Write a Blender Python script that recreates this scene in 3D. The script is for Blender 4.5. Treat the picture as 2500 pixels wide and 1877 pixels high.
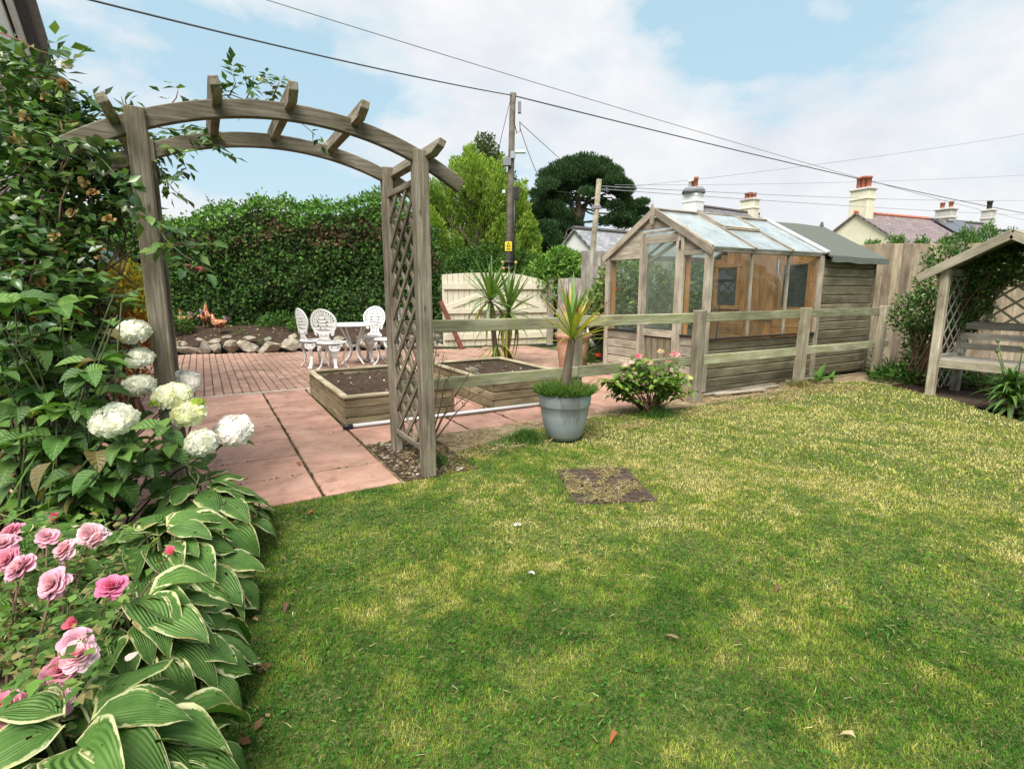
import bpy, bmesh, math, random
import numpy as np
from mathutils import Vector, Matrix

SC = bpy.context.scene
for o in list(bpy.data.objects): bpy.data.objects.remove(o)
random.seed(7); RNG = np.random.default_rng(7)
R = math.radians
COL = SC.collection

# ---------------------------------------------------------------- camera
CAM_H, HEAD, PITCH = 1.25, R(29.8), math.atan(229.5/1305.0)
cam = bpy.data.cameras.new('camera'); camo = bpy.data.objects.new('camera', cam); COL.objects.link(camo)
cam.sensor_width = 36.0; cam.lens = 36.0*1305.0/2500.0
cam.clip_start = 0.05; cam.clip_end = 3000
camo.location = (0, 0, CAM_H); camo.rotation_euler = (math.pi/2-PITCH, 0, -HEAD)
SC.camera = camo

# ---------------------------------------------------------------- sky and sun
SUN_EL, SUN_AZ = R(58), math.atan2(-0.62, -0.55)      # azimuth clockwise from +Y
w = bpy.data.worlds.new('World'); SC.world = w; w.use_nodes = True
nt = w.node_tree; nt.nodes.clear(); N = nt.nodes; L = nt.links
out = N.new('ShaderNodeOutputWorld'); bg = N.new('ShaderNodeBackground'); bg.inputs['Strength'].default_value = 0.10
sky = N.new('ShaderNodeTexSky'); sky.sky_type = 'NISHITA'; sky.sun_disc = False
sky.sun_elevation = SUN_EL; sky.sun_rotation = SUN_AZ; sky.air_density = 1.0; sky.dust_density = 2.2; sky.ozone_density = 1.3
tc = N.new('ShaderNodeTexCoord'); sep = N.new('ShaderNodeSeparateXYZ'); L.new(tc.outputs['Generated'], sep.inputs[0])
def wm(op, a, b=None):
    n = N.new('ShaderNodeMath'); n.operation = op
    for i, v in enumerate((a, b)):
        if v is None: continue
        if isinstance(v, (int, float)): n.inputs[i].default_value = v
        else: L.new(v, n.inputs[i])
    return n.outputs[0]
cmb = N.new('ShaderNodeCombineXYZ'); L.new(sep.outputs[0], cmb.inputs[0]); L.new(sep.outputs[1], cmb.inputs[1]); L.new(wm('MULTIPLY', sep.outputs[2], 1.75), cmb.inputs[2])
def wnoise(scale, detail, rough, off):
    mp = N.new('ShaderNodeMapping'); mp.inputs['Location'].default_value = off; L.new(cmb.outputs[0], mp.inputs[0])
    n = N.new('ShaderNodeTexNoise'); n.inputs['Scale'].default_value = scale; n.inputs['Detail'].default_value = detail
    n.inputs['Roughness'].default_value = rough; n.inputs['Distortion'].default_value = 0.12; L.new(mp.outputs[0], n.inputs[0]); return n.outputs[0]
CLOUD_OFF = (0.2, 0.3, 5.0)
c1 = wnoise(2.0, 9, 0.52, CLOUD_OFF)
def wramp(src, stops):
    r = N.new('ShaderNodeValToRGB'); L.new(src, r.inputs[0]); e = r.color_ramp.elements
    e[0].position, e[0].color = stops[0][0], (*stops[0][1], 1); e[1].position, e[1].color = stops[-1][0], (*stops[-1][1], 1)
    for p, c in stops[1:-1]:
        k = e.new(p); k.color = (*c, 1)
    return r.outputs[0]
mask = wramp(c1, [(0.425, (0, 0, 0)), (0.465, (.6, .6, .6)), (0.53, (1, 1, 1))])
c2 = wnoise(5.0, 7, 0.6, (CLOUD_OFF[0]+.06, CLOUD_OFF[1]+.05, 1.0))
shade = wramp(c2, [(0.30, (3.8, 3.95, 4.27)), (0.48, (4.27, 4.36, 4.53)), (0.66, (4.72, 4.72, 4.77))])
hz = N.new('ShaderNodeMixRGB'); hz.inputs[0].default_value = 0.80; L.new(sky.outputs[0], hz.inputs[1]); hz.inputs[2].default_value = (2.55, 3.75, 4.3, 1)
hm_ = N.new('ShaderNodeMixRGB'); L.new(wm('MULTIPLY', wm('POWER', wm('SUBTRACT', 1.0, wm('ABSOLUTE', sep.outputs[2])), 7.0), .75), hm_.inputs[0]); L.new(hz.outputs[0], hm_.inputs[1]); hm_.inputs[2].default_value = (4.0, 4.5, 4.75, 1)
mx = N.new('ShaderNodeMixRGB'); L.new(mask, mx.inputs[0]); L.new(hm_.outputs[0], mx.inputs[1]); L.new(shade, mx.inputs[2])
L.new(mx.outputs[0], bg.inputs[0]); L.new(bg.outputs[0], out.inputs[0])
sun = bpy.data.lights.new('sun', 'SUN'); sun.energy = 3.4; sun.angle = R(38); sun.color = (1, .955, .88)
suno = bpy.data.objects.new('sun', sun); COL.objects.link(suno)
sdir = Vector((math.sin(SUN_AZ)*math.cos(SUN_EL), math.cos(SUN_AZ)*math.cos(SUN_EL), math.sin(SUN_EL)))
suno.rotation_euler = sdir.to_track_quat('Z', 'Y').to_euler()
SC.view_settings.view_transform = 'Standard'; SC.view_settings.look = 'None'
SC.view_settings.exposure = 1.05; SC.view_settings.gamma = 1.0
SC.cycles.use_denoising = True
SC.cycles.max_bounces = 10; SC.cycles.transparent_max_bounces = 24; SC.cycles.diffuse_bounces = 4
SC.cycles.caustics_reflective = False; SC.cycles.caustics_refractive = False

# ---------------------------------------------------------------- measuring helpers (photo sight-lines -> metres)
_f = np.array([math.sin(HEAD)*math.cos(PITCH), math.cos(HEAD)*math.cos(PITCH), -math.sin(PITCH)])
_r = np.array([math.cos(HEAD), -math.sin(HEAD), 0.0]); _u = np.cross(_r, _f); _C = np.array([0, 0, CAM_H])
def _ray(x, y): return _f + _r*(x-1250)/1305.0 + _u*(938.5-y)/1305.0
def G(x, y, z=0.0):
    r = _ray(x, y); return _C + r*((z-CAM_H)/r[2])
def D(x, y, d):
    r = _ray(x, y); return _C + r*(d/(r[0]*math.sin(HEAD)+r[1]*math.cos(HEAD)))

# ---------------------------------------------------------------- object helpers
WM = {}
def _place(o, parent, M):
    if parent is not None:
        o.parent = parent; o.matrix_basis = WM[parent.name].inverted() @ M
    else: o.matrix_basis = M
    WM[o.name] = M
def thing(name, label, cat, loc=(0, 0, 0), group=None):
    o = bpy.data.objects.new(name, None); COL.objects.link(o); o.empty_display_size = .1
    _place(o, None, Matrix.Translation(Vector(loc)))
    return tag(o, label, cat, group)
def tag(o, label, cat, group=None):
    o['label'] = label; o['category'] = cat
    if group: o['group'] = group
    return o
def kind(o, k): o['kind'] = k; return o
def obj(name, me, mat=None, parent=None, M=None, smooth=False):
    o = bpy.data.objects.new(name, me); COL.objects.link(o)
    if mat is not None and not me.materials: me.materials.append(mat)
    if smooth: me.polygons.foreach_set('use_smooth', [True]*len(me.polygons))
    _place(o, parent, M if M is not None else Matrix())
    return o
def pymesh(name, v, f):
    me = bpy.data.meshes.new(name); me.from_pydata([tuple(map(float, p)) for p in v], [], f); me.update(); return me
def bm_mesh(name, bm):
    me = bpy.data.meshes.new(name); bm.to_mesh(me); bm.free(); return me
def box_mesh(name, sx, sy, sz, bev=.003, jit=0.0):
    bm = bmesh.new(); bmesh.ops.create_cube(bm, size=1.0)
    for v in bm.verts:
        v.co = Vector((v.co.x*sx, v.co.y*sy, v.co.z*sz))
        if jit: v.co += Vector((random.uniform(-jit, jit), random.uniform(-jit, jit), random.uniform(-jit, jit)))
    if bev > 0: bmesh.ops.bevel(bm, geom=list(bm.edges), offset=min(bev, .3*min(sx, sy, sz)), segments=1, affect='EDGES')
    return bm_mesh(name, bm)
def frame_M(p0, p1, up=(0, 0, 1)):
    p0, p1 = Vector(p0), Vector(p1); x = (p1-p0).normalized(); u = Vector(up)
    y = u.cross(x)
    if y.length < 1e-5: y = Vector((0, 1, 0)).cross(x)
    y.normalize(); z = x.cross(y)
    M = Matrix((x, y, z)).transposed().to_4x4(); M.translation = (p0+p1)/2; return M
def bar(name, p0, p1, wid, hei, mat, parent, up=(0, 0, 1), bev=.003, jit=0.0):
    """a timber from p0 to p1: hei along up, wid across; grain runs along local x"""
    Ln = (Vector(p1)-Vector(p0)).length
    return obj(name, box_mesh(name, Ln, wid, hei, bev, jit), mat, parent, frame_M(p0, p1, up))
def tube_geo(pts, rad, seg=7, cap=True):
    pts = [Vector(p) for p in pts]; n = len(pts); V = []; Fc = []
    if isinstance(rad, (int, float)): rad = [rad]*n
    ref = None
    for i in range(n):
        t = (pts[min(i+1, n-1)]-pts[max(i-1, 0)]).normalized()
        if ref is None:
            ref = t.cross(Vector((0, 0, 1)))
            if ref.length < .05: ref = t.cross(Vector((1, 0, 0)))
        ref = (ref - t*ref.dot(t)).normalized(); b = t.cross(ref)
        for k in range(seg):
            a = 2*math.pi*k/seg; V.append(pts[i]+(ref*math.cos(a)+b*math.sin(a))*rad[i])
    for i in range(n-1):
        for k in range(seg):
            k2 = (k+1) % seg; Fc.append((i*seg+k, i*seg+k2, (i+1)*seg+k2, (i+1)*seg+k))
    if cap:
        Fc.append(tuple(reversed(range(seg)))); Fc.append(tuple((n-1)*seg+k for k in range(seg)))
    return V, Fc
def tube(name, pts, rad, mat, parent=None, seg=7, M=None):
    V, Fc = tube_geo(pts, rad, seg); return obj(name, pymesh(name, V, Fc), mat, parent, M, True)
def tubes(name, lst, mat, parent=None, seg=5):
    V, Fc = [], []
    for pts, rad in lst:
        v, f = tube_geo(pts, rad, seg); k = len(V); V += v; Fc += [tuple(i+k for i in q) for q in f]
    return obj(name, pymesh(name, V, Fc), mat, parent, None, True)
def lathe(name, prof, mat, parent=None, seg=40, M=None, smooth=True):
    V, Fc = [], []
    for r, z in prof:
        for k in range(seg):
            a = 2*math.pi*k/seg; V.append((r*math.cos(a), r*math.sin(a), z))
    for i in range(len(prof)-1):
        for k in range(seg):
            k2 = (k+1) % seg; Fc.append((i*seg+k, i*seg+k2, (i+1)*seg+k2, (i+1)*seg+k))
    if prof[0][0] > 1e-4: Fc.append(tuple(reversed(range(seg))))
    if prof[-1][0] > 1e-4: Fc.append(tuple((len(prof)-1)*seg+k for k in range(seg)))
    return obj(name, pymesh(name, V, Fc), mat, parent, M, smooth)
def copy_tree(o, parent=None):
    c = o.copy(); COL.objects.link(c); c.parent = parent
    for ch in o.children: copy_tree(ch, c)
    return c
def T(x, y, z): return Matrix.Translation((x, y, z))
def RZ(a): return Matrix.Rotation(a, 4, 'Z')
def extrude_poly(name, pts, d0, d1, mat, parent=None, M=None, bev=0):
    """polygon pts in (x, z), thickness along y from d0 to d1"""
    n = len(pts); V = [(p[0], d0, p[1]) for p in pts]+[(p[0], d1, p[1]) for p in pts]
    F = [tuple(range(n)), tuple(reversed(range(n, 2*n)))]+[(i, i+n, (i+1) % n+n, (i+1) % n) for i in range(n)]
    me = pymesh(name, V, F)
    bm = bmesh.new(); bm.from_mesh(me); bmesh.ops.recalc_face_normals(bm, faces=bm.faces)
    if bev: bmesh.ops.bevel(bm, geom=list(bm.edges), offset=bev, segments=1, affect='EDGES')
    bm.to_mesh(me); bm.free()
    return obj(name, me, mat, parent, M)
def sheet(name, poly, z, mat, parent=None):
    return obj(name, pymesh(name, [(p[0], p[1], z) for p in poly], [tuple(range(len(poly)))]), mat, parent)

# ---------------------------------------------------------------- materials
def newmat(name):
    m = bpy.data.materials.new(name); m.use_nodes = True; nt = m.node_tree
    p = nt.nodes['Principled BSDF']; return m, nt, p
def nd(nt, typ, **kw):
    n = nt.nodes.new(typ)
    for k, v in kw.items():
        if k in n.inputs: n.inputs[k].default_value = v
        else: setattr(n, k, v)
    return n
def ramp(nt, src, stops):
    r = nt.nodes.new('ShaderNodeValToRGB'); nt.links.new(src, r.inputs[0]); e = r.color_ramp.elements
    e[0].position, e[0].color = stops[0][0], (*stops[0][1], 1); e[1].position, e[1].color = stops[-1][0], (*stops[-1][1], 1)
    for p, c in stops[1:-1]:
        k = e.new(p); k.color = (*c, 1)
    return r.outputs[0]
def coords(nt, scale=(1, 1, 1), rnd=True):
    tc = nt.nodes.new('ShaderNodeTexCoord'); mp = nt.nodes.new('ShaderNodeMapping'); mp.inputs['Scale'].default_value = scale
    nt.links.new(tc.outputs['Object'], mp.inputs[0])
    if rnd:
        oi = nt.nodes.new('ShaderNodeObjectInfo'); v = nt.nodes.new('ShaderNodeVectorMath'); v.operation = 'MULTIPLY'
        cb = nt.nodes.new('ShaderNodeCombineXYZ')
        for i in range(3): nt.links.new(oi.outputs['Random'], cb.inputs[i])
        nt.links.new(cb.outputs[0], v.inputs[0]); v.inputs[1].default_value = (37.0, 91.0, 53.0)
        nt.links.new(v.outputs[0], mp.inputs['Location'])
    return mp.outputs[0]
def bump(nt, p, h, strength, dist):
    b = nt.nodes.new('ShaderNodeBump'); b.inputs['Strength'].default_value = strength; b.inputs['Distance'].default_value = dist
    nt.links.new(h, b.inputs['Height']); nt.links.new(b.outputs[0], p.inputs['Normal'])
def mixc(nt, fac, a, b, mode='MIX'):
    n = nt.nodes.new('ShaderNodeMixRGB'); n.blend_type = mode
    for i, v in ((0, fac), (1, a), (2, b)):
        if isinstance(v, (int, float)): n.inputs[i].default_value = v
        elif isinstance(v, tuple): n.inputs[i].default_value = (*v, 1)
        else: nt.links.new(v, n.inputs[i])
    return n.outputs[0]
def M_noise(name, stops, scale=8, detail=6, rough=.7, bumpd=.004, bs=.5, rnd=True, scl=(1, 1, 1), spec=.3, metal=0, speck=None):
    m, nt, p = newmat(name); c = coords(nt, scl, rnd)
    n = nd(nt, 'ShaderNodeTexNoise', Scale=scale, Detail=detail, Roughness=.62); nt.links.new(c, n.inputs[0])
    colr = ramp(nt, n.outputs[0], stops)
    if speck:
        n2 = nd(nt, 'ShaderNodeTexNoise', Scale=speck[0], Detail=3); nt.links.new(c, n2.inputs[0])
        colr = mixc(nt, ramp(nt, n2.outputs[0], [(speck[2], (0, 0, 0)), (speck[2]+.06, (1, 1, 1))]), colr, speck[1])
    nt.links.new(colr, p.inputs['Base Color']); p.inputs['Roughness'].default_value = rough
    p.inputs['Specular IOR Level'].default_value = spec; p.inputs['Metallic'].default_value = metal
    if bumpd: bump(nt, p, n.outputs[0], bs, bumpd)
    return m
def M_wood(name, dark, mid, light, moss=None, mossamt=.5, var=.25, rough=.85, grain=26):
    m, nt, p = newmat(name); c = coords(nt, (1.3, grain, grain))
    n = nd(nt, 'ShaderNodeTexNoise', Scale=2.2, Detail=7, Roughness=.68, Distortion=.6); nt.links.new(c, n.inputs[0])
    colr = ramp(nt, n.outputs[0], [(.27, dark), (.47, mid), (.68, light)])
    c2 = coords(nt, (2.2, 5, 5)); n2 = nd(nt, 'ShaderNodeTexNoise', Scale=1.3, Detail=5, Roughness=.6); nt.links.new(c2, n2.inputs[0])
    bl = ramp(nt, n2.outputs[0], [(.30, (.52, .50, .47)), (.62, (1.08, 1.08, 1.08))]); colr = mixc(nt, 1.0, colr, bl, 'MULTIPLY')
    if moss:
        n3 = nd(nt, 'ShaderNodeTexNoise', Scale=2.4, Detail=8, Roughness=.7); nt.links.new(c2, n3.inputs[0])
        colr = mixc(nt, ramp(nt, n3.outputs[0], [(.60-.28*mossamt, (0, 0, 0)), (.86-.28*mossamt, (.85, .85, .85))]), colr, moss)
    # knots and thin splits
    vo = nd(nt, 'ShaderNodeTexVoronoi', Scale=2.6); c4 = coords(nt, (1.0, 3.2, 3.2)); nt.links.new(c4, vo.inputs[0])
    colr = mixc(nt, ramp(nt, vo.outputs['Distance'], [(.035, (.7, .7, .7)), (.085, (0, 0, 0))]), colr, tuple(x*.45 for x in dark))
    oi = nt.nodes.new('ShaderNodeObjectInfo')
    vv = ramp(nt, oi.outputs['Random'], [(0, (1-var,)*3), (1, (1+var,)*3)]); colr = mixc(nt, 1.0, colr, vv, 'MULTIPLY')
    nt.links.new(colr, p.inputs['Base Color']); p.inputs['Roughness'].default_value = rough; p.inputs['Specular IOR Level'].default_value = .2
    bump(nt, p, n.outputs[0], .75, .004); return m
def M_leaf(name, trans=.3, rough=.45, spec=.4, tint=(1.25, 1.35, .55)):
    m, nt, p = newmat(name); a = nd(nt, 'ShaderNodeAttribute'); a.attribute_name = 'col'
    c = coords(nt, (1, 1, 1)); n = nd(nt, 'ShaderNodeTexNoise', Scale=22, Detail=3); nt.links.new(c, n.inputs[0])
    colr = mixc(nt, 1.0, a.outputs['Color'], ramp(nt, n.outputs[0], [(.3, (.78, .8, .75)), (.7, (1.15, 1.15, 1.1))]), 'MULTIPLY')
    nt.links.new(colr, p.inputs['Base Color']); p.inputs['Roughness'].default_value = rough; p.inputs['Specular IOR Level'].default_value = spec
    tr = nt.nodes.new('ShaderNodeBsdfTranslucent'); nt.links.new(mixc(nt, 1.0, colr, tint, 'MULTIPLY'), tr.inputs[0])
    ms = nt.nodes.new('ShaderNodeMixShader'); ms.inputs[0].default_value = trans
    nt.links.new(p.outputs[0], ms.inputs[1]); nt.links.new(tr.outputs[0], ms.inputs[2])
    nt.links.new(ms.outputs[0], nt.nodes['Material Output'].inputs[0]); return m
def M_plain(name, c, rough=.5, metal=0, spec=.4, var=.12, scale=14):
    return M_noise(name, [(.3, tuple(x*(1-var) for x in c)), (.7, tuple(min(1, x*(1+var)) for x in c))], scale, 5, rough, .001, .25, True, (1, 1, 1), spec, metal)
def M_glass(name, tint=(.93, .96, .95), dirt_sheen=.10, dirt_sheen_col=(.55, .58, .52), refl=1.0):
    m, nt, p = newmat(name); nt.nodes.remove(p)
    tr = nt.nodes.new('ShaderNodeBsdfTransparent'); tr.inputs[0].default_value = (*tint, 1)
    gl = nt.nodes.new('ShaderNodeBsdfGlossy'); gl.inputs['Roughness'].default_value = .02
    fr = nt.nodes.new('ShaderNodeLayerWeight'); fr.inputs[0].default_value = .5; pw = nt.nodes.new('ShaderNodeMath'); pw.operation = 'POWER'; nt.links.new(fr.outputs['Facing'], pw.inputs[0]); pw.inputs[1].default_value = 4.0
    ms = nt.nodes.new('ShaderNodeMixShader'); fm = nt.nodes.new('ShaderNodeMath'); fm.operation = 'MULTIPLY_ADD'; fm.inputs[1].default_value = .7*refl; fm.inputs[2].default_value = .035*refl
    nt.links.new(pw.outputs[0], fm.inputs[0]); nt.links.new(fm.outputs[0], ms.inputs[0]); nt.links.new(tr.outputs[0], ms.inputs[1]); nt.links.new(gl.outputs[0], ms.inputs[2])
    di = nt.nodes.new('ShaderNodeBsdfDiffuse'); di.inputs[0].default_value = (*dirt_sheen_col, 1)
    tl = nt.nodes.new('ShaderNodeBsdfTranslucent'); tl.inputs[0].default_value = (*dirt_sheen_col, 1)
    dm = nt.nodes.new('ShaderNodeMixShader'); dm.inputs[0].default_value = .5; nt.links.new(di.outputs[0], dm.inputs[1]); nt.links.new(tl.outputs[0], dm.inputs[2])
    c = coords(nt, (1, 1, 1)); n = nd(nt, 'ShaderNodeTexNoise', Scale=3.5, Detail=6, Roughness=.7); nt.links.new(c, n.inputs[0])
    df = ramp(nt, n.outputs[0], [(.3, (dirt_sheen*.4,)*3), (.75, (min(1, dirt_sheen*1.6),)*3)])
    m2 = nt.nodes.new('ShaderNodeMixShader'); nt.links.new(df, m2.inputs[0]); nt.links.new(ms.outputs[0], m2.inputs[1]); nt.links.new(dm.outputs[0], m2.inputs[2])
    nt.links.new(m2.outputs[0], nt.nodes['Material Output'].inputs[0]); return m

MT = {}
MT['arch'] = M_wood('weathered_arch_wood', (.085, .07, .05), (.19, .16, .12), (.32, .28, .225), (.15, .15, .06), .30)
MT['rail'] = M_wood('mossy_rail_wood', (.15, .145, .085), (.27, .265, .17), (.40, .40, .30), (.20, .22, .085), .55)
MT['fpost'] = M_wood('fence_post_wood', (.15, .125, .09), (.28, .245, .18), (.40, .36, .28), (.19, .19, .09), .35)
MT['bed'] = M_wood('bed_board_wood', (.12, .095, .055), (.235, .19, .115), (.34, .285, .185), (.17, .16, .07), .3)
MT['bedcap'] = M_wood('bed_cap_wood', (.22, .18, .11), (.37, .32, .21), (.48, .43, .31), (.26, .25, .13), .3)
MT['clad'] = M_wood('weathered_cladding', (.095, .08, .05), (.20, .172, .115), (.31, .275, .20), (.135, .14, .06), .5)
MT['cladl'] = M_wood('pale_cladding', (.19, .155, .115), (.34, .295, .23), (.46, .415, .34), (.24, .22, .13), .22)
MT['orange'] = M_wood('warm_inner_boards', (.46, .175, .05), (.63, .27, .085), (.74, .37, .14), None, var=.13)
MT['fence'] = M_wood('fence_board_wood', (.16, .12, .075), (.28, .225, .158), (.38, .32, .24), (.22, .19, .11), .25, var=.3)
MT['fgrey'] = M_wood('grey_fence_wood', (.21, .19, .165), (.34, .31, .27), (.45, .42, .37), None, var=.15)
MT['arbour'] = M_wood('arbour_wood', (.20, .17, .12), (.35, .305, .23), (.46, .42, .33), (.25, .24, .13), .25)
MT['arbgrey'] = M_wood('grey_slat_wood', (.13, .12, .10), (.25, .235, .20), (.36, .34, .30), None)
MT['polew'] = M_wood('utility_pole_wood', (.085, .072, .055), (.155, .135, .108), (.225, .2, .165), (.12, .12, .075), .2)
MT['gate'] = M_noise('cream_gate_paint', [(.3, (.56, .52, .39)), (.55, (.63, .59, .46)), (.75, (.67, .63, .50))], 3, 6, .55, .001, .3)
MT['gateback'] = M_plain('cream_gate_groove', (.42, .39, .28), .7)
MT['black'] = M_plain('black_plastic', (.02, .02, .022), .45)
MT['metal'] = M_plain('galvanised_metal', (.45, .46, .47), .35, .85)
MT['dkmetal'] = M_plain('dark_iron', (.045, .042, .04), .5, .5)
MT['rust'] = M_plain('rusty_red_metal', (.16, .055, .04), .8, 0, .2, .35)
MT['white'] = M_plain('white_cast_metal', (.70, .70, .68), .42, 0, .5, .04)
MT['pipe'] = M_plain('pale_grey_pole', (.68, .69, .70), .3, .2, .5, .06)
MT['felt'] = M_noise('green_roof_felt', [(.3, (.085, .097, .08)), (.7, (.125, .137, .115))], 60, 5, .95, .002, .6)
MT['soil'] = M_noise('dark_soil', [(.3, (.022, .014, .009)), (.55, (.050, .031, .020)), (.75, (.095, .060, .038))], 14, 9, .95, .02, 1.0, False)
MT['earth'] = M_noise('dry_straw_earth', [(.28, (.10, .07, .04)), (.5, (.22, .17, .10)), (.72, (.36, .29, .17))], 9, 10, .95, .015, .9, False)
MT['slab'] = M_noise('red_concrete_slab', [(.25, (.32, .178, .133)), (.5, (.42, .24, .184)), (.75, (.49, .31, .247))], 2.4, 9, .85, .0025, .5, True, (1, 1, 1), .25, 0, (5.5, (.30, .175, .135), .62))
MT['brick'] = M_noise('red_block_paver', [(.25, (.255, .15, .112)), (.5, (.35, .212, .16)), (.75, (.42, .28, .218))], 5, 8, .88, .004, .6)
def stain(m, scale, lo, hi, dark):
    nt = m.node_tree; p = nt.nodes['Principled BSDF']; src = p.inputs['Base Color'].links[0].from_socket; g = nt.nodes.new('ShaderNodeNewGeometry')
    n = nd(nt, 'ShaderNodeTexNoise', Scale=scale, Detail=9, Roughness=.7, Distortion=.4); nt.links.new(g.outputs['Position'], n.inputs[0])
    nt.links.new(mixc(nt, 1.0, src, ramp(nt, n.outputs[0], [(lo, dark), (hi, (1.06, 1.06, 1.06))]), 'MULTIPLY'), p.inputs['Base Color'])
def perpiece(m, var):
    nt = m.node_tree; p = nt.nodes['Principled BSDF']; src = p.inputs['Base Color'].links[0].from_socket; oi = nt.nodes.new('ShaderNodeObjectInfo')
    nt.links.new(mixc(nt, 1.0, src, ramp(nt, oi.outputs['Random'], [(0, (1-var, 1-var*.9, 1-var*.8)), (1, (1+var, 1+var, 1+var))]), 'MULTIPLY'), p.inputs['Base Color'])
perpiece(MT['brick'], .17); perpiece(MT['slab'], .07)
stain(MT['slab'], 1.7, .34, .60, (.66, .68, .62)); stain(MT['slab'], 9.0, .30, .52, (.80, .80, .76)); stain(MT['brick'], 1.3, .34, .60, (.66, .66, .62)); stain(MT['brick'], 7.0, .30, .5, (.78, .80, .74))
MT['joint'] = M_noise('mossy_joint', [(.35, (.06, .05, .03)), (.6, (.10, .085, .05)), (.75, (.10, .115, .04))], 12, 8, .95, .01, .8, False)
MT['mortar'] = M_noise('pale_mortar', [(.3, (.38, .35, .29)), (.7, (.55, .52, .45))], 20, 5, .9, .002, .5)
MT['stone'] = M_noise('rockery_stone', [(.25, (.13, .11, .08)), (.5, (.27, .235, .18)), (.75, (.45, .41, .34))], 9, 9, .9, .03, 1.0, True, (1, 1, 1), .2, 0, (30, (.55, .53, .48), .68))
MT['pot'] = M_noise('grey_blue_plastic_pot', [(.3, (.235, .275, .285)), (.7, (.29, .33, .34))], 5, 6, .42, .001, .3)
MT['terra'] = M_noise('terracotta', [(.3, (.36, .18, .11)), (.55, (.45, .26, .17)), (.75, (.52, .38, .28))], 4, 8, .8, .002, .4)
MT['leaf'] = M_leaf('leaf', .28, .42, .45)
MT['leafm'] = M_leaf('matt_leaf', .30, .7, .2)
MT['petal'] = M_leaf('petal', .42, .6, .2, (1.08, 1.04, 1.04))
MT['straw'] = M_leaf('dry_leaf', .2, .8, .1, (1.1, 1.0, .8))
MT['stem'] = M_plain('green_stem', (.10, .13, .045), .6, 0, .3, .3)
MT['cane'] = M_plain('brown_cane', (.14, .085, .05), .7, 0, .3, .3)
MT['redcane'] = M_plain('red_cane', (.22, .07, .045), .6, 0, .3, .3)
MT['bark'] = M_noise('bark', [(.3, (.07, .052, .035)), (.7, (.18, .145, .105))], 12, 8, .9, .02, 1.0, False, (1, 1, .25))
MT['dead'] = M_plain('dead_thatch', (.20, .15, .08), .9, 0, .1, .4)
MT['glass'] = M_glass('greenhouse_glass', (.93, .96, .94), .045)
MT['gdirty'] = M_glass('dusty_glass', (.88, .92, .89), .15, (.50, .54, .47))
MT['groof'] = M_glass('milky_roof_glass', (.86, .92, .93), .42, (.76, .81, .82), 1.6)  # pale coat is dirt plus sky reflection put into the diffuse colour
MT['shedpane'] = M_plain('dark_shed_window', (.03, .033, .038), .25, 0, .25, .1)
MT['wallw'] = M_noise('white_render', [(.3, (.66, .66, .65)), (.7, (.76, .76, .75))], 6, 7, .9, .003, .4)
MT['wallc'] = M_noise('cream_render', [(.3, (.63, .59, .44)), (.7, (.71, .67, .52))], 4, 7, .9, .003, .4)
MT['chimg'] = M_noise('grey_render', [(.3, (.42, .40, .36)), (.7, (.56, .54, .50))], 5, 8, .9, .004, .5)
MT['cpot'] = M_plain('clay_chimney_pot', (.30, .105, .065), .8, 0, .2, .25)
MT['ridge_r'] = M_plain('red_ridge_tile', (.42, .15, .10), .8)
MT['ridge_g'] = M_plain('dark_ridge_tile', (.10, .09, .09), .8)
MT['leadgrey'] = M_plain('lead_grey', (.20, .20, .21), .6)
MT['solar'] = M_plain('solar_panel_glass', (.045, .045, .055), .08, 0, .8, .2)
MT['upvc'] = M_plain('white_fascia', (.72, .73, .74), .35)
MT['slatedk'] = M_plain('dark_slate_edge', (.07, .07, .08), .6)
MT['tank'] = M_plain('green_tank_plastic', (.035, .085, .075), .38, 0, .5, .15)
MT['tyre'] = M_plain('cover_iron', (.075, .052, .04), .8, .1, .3, .4, 9)
MT['yellow'] = M_plain('yellow_sign', (.80, .56, .03), .5)
MT['wire'] = M_plain('wire_grey', (.075, .075, .08), .6)
MT['wirel'] = M_plain('wire_pale', (.24, .25, .27), .6)
MT['comb'] = M_plain('red_comb', (.42, .04, .035), .5)
MT['beak'] = M_plain('horn_yellow', (.50, .33, .10), .5)
MT['hen'] = M_noise('speckled_hen', [(.40, (.24, .06, .022)), (.53, (.40, .13, .045)), (.58, (.70, .50, .34))], 26, 3, .7, .006, .6)
MT['hengrey'] = M_plain('pale_tail', (.42, .30, .30), .7, 0, .2, .3)
def slates(name, c0, c1, c2, row=.16):
    m, nt, p = newmat(name); tc = nt.nodes.new('ShaderNodeTexCoord')
    b = nd(nt, 'ShaderNodeTexBrick', Scale=1.0); nt.links.new(tc.outputs['UV'], b.inputs[0])
    b.inputs['Brick Width'].default_value = .32; b.inputs['Row Height'].default_value = row; b.inputs['Mortar Size'].default_value = .012
    b.inputs['Color1'].default_value = (*c0, 1); b.inputs['Color2'].default_value = (*c1, 1); b.inputs['Mortar'].default_value = (*c2, 1); b.inputs['Bias'].default_value = 0
    n = nd(nt, 'ShaderNodeTexNoise', Scale=1.6, Detail=7, Roughness=.7); nt.links.new(tc.outputs['Object'], n.inputs[0])
    colr = mixc(nt, 1.0, b.outputs[0], ramp(nt, n.outputs[0], [(.3, (.8, .8, .8)), (.7, (1.25, 1.22, 1.2))]), 'MULTIPLY')
    nt.links.new(colr, p.inputs['Base Color']); p.inputs['Roughness'].default_value = .55
    bump(nt, p, b.outputs['Fac'], -.8, .02); return m
MT['slate_p'] = slates('purple_slates', (.165, .125, .125), (.245, .19, .186), (.08, .06, .06))
MT['slate_g'] = slates('grey_slates', (.19, .195, .21), (.33, .33, .345), (.09, .09, .10))
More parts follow.
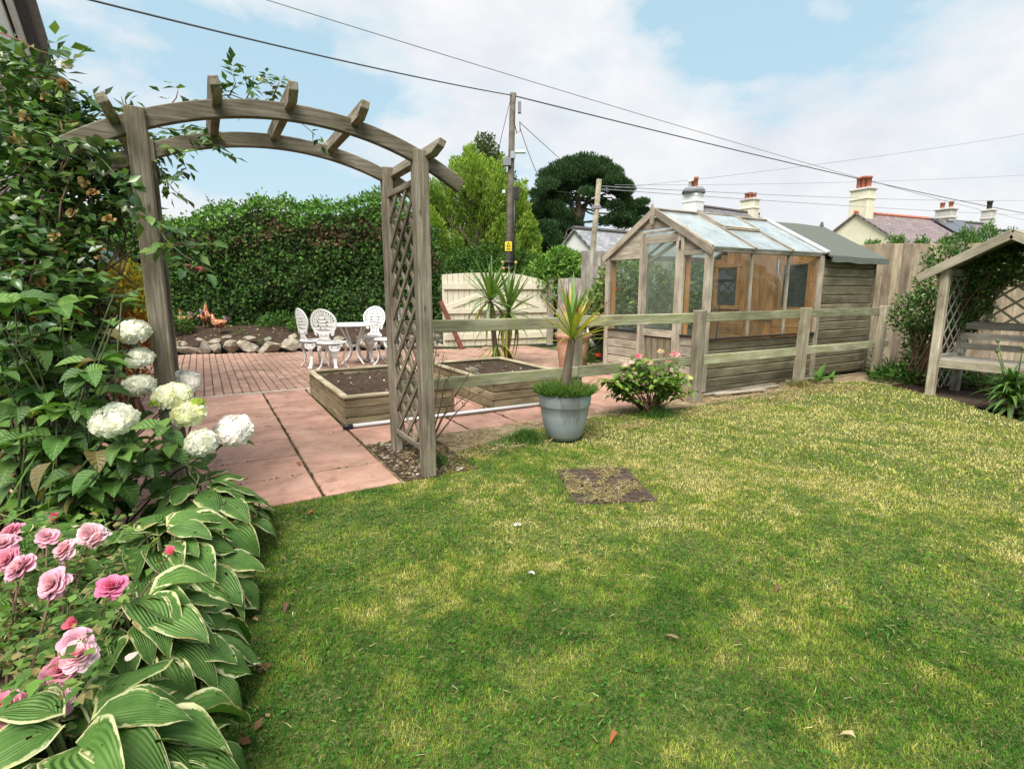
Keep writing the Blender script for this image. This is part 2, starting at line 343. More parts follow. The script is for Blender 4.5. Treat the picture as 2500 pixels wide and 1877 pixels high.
MT['slate_d'] = slates('dark_slates', (.115, .105, .115), (.18, .165, .175), (.06, .055, .06))

# ---------------------------------------------------------------- foliage helpers
T4 = (np.array([[0, 0, 0], [-.5, .42, .05], [0, .48, -.05], [.5, .42, .05], [0, 1, -.12]], float), [(0, 2, 1), (0, 3, 2), (1, 2, 4), (2, 3, 4)])
T2 = (np.array([[0, 0, 0], [-.5, .5, 0], [.5, .5, 0], [0, 1, -.08]], float), [(0, 2, 1), (1, 2, 3)])
TB = (np.array([[-.5, 0, 0], [.5, 0, 0], [-.42, .5, .06], [.42, .5, .06], [0, 1, -.1]], float), [(0, 1, 3, 2), (2, 3, 4)])
def nrm(a): return a/np.maximum(np.linalg.norm(a, axis=-1, keepdims=True), 1e-9)
def cloud_mesh(name, P, Dr, Nm, S, Wd, cols, tm=T4):
    P, Dr, Nm = np.asarray(P, float), nrm(np.asarray(Dr, float)), np.asarray(Nm, float)
    n = len(P); S = np.broadcast_to(np.asarray(S, float), (n,)); Wd = np.broadcast_to(np.asarray(Wd, float), (n,))
    X = nrm(np.cross(Dr, Nm)+1e-6); Z = np.cross(X, Dr); t, fc = tm; k = len(t)
    V = P[:, None]+(t[None, :, 0:1]*(S*Wd)[:, None, None])*X[:, None]+(t[None, :, 1:2]*S[:, None, None])*Dr[:, None]+(t[None, :, 2:3]*S[:, None, None])*Z[:, None]
    me = bpy.data.meshes.new(name); me.vertices.add(n*k); me.vertices.foreach_set('co', V.reshape(-1).astype(np.float32))
    li = np.concatenate([np.array(f) for f in fc]); tot = np.array([len(f) for f in fc]); nl = len(li)
    loops = (li[None]+k*np.arange(n)[:, None]).reshape(-1).astype(np.int32)
    me.loops.add(n*nl); me.loops.foreach_set('vertex_index', loops)
    st = np.concatenate([[0], np.cumsum(tot)[:-1]]); nf = len(fc); me.polygons.add(n*nf)
    me.polygons.foreach_set('loop_start', (st[None]+nl*np.arange(n)[:, None]).reshape(-1).astype(np.int32))
    me.polygons.foreach_set('loop_total', np.tile(tot, n).astype(np.int32))
    me.update(calc_edges=True); setcol(me, np.repeat(np.asarray(cols, float), k, axis=0)); return me
def setcol(me, c):
    a = me.color_attributes.new('col', 'FLOAT_COLOR', 'POINT'); c = np.asarray(c, float)
    if c.ndim == 1: c = np.broadcast_to(c, (len(me.vertices), 3))
    a.data.foreach_set('color', np.concatenate([c, np.ones((len(c), 1))], 1).reshape(-1).astype(np.float32))
def cloud(name, P, Dr, Nm, S, Wd, cols, mat, parent, tm=T4, stuff=True):
    o = obj(name, cloud_mesh(name, P, Dr, Nm, S, Wd, cols, tm), mat, parent)
    if stuff: o['kind'] = 'stuff'
    return o
def pick(cols, n, jit=.15):
    c = np.asarray(cols, float)[RNG.integers(0, len(cols), n)]; return np.clip(c*(1+RNG.normal(0, jit, (n, 1)))*(1+RNG.normal(0, jit*.3, (n, 3))), 0, 1)
def rdir(n): return nrm(RNG.normal(size=(n, 3)))
def ell(n, c, r, lo=.5):
    d = rdir(n); q = (lo**3+(1-lo**3)*RNG.random((n, 1)))**(1/3.0); return np.asarray(c)+d*q*np.asarray(r), d
def ghash(x, y, s=0):
    v = np.sin(x*12.9898+y*78.233+s*37.719)*43758.5453; return v-np.floor(v)
def vnoise(x, y, s=0):
    x, y = np.asarray(x, float), np.asarray(y, float); xi, yi = np.floor(x), np.floor(y); fx, fy = x-xi, y-yi
    fx, fy = fx*fx*(3-2*fx), fy*fy*(3-2*fy)
    a, b, c, d = ghash(xi, yi, s), ghash(xi+1, yi, s), ghash(xi, yi+1, s), ghash(xi+1, yi+1, s)
    return a+(b-a)*fx+(c-a)*fy+(a-b-c+d)*fx*fy
def fbm(x, y, s=0, o=4):
    t, a, q = 0, .5, 0
    for i in range(o): t = t+a*vnoise(x, y, s+i); q += a; a *= .5; x, y = np.asarray(x)*2.03+1.7, np.asarray(y)*2.03-.9
    return t/q
def inpoly(x, y, poly):
    r = np.zeros(len(x), bool); n = len(poly)
    for i in range(n):
        x0, y0 = poly[i][0], poly[i][1]; x1, y1 = poly[(i+1) % n][0], poly[(i+1) % n][1]
        if y0 == y1: continue
        r ^= ((y0 > y) != (y1 > y)) & (x < (x1-x0)*(y-y0)/(y1-y0)+x0)
    return r
def leaf_M(p, d, n, s, wd=1.0):
    d = Vector(d).normalized(); x = d.cross(Vector(n)).normalized(); z = x.cross(d)
    M = Matrix((x*s*wd, d*s, z*s)).transposed().to_4x4(); M.translation = Vector(p); return M
def grid_leaf(name, col, edge=None, nu=4, nv=4, wid=.62, tip=1.0, droop=.25, fold=.18, curl=0.0, wave=.0, base=.0, heart=0.0, vary=.1, power=.75):
    """a leaf one metre long along +y with midrib, shared by many leaf objects"""
    V, Fc, C, UV = [], [], [], []; ph = random.random()*6
    for i in range(nu+1):
        u = i/nu; wv = (math.sin(math.pi*min(1, u**power*1.0))**.8 if 0 < u < 1 else 0.0)*(1-.25*u*(tip-.5))*wid*.5
        if i == 0: wv = wid*.5*base
        for j in range(-nv, nv+1):
            s = j/nv
            y = u - droop*.25*u*u; z = -droop*u*u*.8+fold*abs(s)**1.3*wv*2-curl*(abs(s)**3)*wv*2+wave*math.sin(u*11+ph+(2 if s > 0 else 0))*abs(s)**2*wid*.2
            if heart: y -= heart*(abs(s)**1.6)*(1-u)**3
            V.append((s*wv, y, z)); k = 1+random.uniform(-vary, vary)
            cc = col if edge is None or abs(s) < .8 else edge
            C.append([x*k for x in cc]); UV.append((u, s))
    w2 = 2*nv+1
    for i in range(nu):
        for j in range(w2-1): Fc.append((i*w2+j, i*w2+j+1, (i+1)*w2+j+1, (i+1)*w2+j))
    me = pymesh(name, V, Fc); setcol(me, np.array(C)); uvl = me.uv_layers.new(name='UVMap')
    for l in me.loops: uvl.data[l.index].uv = UV[l.vertex_index]
    me.polygons.foreach_set('use_smooth', [True]*len(me.polygons)); return me

# ================================================================ SETTING
GR_ = M_noise('far_ground', [(.3, (.06, .085, .025)), (.7, (.12, .14, .05))], 1.5, 8, .95, .02, .6, False)
kind(sheet('ground', [(-700, -300), (700, -300), (700, 1200), (-700, 1200)], -.06, GR_), 'structure')
LAWN = [(-.2, .2), (-.22, .8), (-.18, 1.4), (-.13, 2.2), (.0, 3.0), (.24, 3.275), (1.02, 3.27), (1.3, 3.26), (1.42, 3.55), (1.75, 3.78), (2.25, 3.95), (2.9, 4.10),
        (3.5, 4.12), (4.2, 4.02), (4.7, 3.98), (5.6, 4.06), (6.6, 4.05), (7.24, 4.12), (7.9, 3.98), (7.78, 3.45), (7.48, 2.74), (6.95, 2.2), (6.7, 1.75), (7.2, 1.25), (10.5, 1.1), (10.5, -2.5), (2, -2.5), (-.3, -1.5)]
MT['thatch'] = M_noise('lawn_thatch', [(.30, (.012, .026, .006)), (.45, (.045, .075, .014)), (.58, (.10, .12, .03)), (.72, (.24, .21, .08))], 42, 12, .95, .01, .8, False)
kind(sheet('lawn', LAWN, 0.0, MT['thatch']), 'structure')
kind(sheet('dry_earth_strip', [(1.02, 3.26), (5.1, 3.6), (8.9, 3.6), (8.9, 4.46), (5.2, 4.46), (1.06, 4.30)], -.004, MT['earth']), 'structure')
kind(sheet('flower_border', [(-1.4, -1), (-.1, -1), (-.1, .8), (-.06, 1.5), (-.02, 2.4), (.1, 3.0), (.29, 3.29), (-1.4, 3.29)], .004 - .012, MT['soil']), 'structure')
kind(sheet('corner_bed_soil', [(7.0, 1.15), (12, 1.05), (12, 4.2), (8.9, 4.9), (6.9, 4.4), (6.9, 4.0), (7.6, 3.8)], -.012, MT['soil']), 'structure')

# ---- slab patio
patio = kind(sheet('patio', [(-1.42, 3.29), (1.03, 3.29), (1.07, 4.27), (5.3, 4.27), (5.3, 8.6), (6.6, 8.6), (6.6, 10.4), (4.6, 11.2), (-3.5, 13.4), (-1.42, 9.0)], -.022, MT['joint']), 'structure')
def slab(x0, x1, y0, y1):
    g = .008+random.uniform(0, .005); z = random.uniform(-.003, .003)
    me = box_mesh('slab', x1-x0-2*g, y1-y0-2*g, .04, .006)
    obj('slab', me, MT['slab'], patio, T((x0+x1)/2, (y0+y1)/2, -.021+z) @ Matrix.Rotation(random.uniform(-.003, .003), 4, 'X') @ Matrix.Rotation(random.uniform(-.003, .003), 4, 'Y'))
YS = [3.295, 3.79, 4.285, 4.83, 5.80, 6.22, 7.22]
XL = [-1.42, -.95, -.20, .55, 1.05]
for j in range(6):
    for i in range(4): slab(XL[i], XL[i+1], YS[j], YS[j+1])
XR = [1.055, 1.52, 2.02, 2.55, 3.1, 3.7, 4.3, 4.75, 5.22]
for j in range(2, 6):
    for i in range(8): slab(XR[i], XR[i+1], YS[j], YS[j+1])
obj('mortar_line', box_mesh('mortar_line', 6.6, .03, .03, .004), MT['mortar'], patio, T(1.88, 7.237, -.012))
# ---- block paving: columns of blocks running away from the camera
bricks = []
bx = -3.0
while bx < 6.4:
    off = random.choice((0, .1))
    yy = 7.26+off-.2
    while yy < 13.2:
        ylim = 12.30-.318*bx if bx < 4.6 else 10.7
        if yy+.2 > 7.30 and yy+.14 < ylim and not (bx < -1.42 and yy < 9.0):
            y0 = max(yy, 7.258); bricks.append((bx, y0, .2-(y0-yy)))
        yy += .2035
    bx += .1045
def inview(x, y): d = x*math.sin(HEAD)+y*math.cos(HEAD); px = 1250+1325*(x*math.cos(HEAD)-y*math.sin(HEAD))/d; return 400 < px < 1010
bricks.sort(key=lambda b: (0 if inview(b[0], b[1]) else 50)+math.hypot(b[0], b[1]))
bmesh_full = [box_mesh('brick', .095, .184, .05, .007, .0015) for _ in range(6)]
for me in bmesh_full: me.materials.append(MT['brick'])
nb = 0; restV, restF = [], []
for (x, y, ln) in bricks:
    z = -.027+random.uniform(-.003, .003); M = T(x+.05, y+ln/2, z) @ RZ(random.uniform(-.012, .012)) @ Matrix.Diagonal((1, ln/.2, 1, 1))
    if nb < 300: obj('brick', random.choice(bmesh_full), None, patio, M); nb += 1
    else:
        me = random.choice(bmesh_full); k = len(restV); restV += [M @ v.co for v in me.vertices]; restF += [tuple(i+k for i in p.vertices) for p in me.polygons]
kind(obj('far_bricks', pymesh('far_bricks', restV, restF), MT['brick'], patio), 'stuff')

# ---- earth bed behind the paving, with its edging of stones
WL = lambda x: 12.33-.318*x           # front line of the stone edging
V, Fc, nx, ny = [], [], 60, 14
for i in range(nx+1):
    for j in range(ny+1):
        x = -5+9.7*i/nx; t = j/ny; y = WL(x)+.1+t*2.6
        z = .16+.36*t**.8+.06*(fbm(x*3, y*3, 3)-.5)+.05*(fbm(x*9, y*9, 5)-.5)
        V.append((x, y, float(z)))
for i in range(nx):
    for j in range(ny): k = i*(ny+1)+j; Fc.append((k, k+ny+1, k+ny+2, k+1))
kind(obj('earth_bed', pymesh('earth_bed', V, Fc), MT['soil'], None, None, True), 'structure')
def stone_mesh(sx, sy, sz, sd):
    bm = bmesh.new(); bmesh.ops.create_icosphere(bm, subdivisions=2, radius=.5); r = random.Random(sd)
    ax = [Vector((r.uniform(-1, 1), r.uniform(-1, 1), r.uniform(-1, 1))).normalized() for _ in range(11)]; cut = [r.uniform(.20, .40) for _ in ax]
    for v in bm.verts:
        for a, c in zip(ax, cut):
            dd = v.co.dot(a)
            if dd > c: v.co -= a*(dd-c)
        v.co = Vector((v.co.x*sx*1.15, v.co.y*sy*1.15, v.co.z*sz*1.15))
    return bm_mesh('stone', bm)
edging = thing('stone_edging', 'low edging of rough rockery stones along the back of the block paving', 'stone edging', (1.0, WL(1.0), 0))
x = -3.2; i = 0
while x < 4.4:
    wv = random.uniform(.24, .66); h = random.uniform(.18, .36)
    o = obj('stone', stone_mesh(wv, .26, h, i), MT['stone'], edging, T(x+wv/2, WL(x+wv/2)+random.uniform(-.03, .05), h*.40) @ RZ(-.3+random.uniform(-.4, .4)) @ Matrix.Rotation(random.uniform(-.3, .3), 4, 'Y')); i += 1
    if random.random() < .6:
        w2 = random.uniform(.15, .34); obj('stone', stone_mesh(w2, .2, random.uniform(.1, .16), i+100), MT['stone'], edging, T(x+wv/2+random.uniform(-.1, .1), WL(x)+.10, h*.8+.03) @ RZ(random.uniform(-1, 1)) @ Matrix.Rotation(random.uniform(-.3, .3), 4, 'Y'))
    x += wv*.74
# low weeds and leaf crumbs on the earth bed
def hb_z(x, y): t = max(0, min(1, (y-WL(x)-.1)/2.6)); return .16+.36*t**.8
def weed(px, py, d, name, label, n, r, h, cols, size=.06, cat='plant', grp=None, mat='leafm', zoff=None):
    g = D(px, py, d); base = (g[0], g[1], hb_z(g[0], g[1])) if zoff is None else (g[0], g[1], zoff)
    t = thing(name, label, cat, base, grp)
    P, dd = ell(n, base, (r, r, h), .2); P[:, 2] = base[2]+np.abs(P[:, 2]-base[2]); dr = dd+np.array([0, 0, .6])
    cloud('leaves', P, dr, rdir(n)+np.array([0, 0, 1]), size*RNG.uniform(.6, 1.2, n), .55, pick(cols, n), MT[mat], t)
    return t
GRN = [(.07, .15, .03), (.05, .11, .025), (.10, .20, .04)]
weed(432, 815, 11.6, 'leafy_weed', 'bright green ferny weed clump beside the hens behind the arch post', 420, .34, .5, GRN, .10)
weed(690, 775, 12.6, 'leafy_weed', 'green weeds growing at the foot of the hedge left of the chairs', 420, .55, .35, GRN, .09)
weed(735, 785, 12.2, 'leafy_weed', 'fresh green weed close behind the white chairs', 220, .3, .3, GRN, .09)
weed(585, 822, 11.6, 'leafy_weed', 'tiny green seedling on bare soil above the stones', 40, .16, .14, GRN, .06)
weed(650, 858, 11.0, 'leafy_weed', 'small weed sprouting between the edging stones', 50, .14, .2, GRN, .06)
crn = 420; cx = RNG.uniform(-3, 4.2, crn); cy = 12.33-.318*cx+.15+RNG.random(crn)*1.9
cz = np.array([hb_z(a, b) for a, b in zip(cx, cy)])+.035
cr = cloud('leaf_crumbs', np.stack([cx, cy, cz], 1), rdir(crn)*np.array([1, 1, .25]), rdir(crn)+np.array([0, 0, 1.5]), RNG.uniform(.025, .06, crn), .7, pick([(.50, .36, .18), (.36, .22, .09), (.62, .5, .3), (.2, .12, .06)], crn), MT['straw'], None)
tag(cr, 'scattered dry leaf crumbs on the dark soil bed', 'leaf litter')

# ---- ivy hedge
hedge = thing('ivy_hedge', 'tall dense dark green ivy-covered hedge behind the earth bed', 'hedge', (1, 13.6, .3))
def hedge_pt(s, h, back=0.0):
    """s 0..1 from left to right along the hedge; h height"""
    x = -6.5+11.45*s; y = 14.6-.52*x+.15*math.sin(s*9); return x, y+back
def hedge_top(s):
    b = 2.78+.22*math.sin(s*7+1)+.5*(float(fbm(s*17, .5, 83))-.35)+.25*math.exp(-((s-.70)/.09)**2)+.12*math.sin(s*23)
    return b-1.0*max(0, (s-.93)/.07)**2
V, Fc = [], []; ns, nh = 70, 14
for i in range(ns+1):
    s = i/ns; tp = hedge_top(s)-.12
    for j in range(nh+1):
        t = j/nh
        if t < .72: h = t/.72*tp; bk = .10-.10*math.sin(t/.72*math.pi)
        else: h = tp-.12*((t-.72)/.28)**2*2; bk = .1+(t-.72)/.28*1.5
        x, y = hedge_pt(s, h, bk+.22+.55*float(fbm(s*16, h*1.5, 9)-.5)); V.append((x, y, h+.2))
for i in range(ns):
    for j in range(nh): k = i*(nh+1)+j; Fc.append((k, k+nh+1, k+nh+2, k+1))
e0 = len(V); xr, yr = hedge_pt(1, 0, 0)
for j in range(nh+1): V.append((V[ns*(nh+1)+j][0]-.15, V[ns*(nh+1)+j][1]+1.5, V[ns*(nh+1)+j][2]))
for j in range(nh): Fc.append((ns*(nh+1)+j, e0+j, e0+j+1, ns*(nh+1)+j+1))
MT['hedge_core'] = M_noise('dark_hedge_core', [(.35, (.018, .022, .010)), (.65, (.05, .045, .022))], 14, 8, .9, .06, 1.0, False)
obj('dark_core_shell', pymesh('dark_core_shell', V, Fc), MT['hedge_core'], hedge, None, True)  # solid dark shell added inside the leaves to block light
n = 36000; s = RNG.random(n); s = .18+.82*s; tv = RNG.random(n)
P = np.zeros((n, 3)); Nn = np.zeros((n, 3)); cc = np.zeros((n, 3))
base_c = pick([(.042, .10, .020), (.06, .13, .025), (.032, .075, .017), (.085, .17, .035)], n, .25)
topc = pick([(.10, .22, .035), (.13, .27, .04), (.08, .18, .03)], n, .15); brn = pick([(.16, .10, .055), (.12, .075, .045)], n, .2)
for i in range(n):
    si = s[i]; tp = hedge_top(si); t = tv[i]
    if t < .80: h = (t/.80)*tp; bk = RNG.normal(0, .09)+.05
    else: h = tp+RNG.normal(.02, .07); bk = (t-.80)/.2*1.3
    f = fbm(si*16, h*1.5, 9)
    if t >= .80: h += .35*max(0, float(fbm(si*60, 2.0, 4))-.52)
    x, y = hedge_pt(si, h, bk+.55*(f-.5)); P[i] = (x, y, h+.2)
    Nn[i] = (-.3, -1, .35) if t < .80 else (0, -.3, 1)
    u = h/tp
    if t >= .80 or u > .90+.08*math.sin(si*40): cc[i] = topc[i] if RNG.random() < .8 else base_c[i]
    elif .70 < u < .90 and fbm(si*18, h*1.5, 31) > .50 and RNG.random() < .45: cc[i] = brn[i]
    else: cc[i] = base_c[i]*(1.0 if u > .5 else .82)*(.55+.95*float(fbm(si*44, h*3.6, 71)))  # leaf colour carries the light: bright top, darker lower front
Nn = Nn+.75*rdir(n); dr = rdir(n)*.8+np.array([0, -.2, -.6])
up_ = tv >= .8; dr[up_] = rdir(int(up_.sum()))*.7+np.array([0, 0, .7])
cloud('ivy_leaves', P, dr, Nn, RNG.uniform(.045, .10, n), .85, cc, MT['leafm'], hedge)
# bare twigs in the thin brown band
tw_ = []
for i in range(420):
    si = random.uniform(.2, .98); tp = hedge_top(si); h = tp*random.uniform(.62, .9)+.2; x, y = hedge_pt(si, h, -.12); a = Vector((x, y+.25, h)); b_ = a+Vector((random.uniform(-.25, .25), random.uniform(-.4, -.2), random.uniform(-.15, .2))); tw_.append(([a, (a+b_)/2+Vector((0, 0, .03)), b_], [.006, .004, .002]))
tubes('bare_twigs', tw_, MT['cane'], hedge, 4)['kind'] = 'stuff'
# right-hand end of the hedge, facing the gate
n = 4500; h = RNG.random(n)*2.55; bk = RNG.random(n)*1.4; xr, yr = hedge_pt(1, 0, 0)
P = np.stack([xr+.02+RNG.normal(0, .09, n)-.12*(h/2.5)**3, yr+bk, h+.2], 1)
cloud('ivy_leaves', P, rdir(n)*.8+np.array([.2, 0, -.5]), rdir(n)*.7+np.array([1, -.4, .3]), RNG.uniform(.045, .10, n), .85, pick([(.035, .08, .018), (.06, .12, .025), (.09, .16, .035)], n, .2), MT['leaf'], hedge)
# wispy shoots standing up from the hedge top
sh = []; P, dr, cs = [], [], []
for i in range(60):
    si = random.uniform(.35, .98); tp = hedge_top(si); x, y = hedge_pt(si, 0, random.uniform(.1, .8)); L_ = random.uniform(.12, .5)
    a = Vector((x, y, tp+.1)); b = a+Vector((random.uniform(-.2, .25), random.uniform(-.1, .1), L_)); sh.append(([a, (a+b)/2+Vector((.02, 0, .02)), b], [.006, .004, .002]))
    for k in range(14): P.append(a.lerp(b, random.uniform(.2, 1))); cs.append(random.choice([(.10, .19, .05), (.07, .14, .04), (.15, .2, .06)])); dr.append((random.gauss(0, 1), random.gauss(0, 1), .7))
tubes('hedge_shoots', sh, MT['cane'], hedge, 4)['kind'] = 'stuff'
cloud('shoot_leaves', np.array([tuple(p) for p in P]), np.array(dr), rdir(len(P)), RNG.uniform(.04, .08, len(P)), .5, np.array(cs), MT['leafm'], hedge)

# ---- grass (one mass nobody could count)
def blades(name, pos, hgt, wid, cols, lean=.5):
    n = len(pos); a = RNG.uniform(0, 2*math.pi, n); l = np.abs(RNG.normal(0, lean, n))+.1
    dr = np.stack([np.cos(a)*l, np.sin(a)*l, np.ones(n)], 1); nm = np.stack([np.cos(a), np.sin(a), -l], 1)
    return cloud_mesh(name, pos, dr, -nm, hgt, wid/hgt, cols, TB)
hole = [(2.08, 2.96), (2.58, 2.78), (2.22, 2.23), (1.79, 2.40)]
def lawn_points(n, d0, d1):
    d = np.sqrt(RNG.uniform(d0**2, d1**2, n)); az = RNG.uniform(-.42, .86, n)+HEAD*0; az = RNG.uniform(R(-52), R(60), n)+HEAD
    x, y = d*np.sin(az), d*np.cos(az); k = inpoly(x, y, LAWN); x, y = x[k], y[k]
    k = ~inpoly(x, y, hole) | (fbm(x*8, y*8, 77) > .60); x, y = x[k], y[k]
    k = np.hypot(x-2.58, y-3.61) > .15; x, y = x[k], y[k]
    # worn, raked ground near the pot and along the fence
    bare = fbm(x*3, y*3, 12); edge = np.clip((y-3.55)/.5, 0, 1)*((x > 1.3) & (x < 7.2))
    k = bare > .60*edge-.05; return x[k], y[k]
def lawn_cols(x, y):
    n = len(x); g = fbm(x*1.5+3, y*1.5, 21)*.26+fbm(x*4.6, y*4.6, 22)*.34+fbm(x*15, y*15, 24)*.40
    dry = .415+.34*np.clip((x-.6)/3.2, 0, 1)+.36*np.clip((np.hypot(x, y)-2.6)/2.4, 0, 1)  # drier to the right and far; dark near left also paints in shade
    sk = fbm((x*.8+y*.6)*5.5, (y*.8-x*.6)*1.1, 66)-.5
    v = (g-.5)*2.7+dry-.13+.5*sk*np.clip((x-1)/2, .2, 1)+RNG.normal(0, .10, n)
    st = np.array([(.036, .125, .011), (.074, .182, .016), (.135, .238, .024), (.245, .315, .044), (.40, .395, .095), (.57, .505, .205)])
    q = np.clip(v, 0, 1)*(len(st)-1); i0 = np.clip(q.astype(int), 0, len(st)-2); f = (q-i0)[:, None]
    c = (st[i0]*(1-f)+st[i0+1]*f)*(1+RNG.normal(0, .15, (n, 1))); br = RNG.random(n) < .10*(.4+1.4*fbm(x*3.3, y*3.3, 57)); c[br] = np.array([.19, .13, .06])*(1+RNG.normal(0, .25, (int(br.sum()), 1))); return np.clip(c, .005, .8)
ms = []
for (cnt, d0, d1, wv, hv) in ((290000, .9, 2.4, .0029, .019), (260000, 2.4, 4.2, .0040, .020), (160000, 4.2, 6.6, .0065, .024), (100000, 6.6, 10.5, .010, .030)):
    x, y = lawn_points(cnt, d0, d1); n = len(x); tuft = fbm(x*5, y*5, 40)
    hh = hv*RNG.uniform(.5, 1.25, n)*(.55+.9*tuft); ms.append(blades('grass', np.stack([x, y, np.full(n, -.004)], 1), hh, wv*RNG.uniform(.6, 1.3, n), lawn_cols(x, y), .75))
# loose dry clippings lying on top
x, y = lawn_points(30000, .9, 7.5); n = len(x); k = RNG.random(n) < .35+.6*fbm(x*2, y*2, 61); x, y = x[k], y[k]; n = len(x)
a = RNG.uniform(0, 6.283, n); dr = np.stack([np.cos(a), np.sin(a), RNG.normal(.05, .22, n)], 1)
sc_ = .6+.22*np.hypot(x, y)
ms.append(cloud_mesh('grass', np.stack([x, y, RNG.uniform(.008, .024, n)], 1), dr, rdir(n)*.5+np.array([0, 0, 1]), RNG.uniform(.012, .034, n), .075*np.clip(sc_, .8, 2)*1.0,
     pick([(.42, .36, .15), (.33, .29, .10), (.26, .26, .07), (.20, .14, .07), (.50, .43, .22)], n, .15), TB))
# clover and broad-leaved weeds in the turf
x, y = lawn_points(60000, .9, 6.5); k = fbm(x*4.5, y*4.5, 91)+.25*fbm(x*1.3, y*1.3, 92)-.10*np.clip(x/4, 0, 1) > .70; x, y = x[k], y[k]; n = len(x); a = RNG.uniform(0, 6.283, n)
ms.append(cloud_mesh('grass', np.stack([x, y, RNG.uniform(.008, .022, n)], 1), np.stack([np.cos(a), np.sin(a), RNG.normal(.1, .25, n)], 1), rdir(n)*.4+np.array([0, 0, 1]), RNG.uniform(.007, .015, n), .95, pick([(.05, .15, .02), (.07, .19, .025), (.045, .12, .02)], n, .15), T4))
g0 = obj('grass', ms[0], MT['leafm'])
bm = bmesh.new()
for m_ in ms: bm.from_mesh(m_)
bm.to_mesh(ms[0]); bm.free()
tag(kind(g0, 'stuff'), 'mown lawn grass, green and straw coloured, filling the foreground', 'grass')
# raked straw on the bare strip
n = 26000; x = RNG.uniform(1.2, 7.4, n); y = RNG.uniform(3.5, 4.42, n); k = (fbm(x*3, y*3, 12) < .66) & (y > 3.55-.5*(x < 1.9)) & (fbm(x*7, y*7, 15) > .42) & ((x > 4.6) | (y < 4.27)); x, y = x[k], y[k]; n = len(x); a = RNG.uniform(0, 6.283, n)
st_ = cloud('raked_straw', np.stack([x, y, RNG.uniform(0, .02, n)], 1), np.stack([np.cos(a), np.sin(a), RNG.normal(.1, .3, n)], 1), rdir(n)*.5+np.array([0, 0, 1]), RNG.uniform(.02, .06, n), .09, pick([(.42, .33, .18), (.33, .24, .12), (.24, .16, .08), (.5, .42, .25)], n), MT['straw'], None, TB)
tag(st_, 'brown raked straw and thatch along the foot of the fence', 'straw')
# ---- pebbles under the arch
n = 620; V, Fc = [], []; cs = []
ico = bmesh.new(); bmesh.ops.create_icosphere(ico, subdivisions=1, radius=.5); iv = [v.co.copy() for v in ico.verts]; iff = [[v.index for v in f.verts] for f in ico.faces]; ico.free()
for i in range(n):
    s_ = random.uniform(.012, .038); M = T(random.uniform(1.07, 1.55), random.uniform(3.32, 4.27), random.uniform(0, .012)) @ RZ(random.random()*6) @ Matrix.Diagonal((s_*1.4, s_, s_*.55, 1))
    k = len(V); V += [M @ v for v in iv]; Fc += [tuple(q+k for q in f) for f in iff]; c = random.choice([(.20, .155, .10), (.14, .10, .06), (.26, .215, .15), (.09, .065, .04), (.17, .12, .075), (.42, .38, .31)]); cs += [c]*len(iv)
me = pymesh('pebbles', V, Fc); setcol(me, np.array(cs)); tag(kind(obj('pebbles', me, MT['straw'], None, None, True), 'stuff'), 'brown pebbles and bark around the foot of the arch', 'pebbles')
kind(sheet('pebble_bed', [(1.06, 3.28), (1.62, 3.28), (1.62, 4.26), (1.06, 4.26)], .004, MT['soil']), 'structure')

# ================================================================ GARDEN ARCH
AX0, AX1, AY0, AY1 = -.205, 1.245, 3.33, 4.02
arch = thing('garden_arch', 'weathered wooden garden arch with curved top beams and lattice sides', 'garden arch', ((AX0+AX1)/2, 3.67, 0))
for (x, y, tp) in ((AX1, AY0, 2.10), (AX0, AY0, 2.12), (AX1, AY1, 2.13), (AX0, AY1, 2.13)):
    s_ = .088 if y == AY0 else .075
    o = bar('post', (x, y, -.02), (x, y, tp), s_, s_, MT['arch'], arch, up=(0, 1, 0), bev=.004, jit=.002)
ACX, AR, ATOP = .52, 1.9, 2.255
def arc_z(x, r=AR): return ATOP-AR+math.sqrt(max(0, r*r-(x-ACX)**2))
def arc_beam(y, th, hgt):
    V, Fc = [], []; n = 30
    for i in range(n+1):
        a = -.575+1.15*i/n
        for (r, yy) in ((AR, y-th/2), (AR, y+th/2), (AR-hgt, y+th/2), (AR-hgt, y-th/2)):
            V.append((ACX+r*math.sin(a), yy, ATOP-AR+r*math.cos(a)))
    for i in range(n):
        for k in range(4): Fc.append((i*4+k, i*4+(k+1) % 4, (i+1)*4+(k+1) % 4, (i+1)*4+k))
    Fc += [(3, 2, 1, 0), tuple(n*4+k for k in range(4))]
    me = pymesh('curved_beam', V, Fc); bm = bmesh.new(); bm.from_mesh(me); bmesh.ops.bevel(bm, geom=[e for e in bm.edges if len(e.link_faces) == 2 and e.calc_face_angle(0) > .8], offset=.005, segments=1, affect='EDGES'); bm.to_mesh(me); bm.free()
    obj('curved_beam', me, MT['arch'], arch)
arc_beam(AY0+.012, .042, .088); arc_beam(AY1, .042, .088)
for k, xr in enumerate((-.30, .145, .50, .86, 1.30)):
    a = math.asin((xr-ACX)/AR); nx_, nz_ = math.sin(a), math.cos(a); zc = ATOP-AR+(AR-.03)*math.cos(a); xc = ACX+(AR-.03)*math.sin(a)
    y0, y1 = AY0-.21, AY1+.14
    # rafter with chamfered under-ends, set square to the curve
    h, wv = .085, .046; pr = [(y0, h/2), (y1, h/2), (y1, 0), (y1-.07, -h/2), (y0+.07, -h/2), (y0, 0)]
    Mx = Matrix(((0, nz_, nx_), (1, 0, 0), (0, -nx_, nz_))).to_4x4(); Mx.translation = (xc+nx_*.035, 0, zc+nz_*.035)
    pm = extrude_poly('rafter', pr, -wv/2, wv/2, MT['arch'], arch, Mx, .003)
